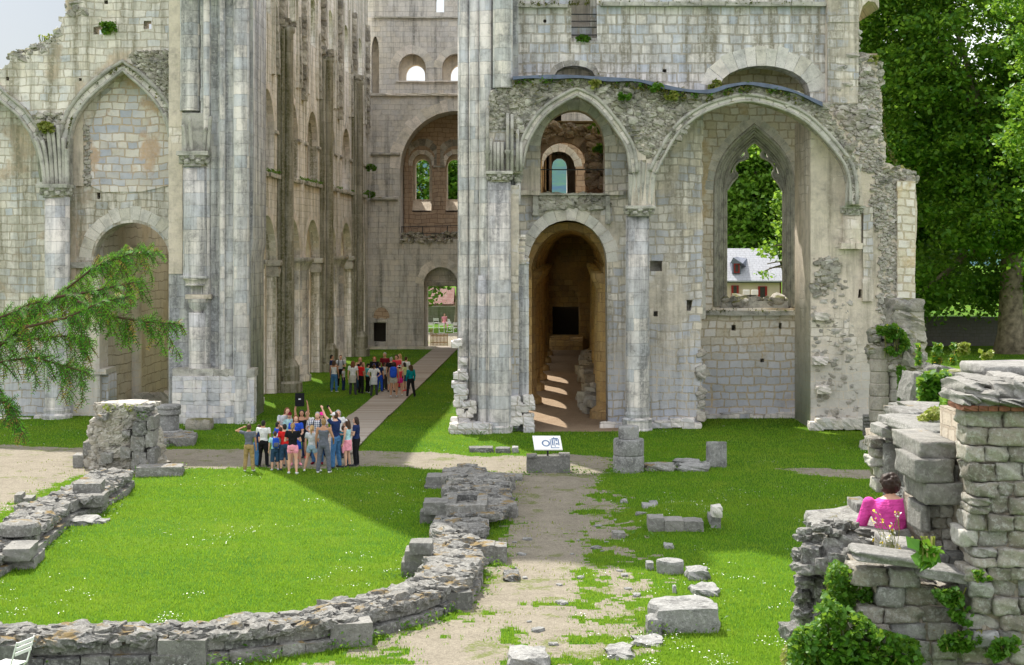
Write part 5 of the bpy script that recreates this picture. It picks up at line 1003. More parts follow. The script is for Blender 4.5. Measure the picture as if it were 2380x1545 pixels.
# top of the tall right face: rough dark stones, brick band, pale coping
u = 2240
a = Acc()
while u < 2520: w_ = random.uniform(22, 38); A = W(u, 956, 13.4); B = W(u+w_-1.5, 943, 13.4); stone(a, ((A[0]+B[0])/2, 13.65, (A[2]+B[2])/2), ((B[0]-A[0])/2, .25, (B[2]-A[2])/2), rough=.05, rnd=.08, n=4); u += w_
a.build('brick_band', M['brick'], fw)
a = Acc()
for (u, v, hu, hv, Y) in ((2262, 905, 26, 16, 13.6), (2290, 925, 30, 16, 13.5), (2252, 928, 20, 12, 13.5), (2330, 915, 26, 24, 13.6), (2372, 905, 26, 26, 13.6), (2420, 915, 34, 24, 13.6), (2300, 893, 34, 12, 13.8), (2360, 884, 30, 10, 13.8), (2345, 935, 30, 9, 13.45), (2400, 936, 30, 9, 13.45), (2470, 920, 40, 26, 13.6)):
    p_ = W(u, v, Y); stone(a, (p_[0], p_[1]+.3, p_[2]), (hu*px(Y), .4, hv*px(Y)), rough=.2, rnd=.3, n=9)
a.build('rough_top', M['fgd'], fw)
a = Acc(); A = W(2286, 880, 14.3); B = W(2480, 851, 14.3); stone(a, ((A[0]+B[0])/2, 14.7, (A[2]+B[2])/2), ((B[0]-A[0])/2, .4, (B[2]-A[2])/2), rough=.03, rnd=.2, n=9, ry=-.01); a.build('coping', M['ledge'], fw, True)
# further ruins behind that wall
a = Acc(); A = W(2206, 1400, 27); B = W(2277, 892, 27); a.box(A[0], B[0], 27, 27.5, 0, B[2]); o = thing('gate_pier', 'square pale ashlar pier with dark mossy cap behind the near wall', 'pier', (W(2240, 0, 27)[0], 27.2, 0)); a.build('pier_shaft', ashlar('pier_ashlar', [WH, CR], bw=.5, bh=.3, ms=.006, dark=.3), o)
a = Acc(); A = W(2202, 893, 26.9); B = W(2279, 878, 26.9); stone(a, ((A[0]+B[0])/2, 27.2, (A[2]+B[2])/2), ((B[0]-A[0])/2, .38, (B[2]-A[2])/2), rough=.05, n=6); A = W(2206, 878, 27); B = W(2262, 862, 27); stone(a, ((A[0]+B[0])/2, 27.2, (A[2]+B[2])/2), ((B[0]-A[0])/2, .3, (B[2]-A[2])/2), rough=.1, n=6); a.build('cap', M['rub'], o)
o = thing('slanting_slabs', 'dark slanting stone slabs with white lichen between broken pier and pale gate pier', 'ruined wall', (W(2130, 0, 30)[0], 30, 0)); a = Acc()
for (u, v, hu, hv) in ((2125, 900, 22, 34), (2142, 935, 20, 30), (2118, 950, 14, 40), (2215, 868, 14, 12), (2185, 858, 24, 9)): p_ = W(u, v, 30); stone(a, p_, (hu*px(30), .5, hv*px(30)), rough=.15, n=6, ry=.2)
for k in range(8): p_ = W(2130, 960, 30); stone(a, (p_[0]+.25, 30.6, .25+.46*k), (.55, .6, .28), rough=.12, n=4)
a.build('slabs', M['ruind'], o)
# ======================= SMALL OBJECTS =======================
M['white'] = plain('white_paint', (.75, .75, .73), .5, .4, .03)
def folding_chair(label, loc, rz, grp='white folding garden chairs'):
    t = thing('folding_chair', label, 'chair', loc, grp, rz); a = Acc()
    for k in range(6): a.box(-.21, .21, -.2+k*.068, -.2+k*.068+.055, .44, .455)
    a.build('seat', M['white'], t, local=True); a = Acc()
    for z in (.64, .72, .80): a.box(-.2, .2, .235+(z-.45)*.25, .25+(z-.45)*.25, z, z+.05)
    a.build('backrest', M['white'], t, local=True)
    for s in (-.21, .21):
        a = Acc(); V, F = tube([(s, -.22, 0), (s, .2, .45), (s, .33, .86)], .013, 6); a.add(V, F); a.build('leg', M['white'], t, local=True)
        a = Acc(); V, F = tube([(s*.92, .24, 0), (s*.92, -.2, .45)], .013, 6); a.add(V, F); a.build('leg', M['white'], t, local=True)
    a = Acc(); V, F = tube([(-.2, .2, .05), (.2, .2, .05)], .01, 6); a.add(V, F); V, F = tube([(-.21, -.18, .04), (.21, -.18, .04)], .01, 6); a.add(V, F); a.build('stretcher', M['white'], t, local=True); return t
ch = folding_chair('white slatted folding chair cut by the bottom left corner', (W(18, 0, 23.6)[0], 23.6, 0), -1.9)
GAR = [((1033-.5, 762.5), 0, 'garden chair standing alone left of the seated woman beyond the door'), ((1003, 772), 3.1, 'garden chair half hidden by the left door jamb'), ((1010+30, 774.3), 3.1, 'garden chair at the front, straight before the seated woman'), ((1061, 771.5), 2.9, 'garden chair at the front, right of the seated woman'), ((1069.5, 765.5), 2.2, 'tall looking garden chair turned sideways right of the woman')]
def dup(root, loc, rz, label):
    r = root.copy(); COL.objects.link(r); r.location = loc; r.rotation_euler = (0, 0, rz); r['label'] = label
    for c_ in list(root.children): d = c_.copy(); COL.objects.link(d); d.parent = r
    return r
chu = {0: (1014, 762.5), 1: (1001, 774), 2: (1026.5, 774.3), 3: (1045, 771.5), 4: (1051, 765), 5: (1060, 774)}
labs = ['garden chair standing alone left of the seated woman beyond the door', 'garden chair half hidden by the left door jamb', 'garden chair in the front row, straight before the seated woman', 'garden chair in the front row, just right of the seated woman', 'garden chair turned sideways, behind the front row beyond the door', 'garden chair at the right edge of the doorway view']
for k in range(6): p = G(*chu[k]); dup(ch, (p[0], p[1], 0), (3.1, 3.1, 3.2, 2.9, 2.0, 3.1)[k], labs[k])
o = thing('notice_board', 'small white notice on a black post beside the west door', 'sign', G(968, 806)); p = G(968, 806); a = Acc().box(p[0]-.05, p[0]+.05, p[1], p[1]+.06, 0, 1.25); a.build('post', M['iron'], o)
a = Acc().box(p[0]-.46, p[0]-.05, p[1]-.01, p[1]+.03, .65, 1.22).box(p[0]+.05, p[0]+.46, p[1]-.01, p[1]+.03, .65, 1.22); a.build('panel', M['white'], o)
o = thing('picket_gate', 'small gate of pale chestnut pickets in the west doorway', 'gate', G(1018, 802)); a = Acc(); wood = plain('chestnut_pales', (.50, .34, .17), .8, .2, .3, 12); p0 = G(1002, 803)
for k in range(13): a.box(p0[0]+k*.095, p0[0]+k*.095+.06, 103.9, 103.93, .05, (1.25 if k < 2 else .88)+random.uniform(-.05, .05))
a.build('picket', wood, o); a = Acc()
for z in (.25, .7): a.box(p0[0], p0[0]+1.2, 103.94, 103.97, z, z+.06)
a.build('rail', wood, o)
o = thing('floodlight', 'pair of small floodlights on a bracket behind the tall window sill', 'lamp', W(1744, 705, 64)); a = Acc(); c_ = W(1744, 690, 64); V, F = tube([(c_[0], 64, c_[2]-.5), (c_[0], 64, c_[2]+.1)], .04, 6); a.add(V, F); a.box(c_[0]-.25, c_[0]+.25, 63.97, 64.03, c_[2]+.02, c_[2]+.08); a.build('bracket', M['iron'], o)
for s in (-.18, .18): a = Acc(); a.box(c_[0]+s-.13, c_[0]+s+.13, 63.85, 64.1, c_[2]+.1, c_[2]+.3); a.build('lamp_head', M['white'], o)
# ======================= PLANTS AND BACKGROUND =======================
def leafmat(name, c0, c1, tr=.35, c2=None, rough=.5):
    m, t, b = mk(name, rough, .35); n = N(t); g = n.new('ShaderNodeNewGeometry'); r = g.outputs['Random Per Island']
    c = n.ramp(r, [(0, c0), (.6, c1), (1, c2 or tuple(x*1.3 for x in c1))]); n.set(b.inputs['Base Color'], c)
    tb = n.new('ShaderNodeBsdfTranslucent'); n.set(tb.inputs['Color'], n.mix(.5, c, (.35, .5, .05))); ms = n.new('ShaderNodeMixShader'); ms.inputs[0].default_value = tr
    n.set(ms.inputs[1], b.outputs[0]); n.set(ms.inputs[2], tb.outputs[0]); n.set(t.nodes['Material Output'].inputs[0], ms.outputs[0]); return m
M['leafd'] = leafmat('plane_leaves', (.030, .115, .010), (.08, .22, .015), .55, (.17, .33, .03)); M['leafb'] = leafmat('bright_leaves', (.05, .17, .008), (.10, .27, .015), .4, (.16, .32, .03))
M['leafs'] = leafmat('sunny_leaves', (.05, .15, .01), (.12, .27, .02), .5, (.22, .38, .06)); M['leafm'] = leafmat('green_leaves', (.03, .11, .006), (.065, .19, .012), .4, (.12, .25, .03)); M['yew'] = leafmat('yew_needles', (.008, .075, .006), (.04, .20, .008), .25, (.14, .40, .02), .7); M['yewold'] = leafmat('brown_needles', (.16, .10, .02), (.3, .2, .03), .1)
M['dry'] = leafmat('dry_grass', (.12, .17, .02), (.24, .26, .05), .3, (.35, .33, .10)); M['bark'] = plain('plane_bark', (.20, .17, .12), .9, .1, .5, 3, bump=.05); M['bladeg'] = leafmat('grass_blades', (.048, .17, .003), (.11, .28, .005), .45, (.22, .37, .02)); M['yel'] = plain('yellow_petals', (.75, .55, .03), .7); M['petal'] = plain('white_petals', (.8, .8, .74), .7)
def leaves(C, size, up=.4, asp=.75, R=RS):
    n = len(C); C = np.asarray(C, float); s = (size*R.uniform(.45, 1.6, n))[:, None]
    nn = R.normal(size=(n, 3)); nn[:, 2] = np.abs(nn[:, 2])+up; nn /= np.linalg.norm(nn, axis=1)[:, None]
    a = np.cross(nn, R.normal(size=(n, 3))); a /= np.linalg.norm(a, axis=1)[:, None]+1e-9; b = np.cross(nn, a)
    V = np.stack([C-a*s*.5, C+b*s*asp*.5-a*s*.08+nn*s*.06, C+a*s*.5, C-b*s*asp*.5-a*s*.08+nn*s*.06], 1).reshape(-1, 3)
    return V, np.arange(4*n).reshape(n, 4)
def tree(label, x, y, h, tr, blobs, ncl, per, size, mat, spread=1.0, grp=None, limbs=9, name='broadleaf_tree'):
    t = thing(name, label, 'tree', (x, y, 0), grp); a = Acc(); z1 = h*.5
    P = [(x, y, -.3), (x+.1, y, h*.12), (x-.1, y+.1, h*.3), (x+.15, y, z1), (x, y, h*.72)]; V, F = tube(bez(P[0], P[1], P[3], P[4], 10), np.linspace(tr*1.25, tr*.25, 10)*np.r_[1.35, np.ones(9)], 12); a.add(V, F, .5)
    cl = []
    for k in range(limbs):
        bx = blobs[k % len(blobs)]; e = np.array(bx[:3])+RS.uniform(-.6, .6, 3)*np.array(bx[3:]); s = np.array([x, y, h*random.uniform(.22, .5)]); V, F = tube(bez(s, s+(e-s)*.3+[0, 0, 1.0], s+(e-s)*.7+[0, 0, .8], e, 8), np.linspace(tr*.42, .04, 8), 8); a.add(V, F, .5)
    a.build('trunk', M['bark'], t, True); W8 = np.array([b[3]*b[4]*b[5] for b in blobs]); W8 = W8/W8.sum(); pts = []
    for k in range(ncl):
        b = blobs[RS.choice(len(blobs), p=W8)]; d = RS.normal(size=3); d /= np.linalg.norm(d); r = RS.uniform(.25, 1.02)**.45
        c = np.array(b[:3])+d*r*np.array(b[3:]); m_ = int(per*RS.uniform(.5, 1.5)); q = RS.normal(size=(m_, 3))*np.array([1, 1, .55])*RS.uniform(.5, 1.1)*spread; q[:, 2] -= .12*(q[:, 0]**2+q[:, 1]**2); pts.append(c+q)
    V, F = leaves(np.concatenate(pts), size); build('crown', V, [F], M[mat], t); return t
BG = 'trees beyond the church'
tree('tall plane tree with thick pale trunk at the right edge of the grounds', 32.2, 97.5, 30, .75, [(30, 97, 20, 7, 6, 10), (26, 98, 14, 4.5, 4, 6), (35, 96, 15, 5, 5, 9), (31, 95, 9.5, 5, 4, 3.2), (25, 99, 24, 5, 4, 6), (28.5, 99, 4.9, 5, 3, 2.2), (36.5, 99, 5.2, 4, 3, 2.6), (27.5, 100, 3.6, 3.5, 2.5, 1.5), (33, 101, 3.8, 4, 2.5, 1.6)], 1300, 95, .29, 'leafd', .85, BG, 14)
tree('dense dark tree right behind the broken end of the transept', 25.2, 108, 26, .6, [(24.5, 107, 11, 4.2, 4, 9), (28.5, 108, 7.5, 5, 4, 5.5), (23.5, 110, 19, 3.6, 4, 7), (30, 110, 14, 5, 4, 8), (27, 104, 4, 4, 2, 2)], 950, 95, .30, 'leafd', .85, BG)
tree('light green tree leaning in at the right border', 31.2, 82, 24, .4, [(29.6, 82, 20, 3.0, 3, 5), (28.9, 82, 13.5, 2.1, 2.5, 3.0), (29.2, 81, 9.0, 1.7, 2, 2.0), (29.8, 82, 5.8, 1.6, 2, 1.6), (31, 83, 15, 2.6, 3, 9)], 400, 80, .25, 'leafb', .55, BG)
tree('sunny tree filling the tall traceried window above the slate roof', 23, 143, 20, .4, [(22.9, 143, 13, 3.6, 3, 5.0), (21.3, 142, 8.6, 2.8, 2, 3.2), (25.6, 142, 9.6, 2.6, 2, 4.0)], 420, 60, .40, 'leafs', .7, BG)
tree('tree leaning over the house from the right of the tall window', 25.5, 120, 15, .3, [(23.4, 118, 10, 2.6, 2.5, 4.0), (20.6, 117, 6.6, .9, .9, 1.2), (19.8, 117, 5.2, .5, .5, .7)], 170, 50, .34, 'leafs', .5, BG)
tree('larger tree behind the slate roofed house', 24, 152, 22, .5, [(23, 152, 11, 8, 5, 8), (30, 152, 13, 7, 5, 9), (38, 150, 13, 8, 5, 9)], 520, 60, .6, 'leafm', 1.2, BG)
tree('spreading tree seen through the west windows and door', -4.4, 127, 17, .42, [(-8, 129, 12.5, 4, 4, 4.5), (-3, 129, 12.0, 4, 4, 5), (-6.2, 126, 6.5, 3.6, 3, 2.6), (-6.15, 123, 3.4, .75, .8, 1.7), (-2.5, 128, 6.5, 3, 3, 2.6)], 470, 50, .40, 'leafm', .7, BG)
tree('low conifer against the garden wall', 42, 110, 14, .4, [(41, 109, 7, 4, 4, 7), (48, 108, 9, 5, 4, 9)], 300, 60, .5, 'leafd', .9, BG)
# far wooded hill
gx, gy = np.meshgrid(np.linspace(-700, 900, 140), np.linspace(480, 1300, 60)); P = np.stack([gx.ravel(), gy.ravel(), gx.ravel()*0], 1)
hh = np.clip((gy.ravel()-500)/320, 0, 1); hh = hh*hh*(3-2*hh)*60*(.75+.4*fbm(P, .004, 5))+fbm(P, .09, 8)*6*np.clip(hh*4, 0, 1)-.5
V = np.stack([gx.ravel(), gy.ravel(), hh], 1); i, j = np.meshgrid(np.arange(139), np.arange(59)); a_ = (j*140+i).ravel()
hm, t, b = mk('hill_woods', .95, .05); n = N(t); g = n.new('ShaderNodeNewGeometry'); n.set(b.inputs['Base Color'], n.mix(n.step(n.noise(g.outputs['Position'], .06, 5, .7), .35, .65), (.02, .05, .09), (.035, .09, .06)))  # haze of distance put into the woods as blue
tag(build('hill', V, np.stack([a_, a_+1, a_+141, a_+140], 1), hm, smooth=True), None, None, kind='structure')
# garden walls
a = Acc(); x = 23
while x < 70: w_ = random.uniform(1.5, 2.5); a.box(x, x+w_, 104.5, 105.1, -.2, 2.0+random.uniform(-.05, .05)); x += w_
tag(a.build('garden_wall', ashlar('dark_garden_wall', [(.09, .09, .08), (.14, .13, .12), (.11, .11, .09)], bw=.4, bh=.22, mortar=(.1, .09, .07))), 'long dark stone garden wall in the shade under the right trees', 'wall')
a = Acc().box(-25, 15, 134, 134.5, -.2, 1.55); tag(a.build('garden_wall', ashlar('mossy_garden_wall', [(.17, .17, .12), (.22, .21, .16)], bw=.5, bh=.25, mortar=(.15, .14, .1), streak=(.08, .1, .03), samt=.6)), 'mossy garden wall behind the chairs seen through the west door', 'wall')
# houses
def roof(y0, y1, x0_, x1_, z0, z1, name, mat, par, th=.12):
    V = [(x0_, y0, z0), (x1_, y0, z0), (x1_, y1, z1), (x0_, y1, z1), (x1_, 2*y1-y0, z0), (x0_, 2*y1-y0, z0)]; V += [(p[0], p[1], p[2]-th) for p in V]
    return build(name, V, [(0, 1, 2, 3), (3, 2, 4, 5), (6, 9, 8, 7), (9, 11, 10, 8), (0, 6, 7, 1), (5, 4, 10, 11), (0, 3, 9, 6), (3, 5, 11, 9), (1, 7, 8, 2), (2, 8, 10, 4)], mat, par)
slate = ashlar('pale_slate', [(.30, .31, .34), (.36, .37, .40)], bw=.4, bh=.3, ms=.012, mortar=(.2, .2, .23), dark=.1); pink = plain('pink_render', (.62, .50, .42), .9, .1, .06, 1); red = plain('red_paint', (.28, .02, .02), .6); dslate = ashlar('dark_slate', [(.12, .13, .17), (.18, .2, .25)], bw=.25, bh=.15, ms=.006, mortar=(.06, .06, .08), dark=.1); glass = plain('window_glass', (.05, .05, .05), .15, .5)
o = thing('village_house', 'pink rendered house with pale slate roof and dormer framed by the tall church window', 'house', (19, 132, 0)); zz = lambda v, Y: W(0, v, Y)[2]; xx = lambda u, Y: W(u, 0, Y)[0]
a = Acc().box(12, xx(1812, 130), 130, 138, -.2, zz(652, 130)); a.build('wall', pink, o); rf = roof(129.6, 134, 11.5, xx(1822, 130), zz(652, 129.6), zz(577, 134), 'roof', slate, o)
g_ = build('gable', [(xx(1812, 130), 130, -.2), (xx(1812, 130), 138, -.2), (xx(1812, 130), 138, 3.9), (xx(1812, 130), 134, 6.5), (xx(1812, 130), 130, 3.9)]+[(xx(1812, 130)+.15, 130, -.2), (xx(1812, 130)+.15, 138, -.2), (xx(1812, 130)+.15, 138, 3.9), (xx(1812, 130)+.15, 134, 6.5), (xx(1812, 130)+.15, 130, 3.9)], [(0, 4, 3, 2, 1), (5, 6, 7, 8, 9), (0, 5, 9, 4), (4, 9, 8, 3)], M['brick'], o)
for u0, u1, v0, v1 in ((1700, 1717, 663, 697), (1762, 1783, 665, 697)):
    a = Acc().pbox(u0, u0+4.5, v0, v1, 129.9, .1).pbox(u1-4.5, u1, v0, v1, 129.9, .1).pbox(u0, u1, v0, v0+1.5, 129.92, .1); wi = a.build('window', red, o); Acc().pbox(u0+4, u1-4, v0, v1, 129.95, .04).build('pane', glass, wi)
a = Acc(); a.pbox(1702, 1722, 610, 636, 130.4, 2.5); dm = a.build('dormer', dslate, rf); Acc().pbox(1706, 1719, 612, 634, 130.3, .06).build('dormer_window', red, rf); Acc().pbox(1709, 1716, 615, 631, 130.26, .03).build('pane', glass, rf)
V = [W(1697, 612, 130.2), W(1704, 598, 130.2), W(1726, 612, 130.2), W(1738, 598, 133), W(1716, 596, 133), W(1740, 625, 132.5)]; build('dormer_roof', V, [(0, 2, 3, 4, 1), (2, 5, 3)], dslate, rf)
a = Acc().pbox(1685, 1812, 655, 657, 129.9, .1); a.build('cable', M['iron'], o)
o = thing('tiled_house', 'low brick house with mottled red tile roof seen through the west door', 'house', (-6, 146, 0)); a = Acc().box(-12, xx(1054, 144), 144, 150, -.2, zz(707, 144)); a.build('wall', M['brick'], o); roof(143.6, 147, -12.3, xx(1054, 143.6), zz(706, 143.6), zz(668, 147), 'roof', ashlar('red_tiles', [(.10, .035, .025), (.22, .14, .12), (.14, .05, .04)], bw=.3, bh=.2, ms=.01, mortar=(.1, .05, .04), dark=.2), o)
# grass: blades over the lawns
def blades(n, h0, h1, sel, name, mat, wd=.011, y0_=23.5, y1_=62, lean=.5):
    uu = RS.uniform(-40, 2420, n*2); vv = np.where(RS.uniform(size=n*2) < .7, RS.uniform(HV+400, 1600, n*2), RS.uniform(HV+240, HV+640, n*2)); Y = FP*CH/(vv-HV); X = (uu-CU)/FP*Y; X = X+RS.normal(size=X.size)*.06; Y = Y+RS.normal(size=X.size)*.06
    k = sel(X, Y); X, Y = X[k][:n], Y[k][:n]; m_ = len(X); Z = ht(X, Y); th = RS.uniform(0, 6.28, m_); hh_ = RS.uniform(h0, h1, m_); w_ = wd*RS.uniform(.7, 1.5, m_)*(Y/30)**.5; l = hh_*RS.uniform(0, lean, m_); ph = RS.uniform(0, 6.28, m_)
    dx, dy = np.cos(th)*w_, np.sin(th)*w_; V = np.stack([np.stack([X-dx, Y-dy, Z-.01], 1), np.stack([X+dx, Y+dy, Z-.01], 1), np.stack([X+l*np.cos(ph), Y+l*np.sin(ph), Z+hh_], 1)], 1).reshape(-1, 3)
    return tag(build(name, V, [np.arange(3*m_).reshape(-1, 3)], mat), None, None, kind='stuff')
occ = [(G(u, v)[0], G(u, v)[1]) for u, v in ((0, 0),)][:0]
def lawn_sel(x, y): P = np.stack([x, y, x*0], 1); return ~gmask(x, y) & ~inpoly(x, y, AIS) & (y > 23) & (y < 103) & ~((np.abs(x-(-5.95+(y-57)*.0345)) < .85) & (y > 50.5))
def edge_sel(x, y):
    P = np.stack([x, y, x*0], 1); return gmask(x, y) & (fbm(P, 1.3, 31, 4) > .60) & (y < 60)
m_, t_, b_ = None, M['bladeg'].node_tree, M['bladeg'].node_tree.nodes['Principled BSDF']; n = N(t_); g = n.new('ShaderNodeNewGeometry'); P_ = g.outputs['Position']; src = b_.inputs['Base Color'].links[0].from_socket
dryf = n.m('MULTIPLY', n.step(n.m('ADD', n.m('MULTIPLY', n.noise(P_, .3, 4), .5), n.m('MULTIPLY', n.noise(P_, 1.1, 4, .7), .5)), .42, .64), .8); n.set(b_.inputs['Base Color'], n.mix(dryf, src, (.27, .33, .035)))
b_.inputs['Base Color'].links[0].from_socket; cur = b_.inputs['Base Color'].links[0].from_socket; n.set(b_.inputs['Base Color'], n.mix(n.m('MULTIPLY', n.step(n.noise(P_, 1.9, 4, .7), .52, .68), .55), cur, (.03, .13, .006)))
def near_edge(x, y):
    m = gmask(x, y); e = np.zeros(x.shape, bool)
    for a_, b_ in ((.28, 0), (-.28, 0), (0, .4), (0, -.4)): e |= ~gmask(x+a_, y+b_)
    return m & e & (y < 62)
blades(42000, .02, .06, near_edge, 'edge_grass', M['bladeg'])['label'] = 'thin grass creeping over the edges of the gravel'
o = blades(300000, .03, .08, lawn_sel, 'grass', M['bladeg']); o['label'] = 'short mown grass of the lawns with clover and longer tufts'; 
o = blades(22000, .02, .07, edge_sel, 'sparse_grass', M['dry']); o['label'] = 'sparse tufts growing through the gravel'
def daisies(n):
    uu = RS.uniform(-40, 2300, n*16); vv = RS.uniform(HV+240, 1560, n*16); Y = FP*CH/(vv-HV); X = (uu-CU)/FP*Y; P = np.stack([X, Y, X*0], 1); k = lawn_sel(X, Y) & (fbm(P, .55, 41, 3) > .56) & (fbm(P, 2.2, 47, 2) > .5) & (RS.uniform(size=X.size) < np.clip(fbm(P, .3, 44, 2)*1.4-.3, .05, 1)); X, Y = X[k][:n], Y[k][:n]
    V, F = leaves(np.stack([X, Y, ht(X, Y)+.07], 1), .022, up=3, asp=1); o = build('daisies', V, [F], M['petal']); tag(o, 'white daisies scattered over the lawns', None, kind='stuff')
daisies(5200)
# weeds and plants growing on the ruins
def plant(label, poly, Y, n, size, mat='leafm', yj=.3, stems=6, cat='plant', name='weeds', flowers=0, up=.4, hang=False, grp=None, thr=.40):
    P = np.array(poly, float); u0, v0 = P.min(0); u1, v1 = P.max(0); U = RS.uniform(u0, u1, n*5); V_ = RS.uniform(v0, v1, n*5)
    q = np.stack([U*.06, V_*.06, U*0], 1); k = inpoly(U, V_, poly) & (fbm(q, 1.0, int(abs(u0)) % 50, 3) > thr); U, V_ = U[k][:n], V_[k][:n]; Yv = Y+RS.uniform(-yj, yj, len(U)); C = np.stack([(U-CU)/FP*Yv, Yv, CH-(V_-HV)/FP*Yv], 1)
    b = W((u0+u1)/2, v1, Y); t = thing(name, label, cat, b, grp); t['kind'] = 'thing'; V, F = leaves(C, size, up=up); build('leaves', V, [F], M[mat], t); a = Acc()
    for s in range(stems):
        c = C[RS.randint(len(C))]; r0 = np.array([c[0]*.7+b[0]*.3, Y, b[2]]) if not hang else np.array([c[0], Y, W(0, v0, Y)[2]]); V, F = tube([r0, (r0+c)/2+RS.uniform(-.03, .03, 3), c], .004+size*.06, 4, False); a.add(V, F)
    if stems: a.build('stem', M['dry'], t)
    if flowers: V, F = leaves(C[RS.randint(len(C), size=flowers)]+[0, -.05, .03], size*.6, up=1); build('flowers', V, [F], M['yel'], t)
    return t
R6 = lambda *p: [r6(x, y) for x, y in p]; R2 = lambda *p: [(1578+.3782*x, 526+.3782*y) for x, y in p]
plant('mass of nettles and brambles at the foot of the near wall', R6((200, 1400), (330, 1250), (420, 1130), (520, 1200), (640, 1250), (720, 1330), (960, 1400), (1000, 1545), (1000, 1640), (200, 1640)), 13.6, 6500, .055, yj=.35, stems=30)
plant('bright green leafy bush under the rock ledge near the seated woman', R6((440, 950), (480, 930), (600, 1000), (690, 1100), (700, 1230), (600, 1300), (480, 1250), (400, 1150)), 14.1, 2600, .045, 'leafm', stems=14)
plant('yellowish grass and weeds at the bottom left foot of the near wall', R6((180, 1400), (330, 1380), (500, 1440), (420, 1545), (150, 1600)), 13.9, 1500, .045, 'dry', stems=14)
plant('light green vine with large leaves hanging over the ledge slab', R6((900, 790), (1000, 830), (1100, 860), (1080, 930), (1020, 975), (960, 930), (950, 860), (880, 820)), 13.15, 75, .115, 'leafb', yj=.1, stems=8, name='vine', hang=True)
plant('fern-like greenery in the joints under the right ledge slab', R6((1040, 1110), (1200, 1090), (1240, 1150), (1290, 1250), (1270, 1330), (1180, 1290), (1120, 1200)), 13.5, 900, .045, 'leafm', yj=.12, stems=8, hang=True)
plant('ivy trails creeping down the lower middle of the near wall', R6((1080, 1380), (1300, 1340), (1340, 1400), (1260, 1470), (1100, 1460)), 13.5, 700, .05, 'leafm', yj=.1, stems=6, name='ivy', hang=True)
plant('ivy hanging on the lower right of the near wall', R6((1420, 1400), (1540, 1380), (1588, 1440), (1400, 1545), (1360, 1500)), 13.35, 600, .05, 'leafm', yj=.1, stems=6, name='ivy', hang=True)
plant('small weeds in the joint right of the ledge slab', R6((1290, 990), (1340, 990), (1400, 1040), (1310, 1060)), 13.3, 160, .04, 'leafm', yj=.08, stems=3)
plant('yellow green weeds on the upper steps of the near wall', R6((960, 90), (1060, 20), (1150, 60), (1140, 130), (980, 130)), 17.2, 900, .045, 'dry', yj=.5, stems=26)
plant('reddish yellow spurge beside the tall face of the near wall', R6((1180, 110), (1290, 60), (1290, 260), (1210, 240)), 16, 800, .04, 'dry', yj=.3, stems=16)
plant('bright yellow leafed sapling above the steps of the near wall', R2((1610, 1060), (1700, 1000), (1790, 990), (1850, 1060), (1840, 1150), (1760, 1210), (1650, 1180)), 16.2, 420, .10, 'leafb', yj=.4, stems=20, name='shrub')
plant('bush with yellow flowers between the broken pier and the pale gate pier', R2((1470, 950), (1520, 900), (1640, 890), (1670, 940), (1640, 1100), (1480, 1110)), 26, 1700, .13, 'leafm', yj=.5, stems=10, flowers=60, name='shrub')
plant('green weeds on top of the broken two-shaft pier', R2((1210, 620), (1330, 600), (1400, 660), (1420, 740), (1330, 800), (1260, 760), (1230, 680)), 51.6, 1500, .13, 'leafm', yj=.5, stems=8, flowers=14)
plant('weeds running down between the two broken shafts', R2((1340, 860), (1390, 860), (1385, 1110), (1350, 1110)), 51.5, 600, .13, 'leafm', yj=.2, stems=3)
for k, (x, lab) in enumerate(((1570, 'tall yellow topped stalk plant left of the other stalks on the far ruins'), (1600, 'tall stalk plant with few leaves next to the yellow topped one'), (1685, 'leafy stalk plant standing apart on the far ruins'), (1470, 'thin bare stalk beside the broken pier'))):
    plant(lab, R2((x-12, 720), (x+12, 720), (x+16, 850), (x-16, 850)), 30, 60, .12, 'leafm', yj=.1, stems=5, flowers=6)
plant('reddish bush on the far lawn below the trees', R2((1710, 720), (1780, 720), (1780, 780), (1720, 790)), 70, 200, .25, 'dry', yj=.5, stems=8, name='shrub'); plant('small dry bush near the big trunk on the far lawn', R2((1850, 760), (1930, 760), (1920, 810), (1870, 820)), 66, 260, .2, 'dry', yj=.5, stems=8, name='shrub')
plant('dark ivy strand high on the right side of the window bay', R2((770, 112), (800, 112), (805, 205), (785, 208)), 60.8, 260, .14, 'leafd', yj=.08, stems=2, name='ivy', hang=True); plant('long dark ivy strand at the right of the window bay sill', R2((775, 345), (792, 350), (785, 540), (740, 555), (732, 530), (760, 480), (745, 410)), 60.7, 620, .14, 'leafd', yj=.08, stems=3, name='ivy', hang=True)
plant('yellow weeds on top of the tall stump of wall', [(228, 952), (245, 940), (290, 936), (330, 940), (325, 950), (300, 956), (240, 958)], 47.4, 800, .07, 'dry', yj=.5, stems=24)
plant('leafy weeds on the right side of the tall stump', [(318, 946), (345, 960), (340, 975), (318, 972)], 46.9, 240, .06, 'leafm', yj=.2, stems=5)
plant('purple flowering weeds in the hole high on the left wall', [(230, 52), (268, 50), (272, 75), (240, 80)], 60.9, 260, .13, 'leafd', yj=.15, stems=8); plant('dry twigs of a weed on the broken top of the left wall', [(88, 82), (118, 70), (125, 88), (100, 98)], 61.3, 50, .10, 'dry', yj=.2, stems=22)
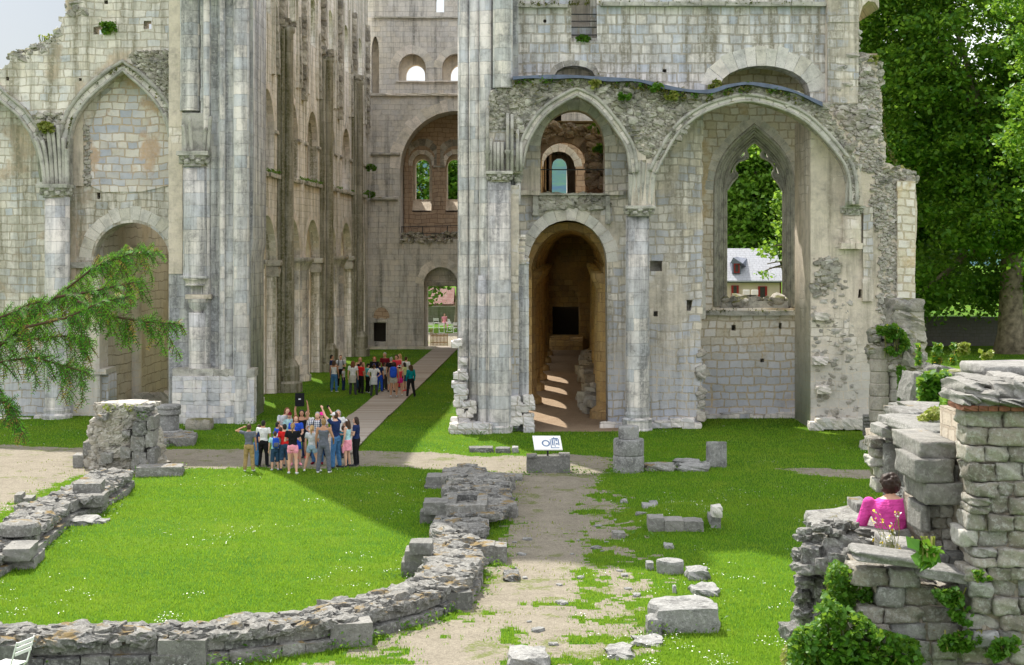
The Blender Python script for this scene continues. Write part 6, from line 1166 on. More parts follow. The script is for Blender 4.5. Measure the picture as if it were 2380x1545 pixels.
for k, (u, v, Y, lab, mt) in enumerate(((1385, 195, 56.0, 'grass tuft under the lead flashing above the pointed arch', 'dry'), (1452, 222, 55.9, 'green clump between the two transept arches', 'leafm'), (1528, 205, 56.0, 'green tuft below the bend in the lead flashing', 'leafm'), (1560, 222, 55.9, 'drooping dry grass right of the green clump on the spandrel', 'dry'), (1660, 197, 57.3, 'yellow moss cushion at the foot of the upper wall', 'dry'), (2030, 140, 57.4, 'yellow weeds on the broken corner below the trees', 'dry'), (105, 293, 60.7, 'dry grass above the springing of the left arches', 'dry'), (112, 300, 60.6, 'russet weed beside the left arch springing', 'dry'), (1385, 300, 60.2, 'sunlit creeper in the upper arched opening', 'leafb'), (1392, 345, 60.6, 'creeper low in the upper arched opening', 'leafm'), (2100, 398, 57.8, 'grasses on the lower broken right edge', 'dry'), (1355, 92, 57.7, 'weeds on the sill of the barred window', 'leafm'), (600, 462, 64, 'grass on the string course of the nave', 'leafm'), (862, 390, 100.5, 'bush rooted in the corner of the nave cornice', 'leafm'), (860, 452, 100.5, 'lower bush in the corner of the nave', 'leafm'))):
    s = 1 if Y < 90 else .8; plant(lab, [(u-16*s, v-4*s), (u-5*s, v-12*s), (u+8*s, v-10*s), (u+17*s, v-2*s), (u+12*s, v+9*s), (u-12*s, v+9*s)], Y, 150, .15, mt, yj=.15, stems=5)
GW = [((640, 1560), 30), ((60, 1562), 20), ((420, 1395+150), 12)]
def groundweeds():
    S = [(648, 1498), (720, 1500), (1030, 1425), (1100, 1385), (1125, 1340), (1150, 1320), (1030, 1265), (1060, 1235), (1090, 1250), (1112, 1240), (995, 1450), (940, 1465), (850, 1500), (790, 1510), (600, 1538), (520, 1548), (170, 1545), (95, 1275), (130, 1245), (250, 1180), (262, 1165), (420, 1095), (330, 1100), (380, 1040), (350, 1035), (1510, 1470), (1530, 1480), (1640, 1470), (1350, 1105), (1020, 1220), (1000, 1345), (930, 1345), (860, 1490), (1500, 1250), (1660, 1245), (1425, 1103), (1500, 1100), (1230, 1104), (1330, 1098), (580, 985), (1065, 1005), (1120, 1010), (1190, 1005), (240, 1195), (175, 1200), (60, 1300)]
    pts = []
    for u, v in S:
        x, y, _ = G(u, v); n_ = 60; pts.append(np.stack([x+RS.normal(size=n_)*.22, y+RS.normal(size=n_)*.16, np.abs(RS.normal(size=n_))*.10+.02], 1))
    V, F = leaves(np.concatenate(pts), .07, up=.3, asp=.5); tag(build('ground_weeds', V, [F], M['leafm']), 'low weeds along the foot of the foundation walls', None, kind='stuff')
    pts = []
    for k in range(260):
        u, v = random.choice(((random.uniform(0, 900), 1480), (random.uniform(950, 1120), random.uniform(1200, 1420)), (random.uniform(20, 300), random.uniform(1120, 1290)))); v = v+random.uniform(-25, 30); x, y, _ = G(u, v, .5); pts.append(np.stack([x+RS.normal(size=6)*.05, y+RS.normal(size=6)*.05, np.abs(RS.normal(size=6))*.04+.5], 1))
    V, F = leaves(np.concatenate(pts), .05, up=.5, asp=.5); 
groundweeds()
# yew bough hanging in from the left
yw = thing('yew_bough', 'dark green yew bough with drooping needled twigs reaching in from the left', 'tree branch', W(-60, 800, 10.5)); tw_ = Acc(); ND = [[], []]
def ypt(u, v, Y): return np.array(W(u, v, Y))
mains = [([(-60, 850), (40, 770), (130, 690), (220, 620), (300, 590), (368, 585)], 10.5), ([(130, 690), (200, 680), (270, 665), (330, 652)], 10.3), ([(180, 700), (260, 735), (340, 748), (420, 752)], 10.2), ([(-60, 800), (60, 790), (150, 780), (205, 800)], 10.6), ([(-60, 900), (0, 840), (80, 830), (150, 850), (200, 866)], 10.4), ([(-70, 760), (0, 740), (70, 715), (160, 690)], 10.7), ([(-60, 700+60), (20, 730), (60, 710), (95, 700)], 10.4), ([(60, 760), (150, 740), (240, 700), (300, 690)], 10.1), ([(-80, 930), (-30, 925), (10, 935), (40, 952)], 10.3), ([(130, 690), (190, 640), (250, 600), (330, 575)], 10.7)]
def twig(p0, d, L, droop, old=False):
    n_ = max(4, int(L/.012)); t_ = np.linspace(0, 1, n_)[:, None]; C = p0+d*L*t_+np.array([0, 0, -1])*droop*L*t_**2; T = np.gradient(C, axis=0); T /= np.linalg.norm(T, axis=1)[:, None]+1e-9
    V, F = tube(C[::3] if n_ > 8 else C, .0022, 4, False); tw_.add(V, F)
    sd = np.cross(T, RS.normal(size=3)*.35+np.array([0, -1., .3])); sd /= np.linalg.norm(sd, axis=1)[:, None]+1e-9
    for s in (-1, 1):
        l = (.026*RS.uniform(.75, 1.2, n_)*np.clip(1.25-t_[:, 0]*.6, .3, 1))[:, None]; e = C+(sd*s*.85+T*.55+RS.normal(size=(n_, 3))*.13)*l; wv = T*.0030
        ND[1 if (old or random.random() < .03) else 0].append(np.stack([C-wv, C+wv, e+wv*.6, e-wv*.6], 1).reshape(-1, 3))
for pts, Y in mains:
    P = np.array([ypt(u, v, Y+random.uniform(-.05, .05)) for u, v in pts]); q = np.linspace(0, len(P)-1, 22); C = np.stack([np.interp(q, np.arange(len(P)), P[:, k]) for k in range(3)], 1); V, F = tube(C, np.linspace(.011, .003, 22), 6); tw_.add(V, F)
    L = np.linalg.norm(np.diff(C, axis=0), axis=1).sum(); D = (C[-1]-C[0])/np.linalg.norm(C[-1]-C[0])
    for k in range(int(L/.009)):
        f = random.random()**.8; i = min(int(f*21), 20); p = C[i]+(C[i+1]-C[i])*random.random(); s = random.choice((-1, 1))
        d = D*random.uniform(.3, .9)+np.array([0, random.uniform(-1, 1)*.8, s*random.uniform(.1, .9)-.1]); d /= np.linalg.norm(d); twig(p, d, random.uniform(.05, .14)*(1.15-.4*f), random.uniform(.1, .7), random.random() < .05)
    for k in range(9):                       # long hanging sprays
        i = random.randrange(3, 21); p = C[i]; d = np.array([random.uniform(-.2, .6), random.uniform(-.3, .3), -1.0]); d /= np.linalg.norm(d); Ls = random.uniform(.12, .28); 
        for m_ in range(int(Ls/.02)): twig(p+d*.02*m_, np.array([random.uniform(-.8, .8), random.uniform(-.5, .5), -.6]), random.uniform(.04, .08), .4, random.random() < .08)
tw_.build('twigs', plain('yew_twig', (.07, .04, .02), .8), yw)
for k, nm in ((0, 'needles'), (1, 'brown_needles')): V = np.concatenate(ND[k]); build(nm, V, [np.arange(len(V)).reshape(-1, 4)], M['yew' if k == 0 else 'yewold'], yw)
# wild flowers in front of the seated woman
o = thing('wild_flowers', 'thin stalks with yellow and white flower heads behind the woman in pink', 'plant', W(*r6(760, 880), 14.2)); a = Acc(); pts = []
for k in range(26):
    p0_ = np.array(W(*r6(random.uniform(720, 860), 885), 14.3)); p1_ = np.array(W(*r6(random.uniform(690, 890), random.uniform(640, 860)), 14.2)); V, F = tube([p0_, (p0_+p1_)/2+[.02, 0, .02], p1_], .0022, 4, False); a.add(V, F); pts += [p1_+RS.normal(size=3)*.012 for _ in range(3)]
a.build('stem', M['dry'], o); pts = np.array(pts); V, F = leaves(pts[::2], .026, up=.2); build('flowers', V, [F], M['yel'], o); V, F = leaves(pts[1::2], .022, up=.2); build('seed_heads', V, [F], M['petal'], o)

# moss and grasses along broken masonry
def mossline(label, pts, Y, n, size, mat, dv=6, name='moss'):
    P = np.array(pts, float); t_ = RS.uniform(0, len(P)-1.001, n); i = t_.astype(int); f = (t_-i)[:, None]; Q_ = P[i]*(1-f)+P[i+1]*f; Q_[:, 1] += RS.normal(size=n)*dv; k = fbm(np.stack([Q_[:, 0]*.08, Q_[:, 1]*.02, Q_[:, 0]*0], 1), 1.0, 77, 3) > .47; Q_ = Q_[k]
    Yv = Y+RS.uniform(-.12, .12, len(Q_)); V, F = leaves(np.stack([(Q_[:, 0]-CU)/FP*Yv, Yv, CH-(Q_[:, 1]-HV)/FP*Yv], 1), size, up=.3, asp=.5); tag(build(name, V, [F], M[mat]), label, None, kind='stuff')
M['mossl'] = leafmat('dark_moss', (.04, .05, .01), (.10, .11, .02), .1, (.2, .17, .04))
mossline('moss and dry grass under the lead flashing', [(u, v+16) for u, v in FLs], 56.1, 1500, .11, 'mossl', 7); mossline('green grass under the lead flashing', [(u, v+14) for u, v in FLs], 56.05, 420, .13, 'leafm', 5)
mossline('moss on the back of the pointed arch of the left transept', [(u, v-14) for u, v in a1], 60.8, 500, .10, 'mossl', 3); mossline('moss on the broken top of the left transept', [(22, 126), (44, 125), (82, 117), (119, 97), (136, 64), (153, 34)], 61.2, 420, .12, 'mossl', 5)
mossline('moss on the broken right edge of the transept', [(2000, 132), (2040, 160), (2050, 240), (2060, 340), (2090, 392), (2124, 410)], 57.5, 420, .12, 'mossl', 6)
mossline('moss on the ledge below the tall window', [(1640, 722), (1880, 722)], 60.7, 160, .09, 'mossl', 2); mossline('moss on the cornice of the upper right wall', [(1200, 8), (1320, 8), (1400, 5), (1915, 5)], 57.3, 500, .09, 'mossl', 3)
for z_ in (10.32,):
    q = RS.uniform(62, 101, 900); k = fbm(np.stack([q*.6, q*0, q*0], 1), 1.0, 5, 2) > .45; q = q[k]; V, F = leaves(np.stack([NX+SH*(q-72)+.14+RS.normal(size=len(q))*.05, q, z_+np.abs(RS.normal(size=len(q)))*.06], 1), .14, up=.4, asp=.4); tag(build('moss', V, [F], M['leafm']), 'grass growing on the lower string course of the nave', None, kind='stuff')
# ======================= PEOPLE =======================
def remesh(parts, vox, smooth=2):
    a = Acc()
    for V, F in parts: a.add(V, F, 0)
    F = ([np.concatenate(a.Q)] if a.Q else [])+([np.concatenate(a.T)] if a.T else [])
    V = np.concatenate(a.V).astype(np.float32); me = bpy.data.meshes.new('t'); tot = np.concatenate([np.full(len(f), f.shape[1], np.int32) for f in F]); idx = np.concatenate([f.ravel() for f in F]).astype(np.int32)
    me.vertices.add(len(V)); me.vertices.foreach_set('co', V.ravel()); me.loops.add(len(idx)); me.loops.foreach_set('vertex_index', idx); me.polygons.add(len(tot)); me.polygons.foreach_set('loop_start', np.concatenate([[0], np.cumsum(tot)[:-1]]).astype(np.int32)); me.polygons.foreach_set('loop_total', tot); me.update(calc_edges=True)
    o = bpy.data.objects.new('t', me); COL.objects.link(o); m = o.modifiers.new('r', 'REMESH'); m.mode = 'VOXEL'; m.voxel_size = vox
    s = o.modifiers.new('s', 'SMOOTH'); s.iterations = smooth; s.factor = .5
    r = bpy.data.meshes.new_from_object(o.evaluated_get(bpy.context.evaluated_depsgraph_get())); bpy.data.objects.remove(o); bpy.data.meshes.remove(me)
    r.polygons.foreach_set('use_smooth', np.ones(len(r.polygons), bool)); return r
def ell(c, r, rot=None, n=10):
    V, F = CUBES[4]; P = V/np.linalg.norm(V, axis=1)[:, None]*np.array(r)
    if rot is not None: P = P@np.array(rot).T
    return P+np.array(c), F
def limb(pts, rad, n=10):
    V, F = tube(pts, rad, n); P = np.array(pts); return [(V, F), ell(P[0], (rad[0],)*3), ell(P[-1], (rad[-1],)*3)]+[ell(P[k], (rad[k],)*3) for k in range(1, len(P)-1)]
def rings(spine, side, fwd, rr):     # torso: spine points, half widths, half depths
    n = 14; th = np.arange(n)*2*math.pi/n; V = []; F = []
    for p, (a_, b_) in zip(spine, rr): V.append(np.array(p)+np.cos(th)[:, None]*a_*side+np.sin(th)[:, None]*b_*fwd)
    m = len(spine)
    for i in range(m-1):
        for j in range(n): F.append((i*n+j, i*n+(j+1) % n, (i+1)*n+(j+1) % n, (i+1)*n+j))
    V = np.concatenate(V)
    for b in (0, (m-1)*n):
        for q in range(n//2-1):
            f = (b+q, b+q+1, b+n-2-q, b+n-1-q); F.append(f[::-1] if b == 0 else f)
    return V, np.array(F)
CM = {}
def cloth(c, kind='plain'):
    k = (c, kind)
    if k not in CM:
        m, t, b = mk('cloth', .85, .15); n = N(t); g = n.new('ShaderNodeTexCoord'); f = n.noise(g.outputs['Object'], 9, 3)
        cc = n.mix(n.step(f, .3, .7), tuple(x*.82 for x in c), tuple(min(1, x*1.12) for x in c))
        if kind == 'check':
            s = n.new('ShaderNodeSeparateXYZ'); n.set(s.inputs[0], g.outputs['Object']); q = n.m('GREATER_THAN', n.m('SINE', n.m('MULTIPLY', s.outputs[0], 95)), .1); w_ = n.m('GREATER_THAN', n.m('SINE', n.m('MULTIPLY', s.outputs[2], 95)), .1); cc = n.mix(n.m('MULTIPLY', n.m('ADD', q, w_), .45), cc, (.03, .06, .16))
        n.set(b.inputs['Base Color'], cc); n.set(b.inputs['Normal'], n.bump(n.m('ADD', f, n.noise(n.vmul(g.outputs['Object'], (7, 7, 16)), 1.0, 3)), .035)); CM[k] = m
    return CM[k]
SK = {'l': (.62, .36, .25), 'm': (.50, .27, .17), 'd': (.20, .10, .06), 't': (.42, .22, .13)}
skm = {k: plain('skin', v, .55, .3, .06, 8) for k, v in SK.items()}; eyem = plain('eye', (.02, .015, .01), .3); lipm = plain('lips', (.35, .08, .07), .6)
HC = {'bk': (.015, .012, .010), 'br': (.06, .03, .015), 'db': (.03, .016, .01), 'bl': (.42, .27, .11), 'sb': (.28, .17, .07), 'gr': (.32, .31, .30), 're': (.34, .09, .02), 'au': (.15, .05, .02)}
hrm = {k: plain('hair', v, .6, .3, .3, 25) for k, v in HC.items()}
CLR = dict(white=(.72, .72, .72), lgrey=(.55, .57, .60), grey=(.13, .14, .17), dgrey=(.05, .05, .06), black=(.012, .012, .015), navy=(.015, .03, .10), blue=(.02, .08, .5), jeans=(.06, .16, .33), djeans=(.03, .07, .13), ljeans=(.32, .45, .55), khaki=(.36, .25, .11), red=(.6, .02, .02), dred=(.16, .01, .02), coral=(.75, .06, .09), pink=(.85, .33, .42), hot=(.8, .03, .3), mag=(.66, .07, .34), teal=(.0, .2, .24), turq=(.1, .5, .5), aqua=(.42, .68, .72), yg=(.55, .62, .3), stone=(.45, .43, .37), skinn=None)
def hand(S, wr, d, up, grip=.25, sc=1.0):
    """palm, four bent fingers of different lengths and a thumb from the side of the palm"""
    d = np.array(d, float); d /= np.linalg.norm(d)+1e-9; up = np.array(up, float); up = up-d*up.dot(d); up /= np.linalg.norm(up)+1e-9; sd = np.cross(d, up); P = []
    pc = wr+d*.045*sc; P.append(ell(pc, (.028*sc,)*3)); P.append(ell(wr+d*.07*sc, (.027*sc,)*3))
    for k, L in enumerate((.062, .072, .068, .052)):
        b = wr+d*.08*sc+sd*(k-1.5)*.017*sc; m_ = b+(d+up*grip)*L*.5*sc; e = m_+(d*.7+up*grip*2.2)*L*.5*sc; P += limb([b, m_, e], [.0095*sc, .009*sc, .0075*sc], 6)
    b = wr+d*.03*sc-sd*.025*sc; P += limb([b, b-sd*.02*sc+d*.03*sc, b-sd*.022*sc+d*.055*sc+up*grip*.02], [.011*sc, .010*sc, .008*sc], 6); return P
def person(label, u, v, h, face, top=('tee', 'white'), bot=('long', 'navy'), skin='l', hair=('short', 'br'), armL=None, armR=None, shoe='dgrey', hat=None, stance=.06, stride=0.0, lean=(0, 0), look=0, grp=None, fat=1.0, pat='plain', Y=None, sit=None, waist=None, vox=.0145, loc=None):
    if loc is None:
        Y = Y or GY(v); x = (u-CU)/FP*Y; loc = (x, Y, hz(x, Y)+(.06 if abs(x-(-5.95+(Y-57)*.0345)) < .8 and Y > 50.6 else 0))
    t = thing('person', label, 'person', loc, grp, math.radians(face)); s = h; SD = np.array([1., 0, 0]); FW = np.array([0, -1., 0]); lx, ly = lean
    hz0 = .52*s; pel = np.array([0, 0, hz0]); up = np.array([lx, -ly, 1.]); up /= np.linalg.norm(up); SP = lambda f: pel+up*(f-.52)*s+np.array([lx, -ly, 0])*(max(0, f-.52)**2)*s*1.2
    if sit is not None: pel[2] = sit
    fs = [.495, .53, .57, .62, .68, .74, .785, .815, .838, .86, .885]; rr = [(.080, .058), (.088, .066), (.084, .062), (.072, .052), (.079, .056), (.092, .060), (.100, .056), (.088, .048), (.055, .042), (.030, .031), (.028, .030)]
    rr = [(a_*s*fat, b_*s*fat) if f < .84 else (a_*s, b_*s) for (a_, b_), f in zip(rr, fs)]; B = [rings([SP(f) for f in fs], SD, FW, rr)]
    hc = SP(.925)+FW*.012*s; ca, sa = math.cos(math.radians(look)), math.sin(math.radians(look)); HF = np.array([sa, -ca, -.12]); HF /= np.linalg.norm(HF); HS = np.array([ca, sa, 0]); hs = .92+.16*max(0, (1.6-h))
    B += [ell(hc, (.047*s*hs, .056*s*hs, .066*s*hs)), ell(hc+HF*.018*s-[0, 0, .03*s], (.034*s, .036*s, .036*s)), ell(hc+HF*.056*s*hs-[0, 0, .006*s], (.009*s, .013*s, .014*s)), ell(hc+HS*.047*s*hs, (.007*s, .011*s, .017*s)), ell(hc-HS*.047*s*hs, (.007*s, .011*s, .017*s)), ell(SP(.875), (.028*s, .029*s, .035*s))]
    arms = []; 
    for sd_, A_ in ((-1, armR), (1, armL)):       # pose: upper arm and forearm directions (x out, y forward, z up)
        A_ = A_ or ((.18, 0, -1), (.05, .25, -1)); sh = SP(.808)+SD*sd_*.108*s*fat
        d1 = np.array([A_[0][0]*sd_, -A_[0][1], A_[0][2]]); d1 /= np.linalg.norm(d1); d2 = np.array([A_[1][0]*sd_, -A_[1][1], A_[1][2]]); d2 /= np.linalg.norm(d2)
        el = sh+d1*.172*s; wr = el+d2*.145*s; arms.append((sh, el, wr, d2)); B += limb([sh, (sh+el)/2, el, (el+wr)/2, wr], [.031*s*(.6+.4*fat), .028*s*(.6+.4*fat), .022*s, .021*s, .0145*s], 8); B += hand(s, wr, d2, np.array([-sd_*.8, -.6, 0]), .3, s/1.7)
    legs = []
    for sd_ in (-1, 1):
        hp = pel+SD*sd_*.048*s
        if sit is None: kn = np.array([sd_*(.05*s+stance*.5), -stride*sd_*.5-.012*s, .285*s]); an = np.array([sd_*(.045*s+stance), -stride*sd_+.01*s, .05*s])
        else: kn = pel+np.array([sd_*.09*s, -.24*s, -.02*s]); an = kn+np.array([0, -.02*s, -.235*s])
        legs.append((hp, kn, an)); B += limb([hp, hp+(kn-hp)*.5, kn, kn+(an-kn)*.35, an], [.050*s*fat, .046*s*fat, .033*s, .034*s, .020*s], 10); tw = np.array([sd_*.25, -1, 0]); tw /= np.linalg.norm(tw); B += limb([an+[0, 0, -.022*s], an+tw*.075*s+[0, 0, -.03*s]], [.021*s, .017*s], 8)
    me = remesh(B, vox); me.materials.append(skm[skin]); link('body', me, t, True)
    i = .011
    if top:
        kind, col = top; zb = {'tank': .53, 'tee': .51, 'long': .51, 'dress': .50}[kind]; ff = [f for f in fs if zb-.02 < f < (.845 if kind != 'tank' else .80)]
        T = [rings([SP(f) for f in ff], SD, FW, [(a_+i, b_+i) for (a_, b_), f in zip(rr, fs) if f in ff])]
        if kind == 'tank':
            for sd_ in (-1, 1): T += limb([SP(.77)+SD*sd_*.055*s+FW*.04*s, SP(.83)+SD*sd_*.062*s, SP(.77)+SD*sd_*.055*s-FW*.04*s], [.018*s, .018*s, .018*s], 6)
        else:
            for sh, el, wr, d2 in arms:
                T.append(ell(sh, ((.031*s*(.6+.4*fat)+i),)*3)); e_ = sh+(el-sh)*(.55 if kind != 'long' else 1); T.append(tube([sh, e_], [.031*s*(.6+.4*fat)+i, .030*s+i], 10))
                if kind == 'long': T += limb([sh, el, wr], [.03*s+i, .024*s+i, .018*s+i*.7], 8)
        if kind == 'dress':
            T.append(rings([SP(.56), SP(.50), pel-[0, 0, .10*s], pel-[0, 0, .2*s]], SD, FW, [(.088*s, .07*s), (.1*s, .08*s), (.105*s, .09*s), (.12*s, .10*s)]))
        me = remesh(T, vox); me.materials.append(cloth(CLR[col], pat)); link('shirt' if kind != 'dress' else 'dress', me, t, True)
    if bot:
        kind, col = bot; T = [rings([SP(f) for f in (.47, .50, .53, .57, .60)], SD, FW, [(.07*s*fat+i, .06*s*fat+i), (.086*s*fat+i, .066*s*fat+i), (.089*s*fat+i, .068*s*fat+i), (.083*s*fat+i, .062*s*fat+i), (.075*s*fat+i, .056*s*fat+i)])]
        if kind == 'skirt': T.append(rings([pel+[0, 0, .05*s], pel, pel-[0, 0, .09*s], pel-[0, 0, .17*s]], SD, FW, [(.088*s, .066*s), (.1*s, .078*s), (.115*s, .09*s), (.125*s, .1*s)]))
        else:
            for hp, kn, an in legs:
                if kind == 'long': T += limb([hp, hp+(kn-hp)*.5, kn, kn+(an-kn)*.5, an+[0, 0, .01]], [.052*s*fat+i, .047*s*fat+i, .037*s+i, .036*s+i, .030*s+i], 10)
                elif kind == 'mid': T += limb([hp, kn, kn+(an-kn)*.12], [.052*s+i, .045*s+i, .045*s+i], 10)
                else: T += limb([hp, hp+(kn-hp)*.32], [.054*s+i, .053*s+i], 10)
        me = remesh(T, vox); me.materials.append(cloth(CLR[col])); link({'long': 'trousers', 'mid': 'shorts', 'short': 'shorts', 'skirt': 'skirt'}[kind], me, t, True)
    if waist:                                    # garment tied round the waist
        T = [rings([SP(.575), SP(.55), SP(.50), pel-[0, 0, .08*s], pel-[0, 0, .17*s]], SD, FW, [(.09*s, .07*s), (.105*s, .085*s), (.108*s, .088*s), (.105*s, .09*s), (.11*s, .095*s)]), limb([SP(.56)+SD*.07*s+FW*.04*s, pel+SD*.11*s+FW*.05*s-[0, 0, .1*s], pel+SD*.12*s+FW*.04*s-[0, 0, .22*s]], [.03*s, .035*s, .02*s])[0]]
        me = remesh(T, vox); me.materials.append(cloth(CLR[waist])); link('tied_jacket', me, t, True)
    for (hp, kn, an), sd_ in zip(legs, (-1, 1)):
        tw = np.array([sd_*.25, -1, 0]); tw /= np.linalg.norm(tw); me = remesh(limb([an+[0, 0, -.02*s]-tw*.008*s, an+tw*.045*s+[0, 0, -.028*s], an+tw*.088*s+[0, 0, -.034*s]], [.027*s, .026*s, .019*s], 8), vox); me.materials.append(cloth(CLR[shoe])); link('shoe', me, t, True)
    kind, hcx = hair; H = []
    if kind != 'none':
        H = [ell(hc-HF*.012*s+[0, 0, .016*s], (.051*s*hs, .056*s*hs, .060*s*hs)), ell(hc-HF*.022*s-[0, 0, .012*s], (.046*s*hs, .045*s*hs, .050*s*hs))]
        if kind in ('long', 'bob'):
            L = .22 if kind == 'long' else .07
            for o_ in (-.03, 0, .03): H += limb([hc-HF*.03*s+HS*o_*s, hc-HF*.045*s+HS*o_*1.1*s-[0, 0, .07*s], hc-HF*.052*s+HS*o_*s-[0, 0, L*s]], [.032*s, .03*s, .018*s], 8)
            for o_ in (-.044, .044): H += limb([hc+HS*o_*s+[0, 0, .02*s], hc+HS*o_*1.15*s-HF*.015*s-[0, 0, (.05 if kind == 'bob' else .13)*s]], [.018*s, .014*s], 6)
        if kind == 'pony': H += limb([hc-HF*.055*s+[0, 0, .01*s], hc-HF*.085*s-[0, 0, .03*s], hc-HF*.075*s-[0, 0, .13*s]], [.020*s, .024*s, .010*s], 8)
        if kind == 'curly':
            for k in range(70): d = RS.normal(size=3); d[1] = abs(d[1])*(-np.sign(HF[1])) if abs(d[1]) > 0 else 0; d /= np.linalg.norm(d); d[2] = max(d[2], -.75); H.append(ell(hc-HF*.012*s+d*np.array([.058, .062, .066])*s, (.0145*s,)*3))
        me = remesh(H, vox*.9, 1); me.materials.append(hrm[hcx]); link('hair', me, t, True)
    a = Acc()
    for q in (-1, 1): V, F = ell(hc+HF*.052*s*hs+HS*q*.018*s+[0, 0, .004*s], (.006*s,)*3); a.add(V, F)
    a.build('eyes', eyem, t, local=True); V, F = ell(hc+HF*.052*s-[0, 0, .034*s], (.013*s, .005*s, .004*s)); build('mouth', V, [F], lipm, t, local=True)
    if hat:
        H = [ell(hc+[0, 0, .024*s], (.056*s*hs, .062*s*hs, .052*s*hs))]
        hd = HF if len(hat) < 3 else -HF; H.append(ell(hc+hd*.068*s+[0, 0, .022*s], (.040*s, .040*s, .007*s)) if hat[0] == 'cap' else ell(hc+[0, 0, .02*s], (.095*s, .095*s, .008*s)))
        me = remesh(H, .010, 1); me.materials.append(cloth(CLR[hat[1]])); link(hat[0], me, t, True)
    t['_'] = 0; del t['_']
    R = Matrix.Rotation(math.radians(face), 4, 'Z'); t2w = lambda p: tuple(np.array(loc)+np.array(R.to_3x3()@Vector(p)))
    return t, dict(arms=arms, SP=SP, s=s, w=t2w, pel=pel, hc=hc)
def backpack(P, label, col, col2=None, sc=1.0):
    t, d = P; s = d['s']; SP = d['SP']; b = thing('backpack', label, 'backpack', t.location, None, t.rotation_euler[2]); c = SP(.71)+np.array([0, .095*s, 0])
    a = Acc(); stone(a, c, (.075*s*sc, .045*s*sc, .115*s*sc), rough=.03, rnd=.45, n=6); a.build('bag', cloth(CLR[col]), b, True, local=True)
    a = Acc(); stone(a, c+[0, .045*s, -.04*s], (.055*s*sc, .02*s, .05*s*sc), rough=.03, rnd=.4, n=4); a.build('pocket', cloth(CLR[col2 or col]), b, True, local=True)
    for q in (-1, 1):
        P_ = [c+[q*.05*s, -.02*s, .1*s], SP(.845)+np.array([q*.06*s, 0, .012]), SP(.79)+np.array([q*.065*s, -.072*s, 0]), SP(.66)+np.array([q*.08*s, -.05*s, 0]), c+[q*.06*s, -.02*s, -.09*s]]; V, F = tube(P_, .012*s, 6); build('strap', V, [F], cloth(CLR[col]), b, True, local=True)
    return b
def held(P, k, label, name, cat, half, col='black', off=(0, 0, 0), rx=0, extra=None):
    t, d = P; sh, el, wr, d2 = d['arms'][k]; c = d['w'](wr+d2*.11*d['s']/1.7+np.array(off)); o = thing(name, label, cat, c, None, t.rotation_euler[2]); a = Acc(); stone(a, (0, 0, 0), half, rx=rx, rough=.01, rnd=.06, n=4); a.build('case', cloth(CLR[col]), o, local=True); a = Acc(); stone(a, (0, -half[1]*1.02, half[2]*.1), (half[0]*.28, half[1]*.12, half[2]*.10), rx=rx, rough=.01, n=2)
    a.build('emblem' if name == 'tablet' else 'lens', cloth(CLR['lgrey' if name == 'tablet' else 'dgrey']), o, local=True); return o
g1 = lambda x, y: (549.4+.1362*x, 911.7+.1362*y); g2 = lambda x, y: (748.1+.09823*x, 806.5+.09823*y)
GA, GB = 'visitors gathered on the gravel path', 'visitors gathered by the boardwalk in the nave'
fold = ((.25, .1, -1), (-.5, 1, .15)); hips = ((.7, -.1, -1), (-.9, .4, -.7)); upr = ((.35, .5, .8), (-.3, .35, 1)); fore = ((.15, .15, -1), (-.35, 1, -.15))
def p1(label, x, y, h, face, **k): u, v = g1(x, y); return person(label, u, v, h, face, grp=GA, **k)
def p2(label, x, y, h, face, **k): u, v = g2(x, y); return person(label, u, v, h, face, grp=GB, vox=.018, **k)
p1('boy in grey T-shirt and khaki trousers with a hand on his neck', 215, 1350, 1.48, 178, top=('tee', 'grey'), bot=('long', 'khaki'), skin='t', hair=('short', 'br'), armL=((.9, .1, .2), (-1, .2, .5)), shoe='white')
p1('boy in navy T-shirt and jeans looking down beside the khaki trousers boy', 345, 1262, 1.32, 110, top=('tee', 'navy'), bot=('long', 'jeans'), hair=('short', 'br'), lean=(0, .1))
p1('boy in white T-shirt and black trousers seen from behind', 460, 1270, 1.47, 170, top=('tee', 'white'), bot=('long', 'black'), skin='t', hair=('short', 'bk'), fat=1.12, armR=fore)
p1('woman in light grey top leaning forward with her head tilted', 735, 1090, 1.66, 25, top=('tee', 'lgrey'), bot=('long', 'lgrey'), hair=('bob', 'au'), lean=(.22, .18), armL=fore, armR=fore)
p1('dark haired boy in bright blue hoodie behind the capped child', 700, 1200, 1.30, 120, top=('long', 'blue'), bot=('mid', 'djeans'), skin='m', hair=('short', 'bk'))
q = p1('small child in royal blue cap, pale blue T-shirt and rolled denim', 660, 1335, 1.22, 200, top=('tee', 'aqua'), bot=('mid', 'djeans'), hat=('cap', 'blue'), shoe='lgrey', fat=1.08, stance=.04); backpack(q, 'blue and grey backpack worn by the small child in the blue cap', 'blue', 'grey', 1.05)
p1('child in white T-shirt and dark grey shorts half hidden by the red vest', 752, 1262, 1.24, 190, top=('tee', 'white'), bot=('mid', 'dgrey'), hair=('short', 'br'), skin='m')
p1('boy in bright red vest with denim shorts seen from behind', 825, 1335, 1.45, 200, top=('tee', 'red'), bot=('mid', 'djeans'), hair=('short', 'bk'), armL=fore, stance=.05)
p1('boy in maroon and white cap and pale shirt looking down', 905, 1090, 1.50, 10, top=('tee', 'aqua'), bot=('long', 'dgrey'), hat=('cap', 'dred'), lean=(0, .08))
q = p1('woman in bright blue dress with long auburn hair facing the camera', 1015, 1240, 1.60, 12, top=('dress', 'blue'), bot=None, hair=('long', 'au'), armL=fore, armR=fore, shoe='pink')
held(q, 0, 'black camera held at the chest of the woman in the blue dress', 'camera', 'camera', (.06, .05, .05), 'black', (.06, -.05, .05))
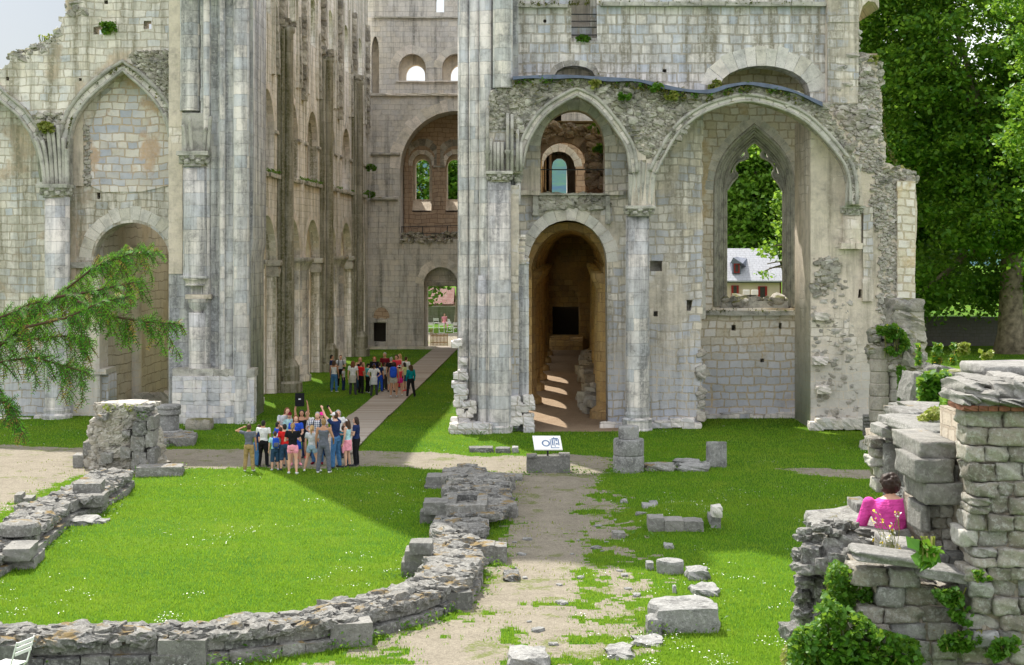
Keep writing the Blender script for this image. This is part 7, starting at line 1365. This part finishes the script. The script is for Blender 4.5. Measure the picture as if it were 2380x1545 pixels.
q = p1('person in black holding a tablet high above their head', 1115, 1128, 1.62, 8, top=('tank', 'black'), bot=('skirt', 'black'), hair=('bob', 'bk'), skin='t', armL=((.15, .1, 1), (-.15, .15, 1)), armR=((.15, .1, 1), (-.15, .15, 1)), shoe='coral')
held(q, 0, 'black cased tablet held high above the group', 'tablet', 'tablet', (.15, .02, .22), 'black', (.1, -.03, .03), .1)
q = p1('woman in white top and navy trousers looking at her phone', 1215, 1108, 1.58, 0, top=('tee', 'white'), bot=('long', 'navy'), hair=('pony', 'br'), armR=fore); held(q, 0, 'dark phone in the hand of the woman in white and navy', 'phone', 'phone', (.035, .006, .07), 'black')
q = p1('grey haired smiling man in blue and white checked shirt', 1385, 1222, 1.68, -4, top=('tee', 'white'), bot=('long', 'jeans'), hair=('short', 'gr'), pat='check', armL=fold, armR=hips, fat=1.08, shoe='dred'); backpack(q, 'dark rucksack worn by the man in the checked shirt', 'dgrey')
p1('girl in hot pink cap behind the grey haired man', 1450, 1090, 1.50, 20, top=('tee', 'white'), bot=('long', 'navy'), hat=('cap', 'hot'), hair=('bob', 'br'))
p1('girl with long blonde ponytail, black T-shirt and pale pink shorts', 962, 1405, 1.58, 182, top=('tee', 'black'), bot=('short', 'pink'), hair=('pony', 'sb'), armL=fold, armR=fold, shoe='white', stance=.05, stride=.06)
p1('blonde girl in white T-shirt and pale denim shorts standing astride', 1290, 1362, 1.44, 172, top=('tee', 'lgrey'), bot=('short', 'ljeans'), hair=('pony', 'bl'), armR=fold, shoe='white', stance=.17)
p1('short haired woman in grey vest top and grey trousers', 1490, 1388, 1.68, 176, top=('tank', 'grey'), bot=('long', 'grey'), hair=('short', 'sb'), skin='t', armR=((.4, .1, -1), (-.1, .8, -.7)), shoe='white', stance=.10)
q = p1('man in white cap, navy T-shirt and jeans raising both arms', 1700, 1292, 1.77, 238, top=('tee', 'navy'), bot=('long', 'jeans'), hat=('cap', 'white'), armL=((.15, .8, .7), (-.1, .6, 1)), armR=((.15, .9, .5), (-.15, .6, 1)), stance=.09, lean=(0, .02)); held(q, 0, 'small camera held up by the man in the white cap', 'camera', 'camera', (.05, .02, .035), 'black')
p1('fair haired woman half hidden behind the raised arms', 1735, 1110, 1.6, 15, top=('tee', 'white'), bot=('long', 'dgrey'), hair=('bob', 'gr'))
p1('girl in white cap with a pink jacket tied round her waist', 1895, 1272, 1.52, 250, top=('tank', 'aqua'), bot=('short', 'pink'), hat=('cap', 'white'), hair=('long', 'br'), armR=fold, waist='pink', stance=.07)
q = p1('dark haired woman in blue cardigan and black trousers', 2045, 1248, 1.56, 262, top=('tee', 'navy'), bot=('long', 'black'), hair=('bob', 'db'), fat=1.15, armR=fold, armL=fold)
p1('child in green plaid shirt almost hidden behind the pink jacket girl', 1822, 1225, 1.25, 200, top=('tee', 'teal'), bot=('long', 'djeans'), pat='check')
# second group, by the boardwalk
p2('man in navy jersey standing sideways at the left of the nave group', 230, 992, 1.68, 100, top=('long', 'navy'), bot=('long', 'navy'), skin='m', hair=('short', 'bk'))
p2('woman in white vest top and blue jeans seen from behind', 290, 1062, 1.52, 160, top=('tank', 'white'), bot=('long', 'jeans'), hair=('bob', 'br'), skin='t', shoe='white')
q = p2('woman in black and white T-shirt with folded arms', 445, 955, 1.60, 10, top=('tee', 'lgrey'), bot=('long', 'black'), hair=('pony', 'br'), armL=fold, armR=fold, shoe='turq'); backpack(q, 'black backpack worn by the woman with folded arms', 'black')
p2('small boy in dark cap and white and blue T-shirt', 512, 1025, 1.12, 80, top=('tee', 'lgrey'), bot=('long', 'navy'), hat=('cap', 'black'), skin='m')
p2('girl with long brown hair and a grey shirt tied at her waist', 735, 1135, 1.60, 176, top=('tee', 'white'), bot=('long', 'dgrey'), hair=('long', 'au'), waist='stone', stride=.05)
p2('blonde woman with sunglasses on her head behind the red polo', 905, 1010, 1.58, 10, top=('tank', 'black'), bot=('long', 'djeans'), hair=('long', 'bl'))
p2('boy in bright red polo shirt and black trousers', 925, 1095, 1.50, 130, top=('tee', 'red'), bot=('long', 'black'), hair=('short', 'br'), fat=1.1, skin='t', armL=fore)
p2('boy in turquoise patterned T-shirt and dark cap', 1085, 1082, 1.40, 120, top=('tee', 'turq'), bot=('long', 'black'), hat=('cap', 'black'), hair=('short', 'bk'), shoe='lgrey')
p2('red haired woman in black cardigan smiling', 1245, 965, 1.55, 0, top=('long', 'black'), bot=('long', 'black'), hair=('bob', 're'))
p2('girl in bright blue cap and white T-shirt with hands on hips', 1235, 1165, 1.52, 180, top=('tee', 'white'), bot=('long', 'dgrey'), hat=('cap', 'blue'), hair=('pony', 'br'), armL=hips, armR=hips, waist='lgrey')
p2('girl in navy top and bright blue trousers behind the hands on hips girl', 1365, 1085, 1.38, 160, top=('tee', 'navy'), bot=('long', 'blue'), hair=('pony', 'db'), armL=fore)
p2('tall grey haired man in dark red shirt', 1490, 1030, 1.78, -25, top=('tee', 'dred'), bot=('long', 'dgrey'), hair=('short', 'gr'), skin='m')
p2('boy in light grey T-shirt in front of the dark red shirt', 1485, 1050, 1.32, 60, top=('tee', 'lgrey'), bot=('long', 'dgrey'), hair=('short', 'bk'), skin='d', fat=1.05)
p2('grey haired man in black T-shirt seen from behind', 1640, 1090, 1.66, 170, top=('tee', 'black'), bot=('mid', 'stone'), hair=('short', 'gr'))
p2('curly haired woman in coral red T-shirt laughing', 1765, 1000, 1.62, -15, top=('tee', 'coral'), bot=('long', 'coral'), hair=('curly', 'br'))
p2('fair haired person in pale top behind the coral red T-shirt', 1845, 960, 1.62, -60, top=('tank', 'stone'), bot=('long', 'lgrey'), hair=('bob', 'bl'))
q = p2('girl with bushy dark hair, white vest top and short shorts', 1700, 1222, 1.60, 178, top=('tank', 'white'), bot=('short', 'stone'), hair=('curly', 'db'), shoe='lgrey', skin='t'); backpack(q, 'bright blue backpack on the girl with bushy hair', 'blue', None, 1.25)
p2('person in white sun hat and pink shorts partly behind the blue backpack', 1835, 1185, 1.42, 190, top=('tank', 'coral'), bot=('short', 'hot'), hat=('sun_hat', 'white'), shoe='white')
p2('man in white T-shirt turning his head away at the right of the nave group', 1990, 1010, 1.56, 150, top=('tee', 'white'), bot=('long', 'dgrey'), hair=('short', 'br'))
p2('girl in lime T-shirt and denim skirt holding out a hand', 1955, 1072, 1.38, 250, top=('tee', 'yg'), bot=('skirt', 'navy'), hair=('bob', 'bk'), armR=fore, shoe='coral')
p2('girl with long hair in teal jacket and black trousers', 2105, 1192, 1.50, 215, top=('long', 'teal'), bot=('long', 'black'), hair=('long', 'br'), stance=.13)
person('woman in pale pink sitting on a white chair beyond the west door', 1033, 764, 1.62, 20, top=('tee', 'pink'), bot=('long', 'pink'), hair=('short', 'au'), sit=.52, vox=.03, loc=(G(1033, 762.5)[0], G(1033, 762.5)[1], -.05))
# woman in pink seated on the ruined wall
sc_ = W(2072, 1304, 15.5)
person('woman in bright pink top sitting on the near wall with her back turned', 0, 0, 1.62, 180, top=('long', 'mag'), bot=('long', 'dgrey'), hair=('curly', 'db'), sit=.14, lean=(-.04, .20), look=-22, fat=1.3, armL=((.28, .25, -1), (-.3, 1, -.3)), armR=((.28, .25, -1), (-.3, 1, -.3)), loc=(sc_[0], sc_[1], sc_[2]-.02), vox=.011)
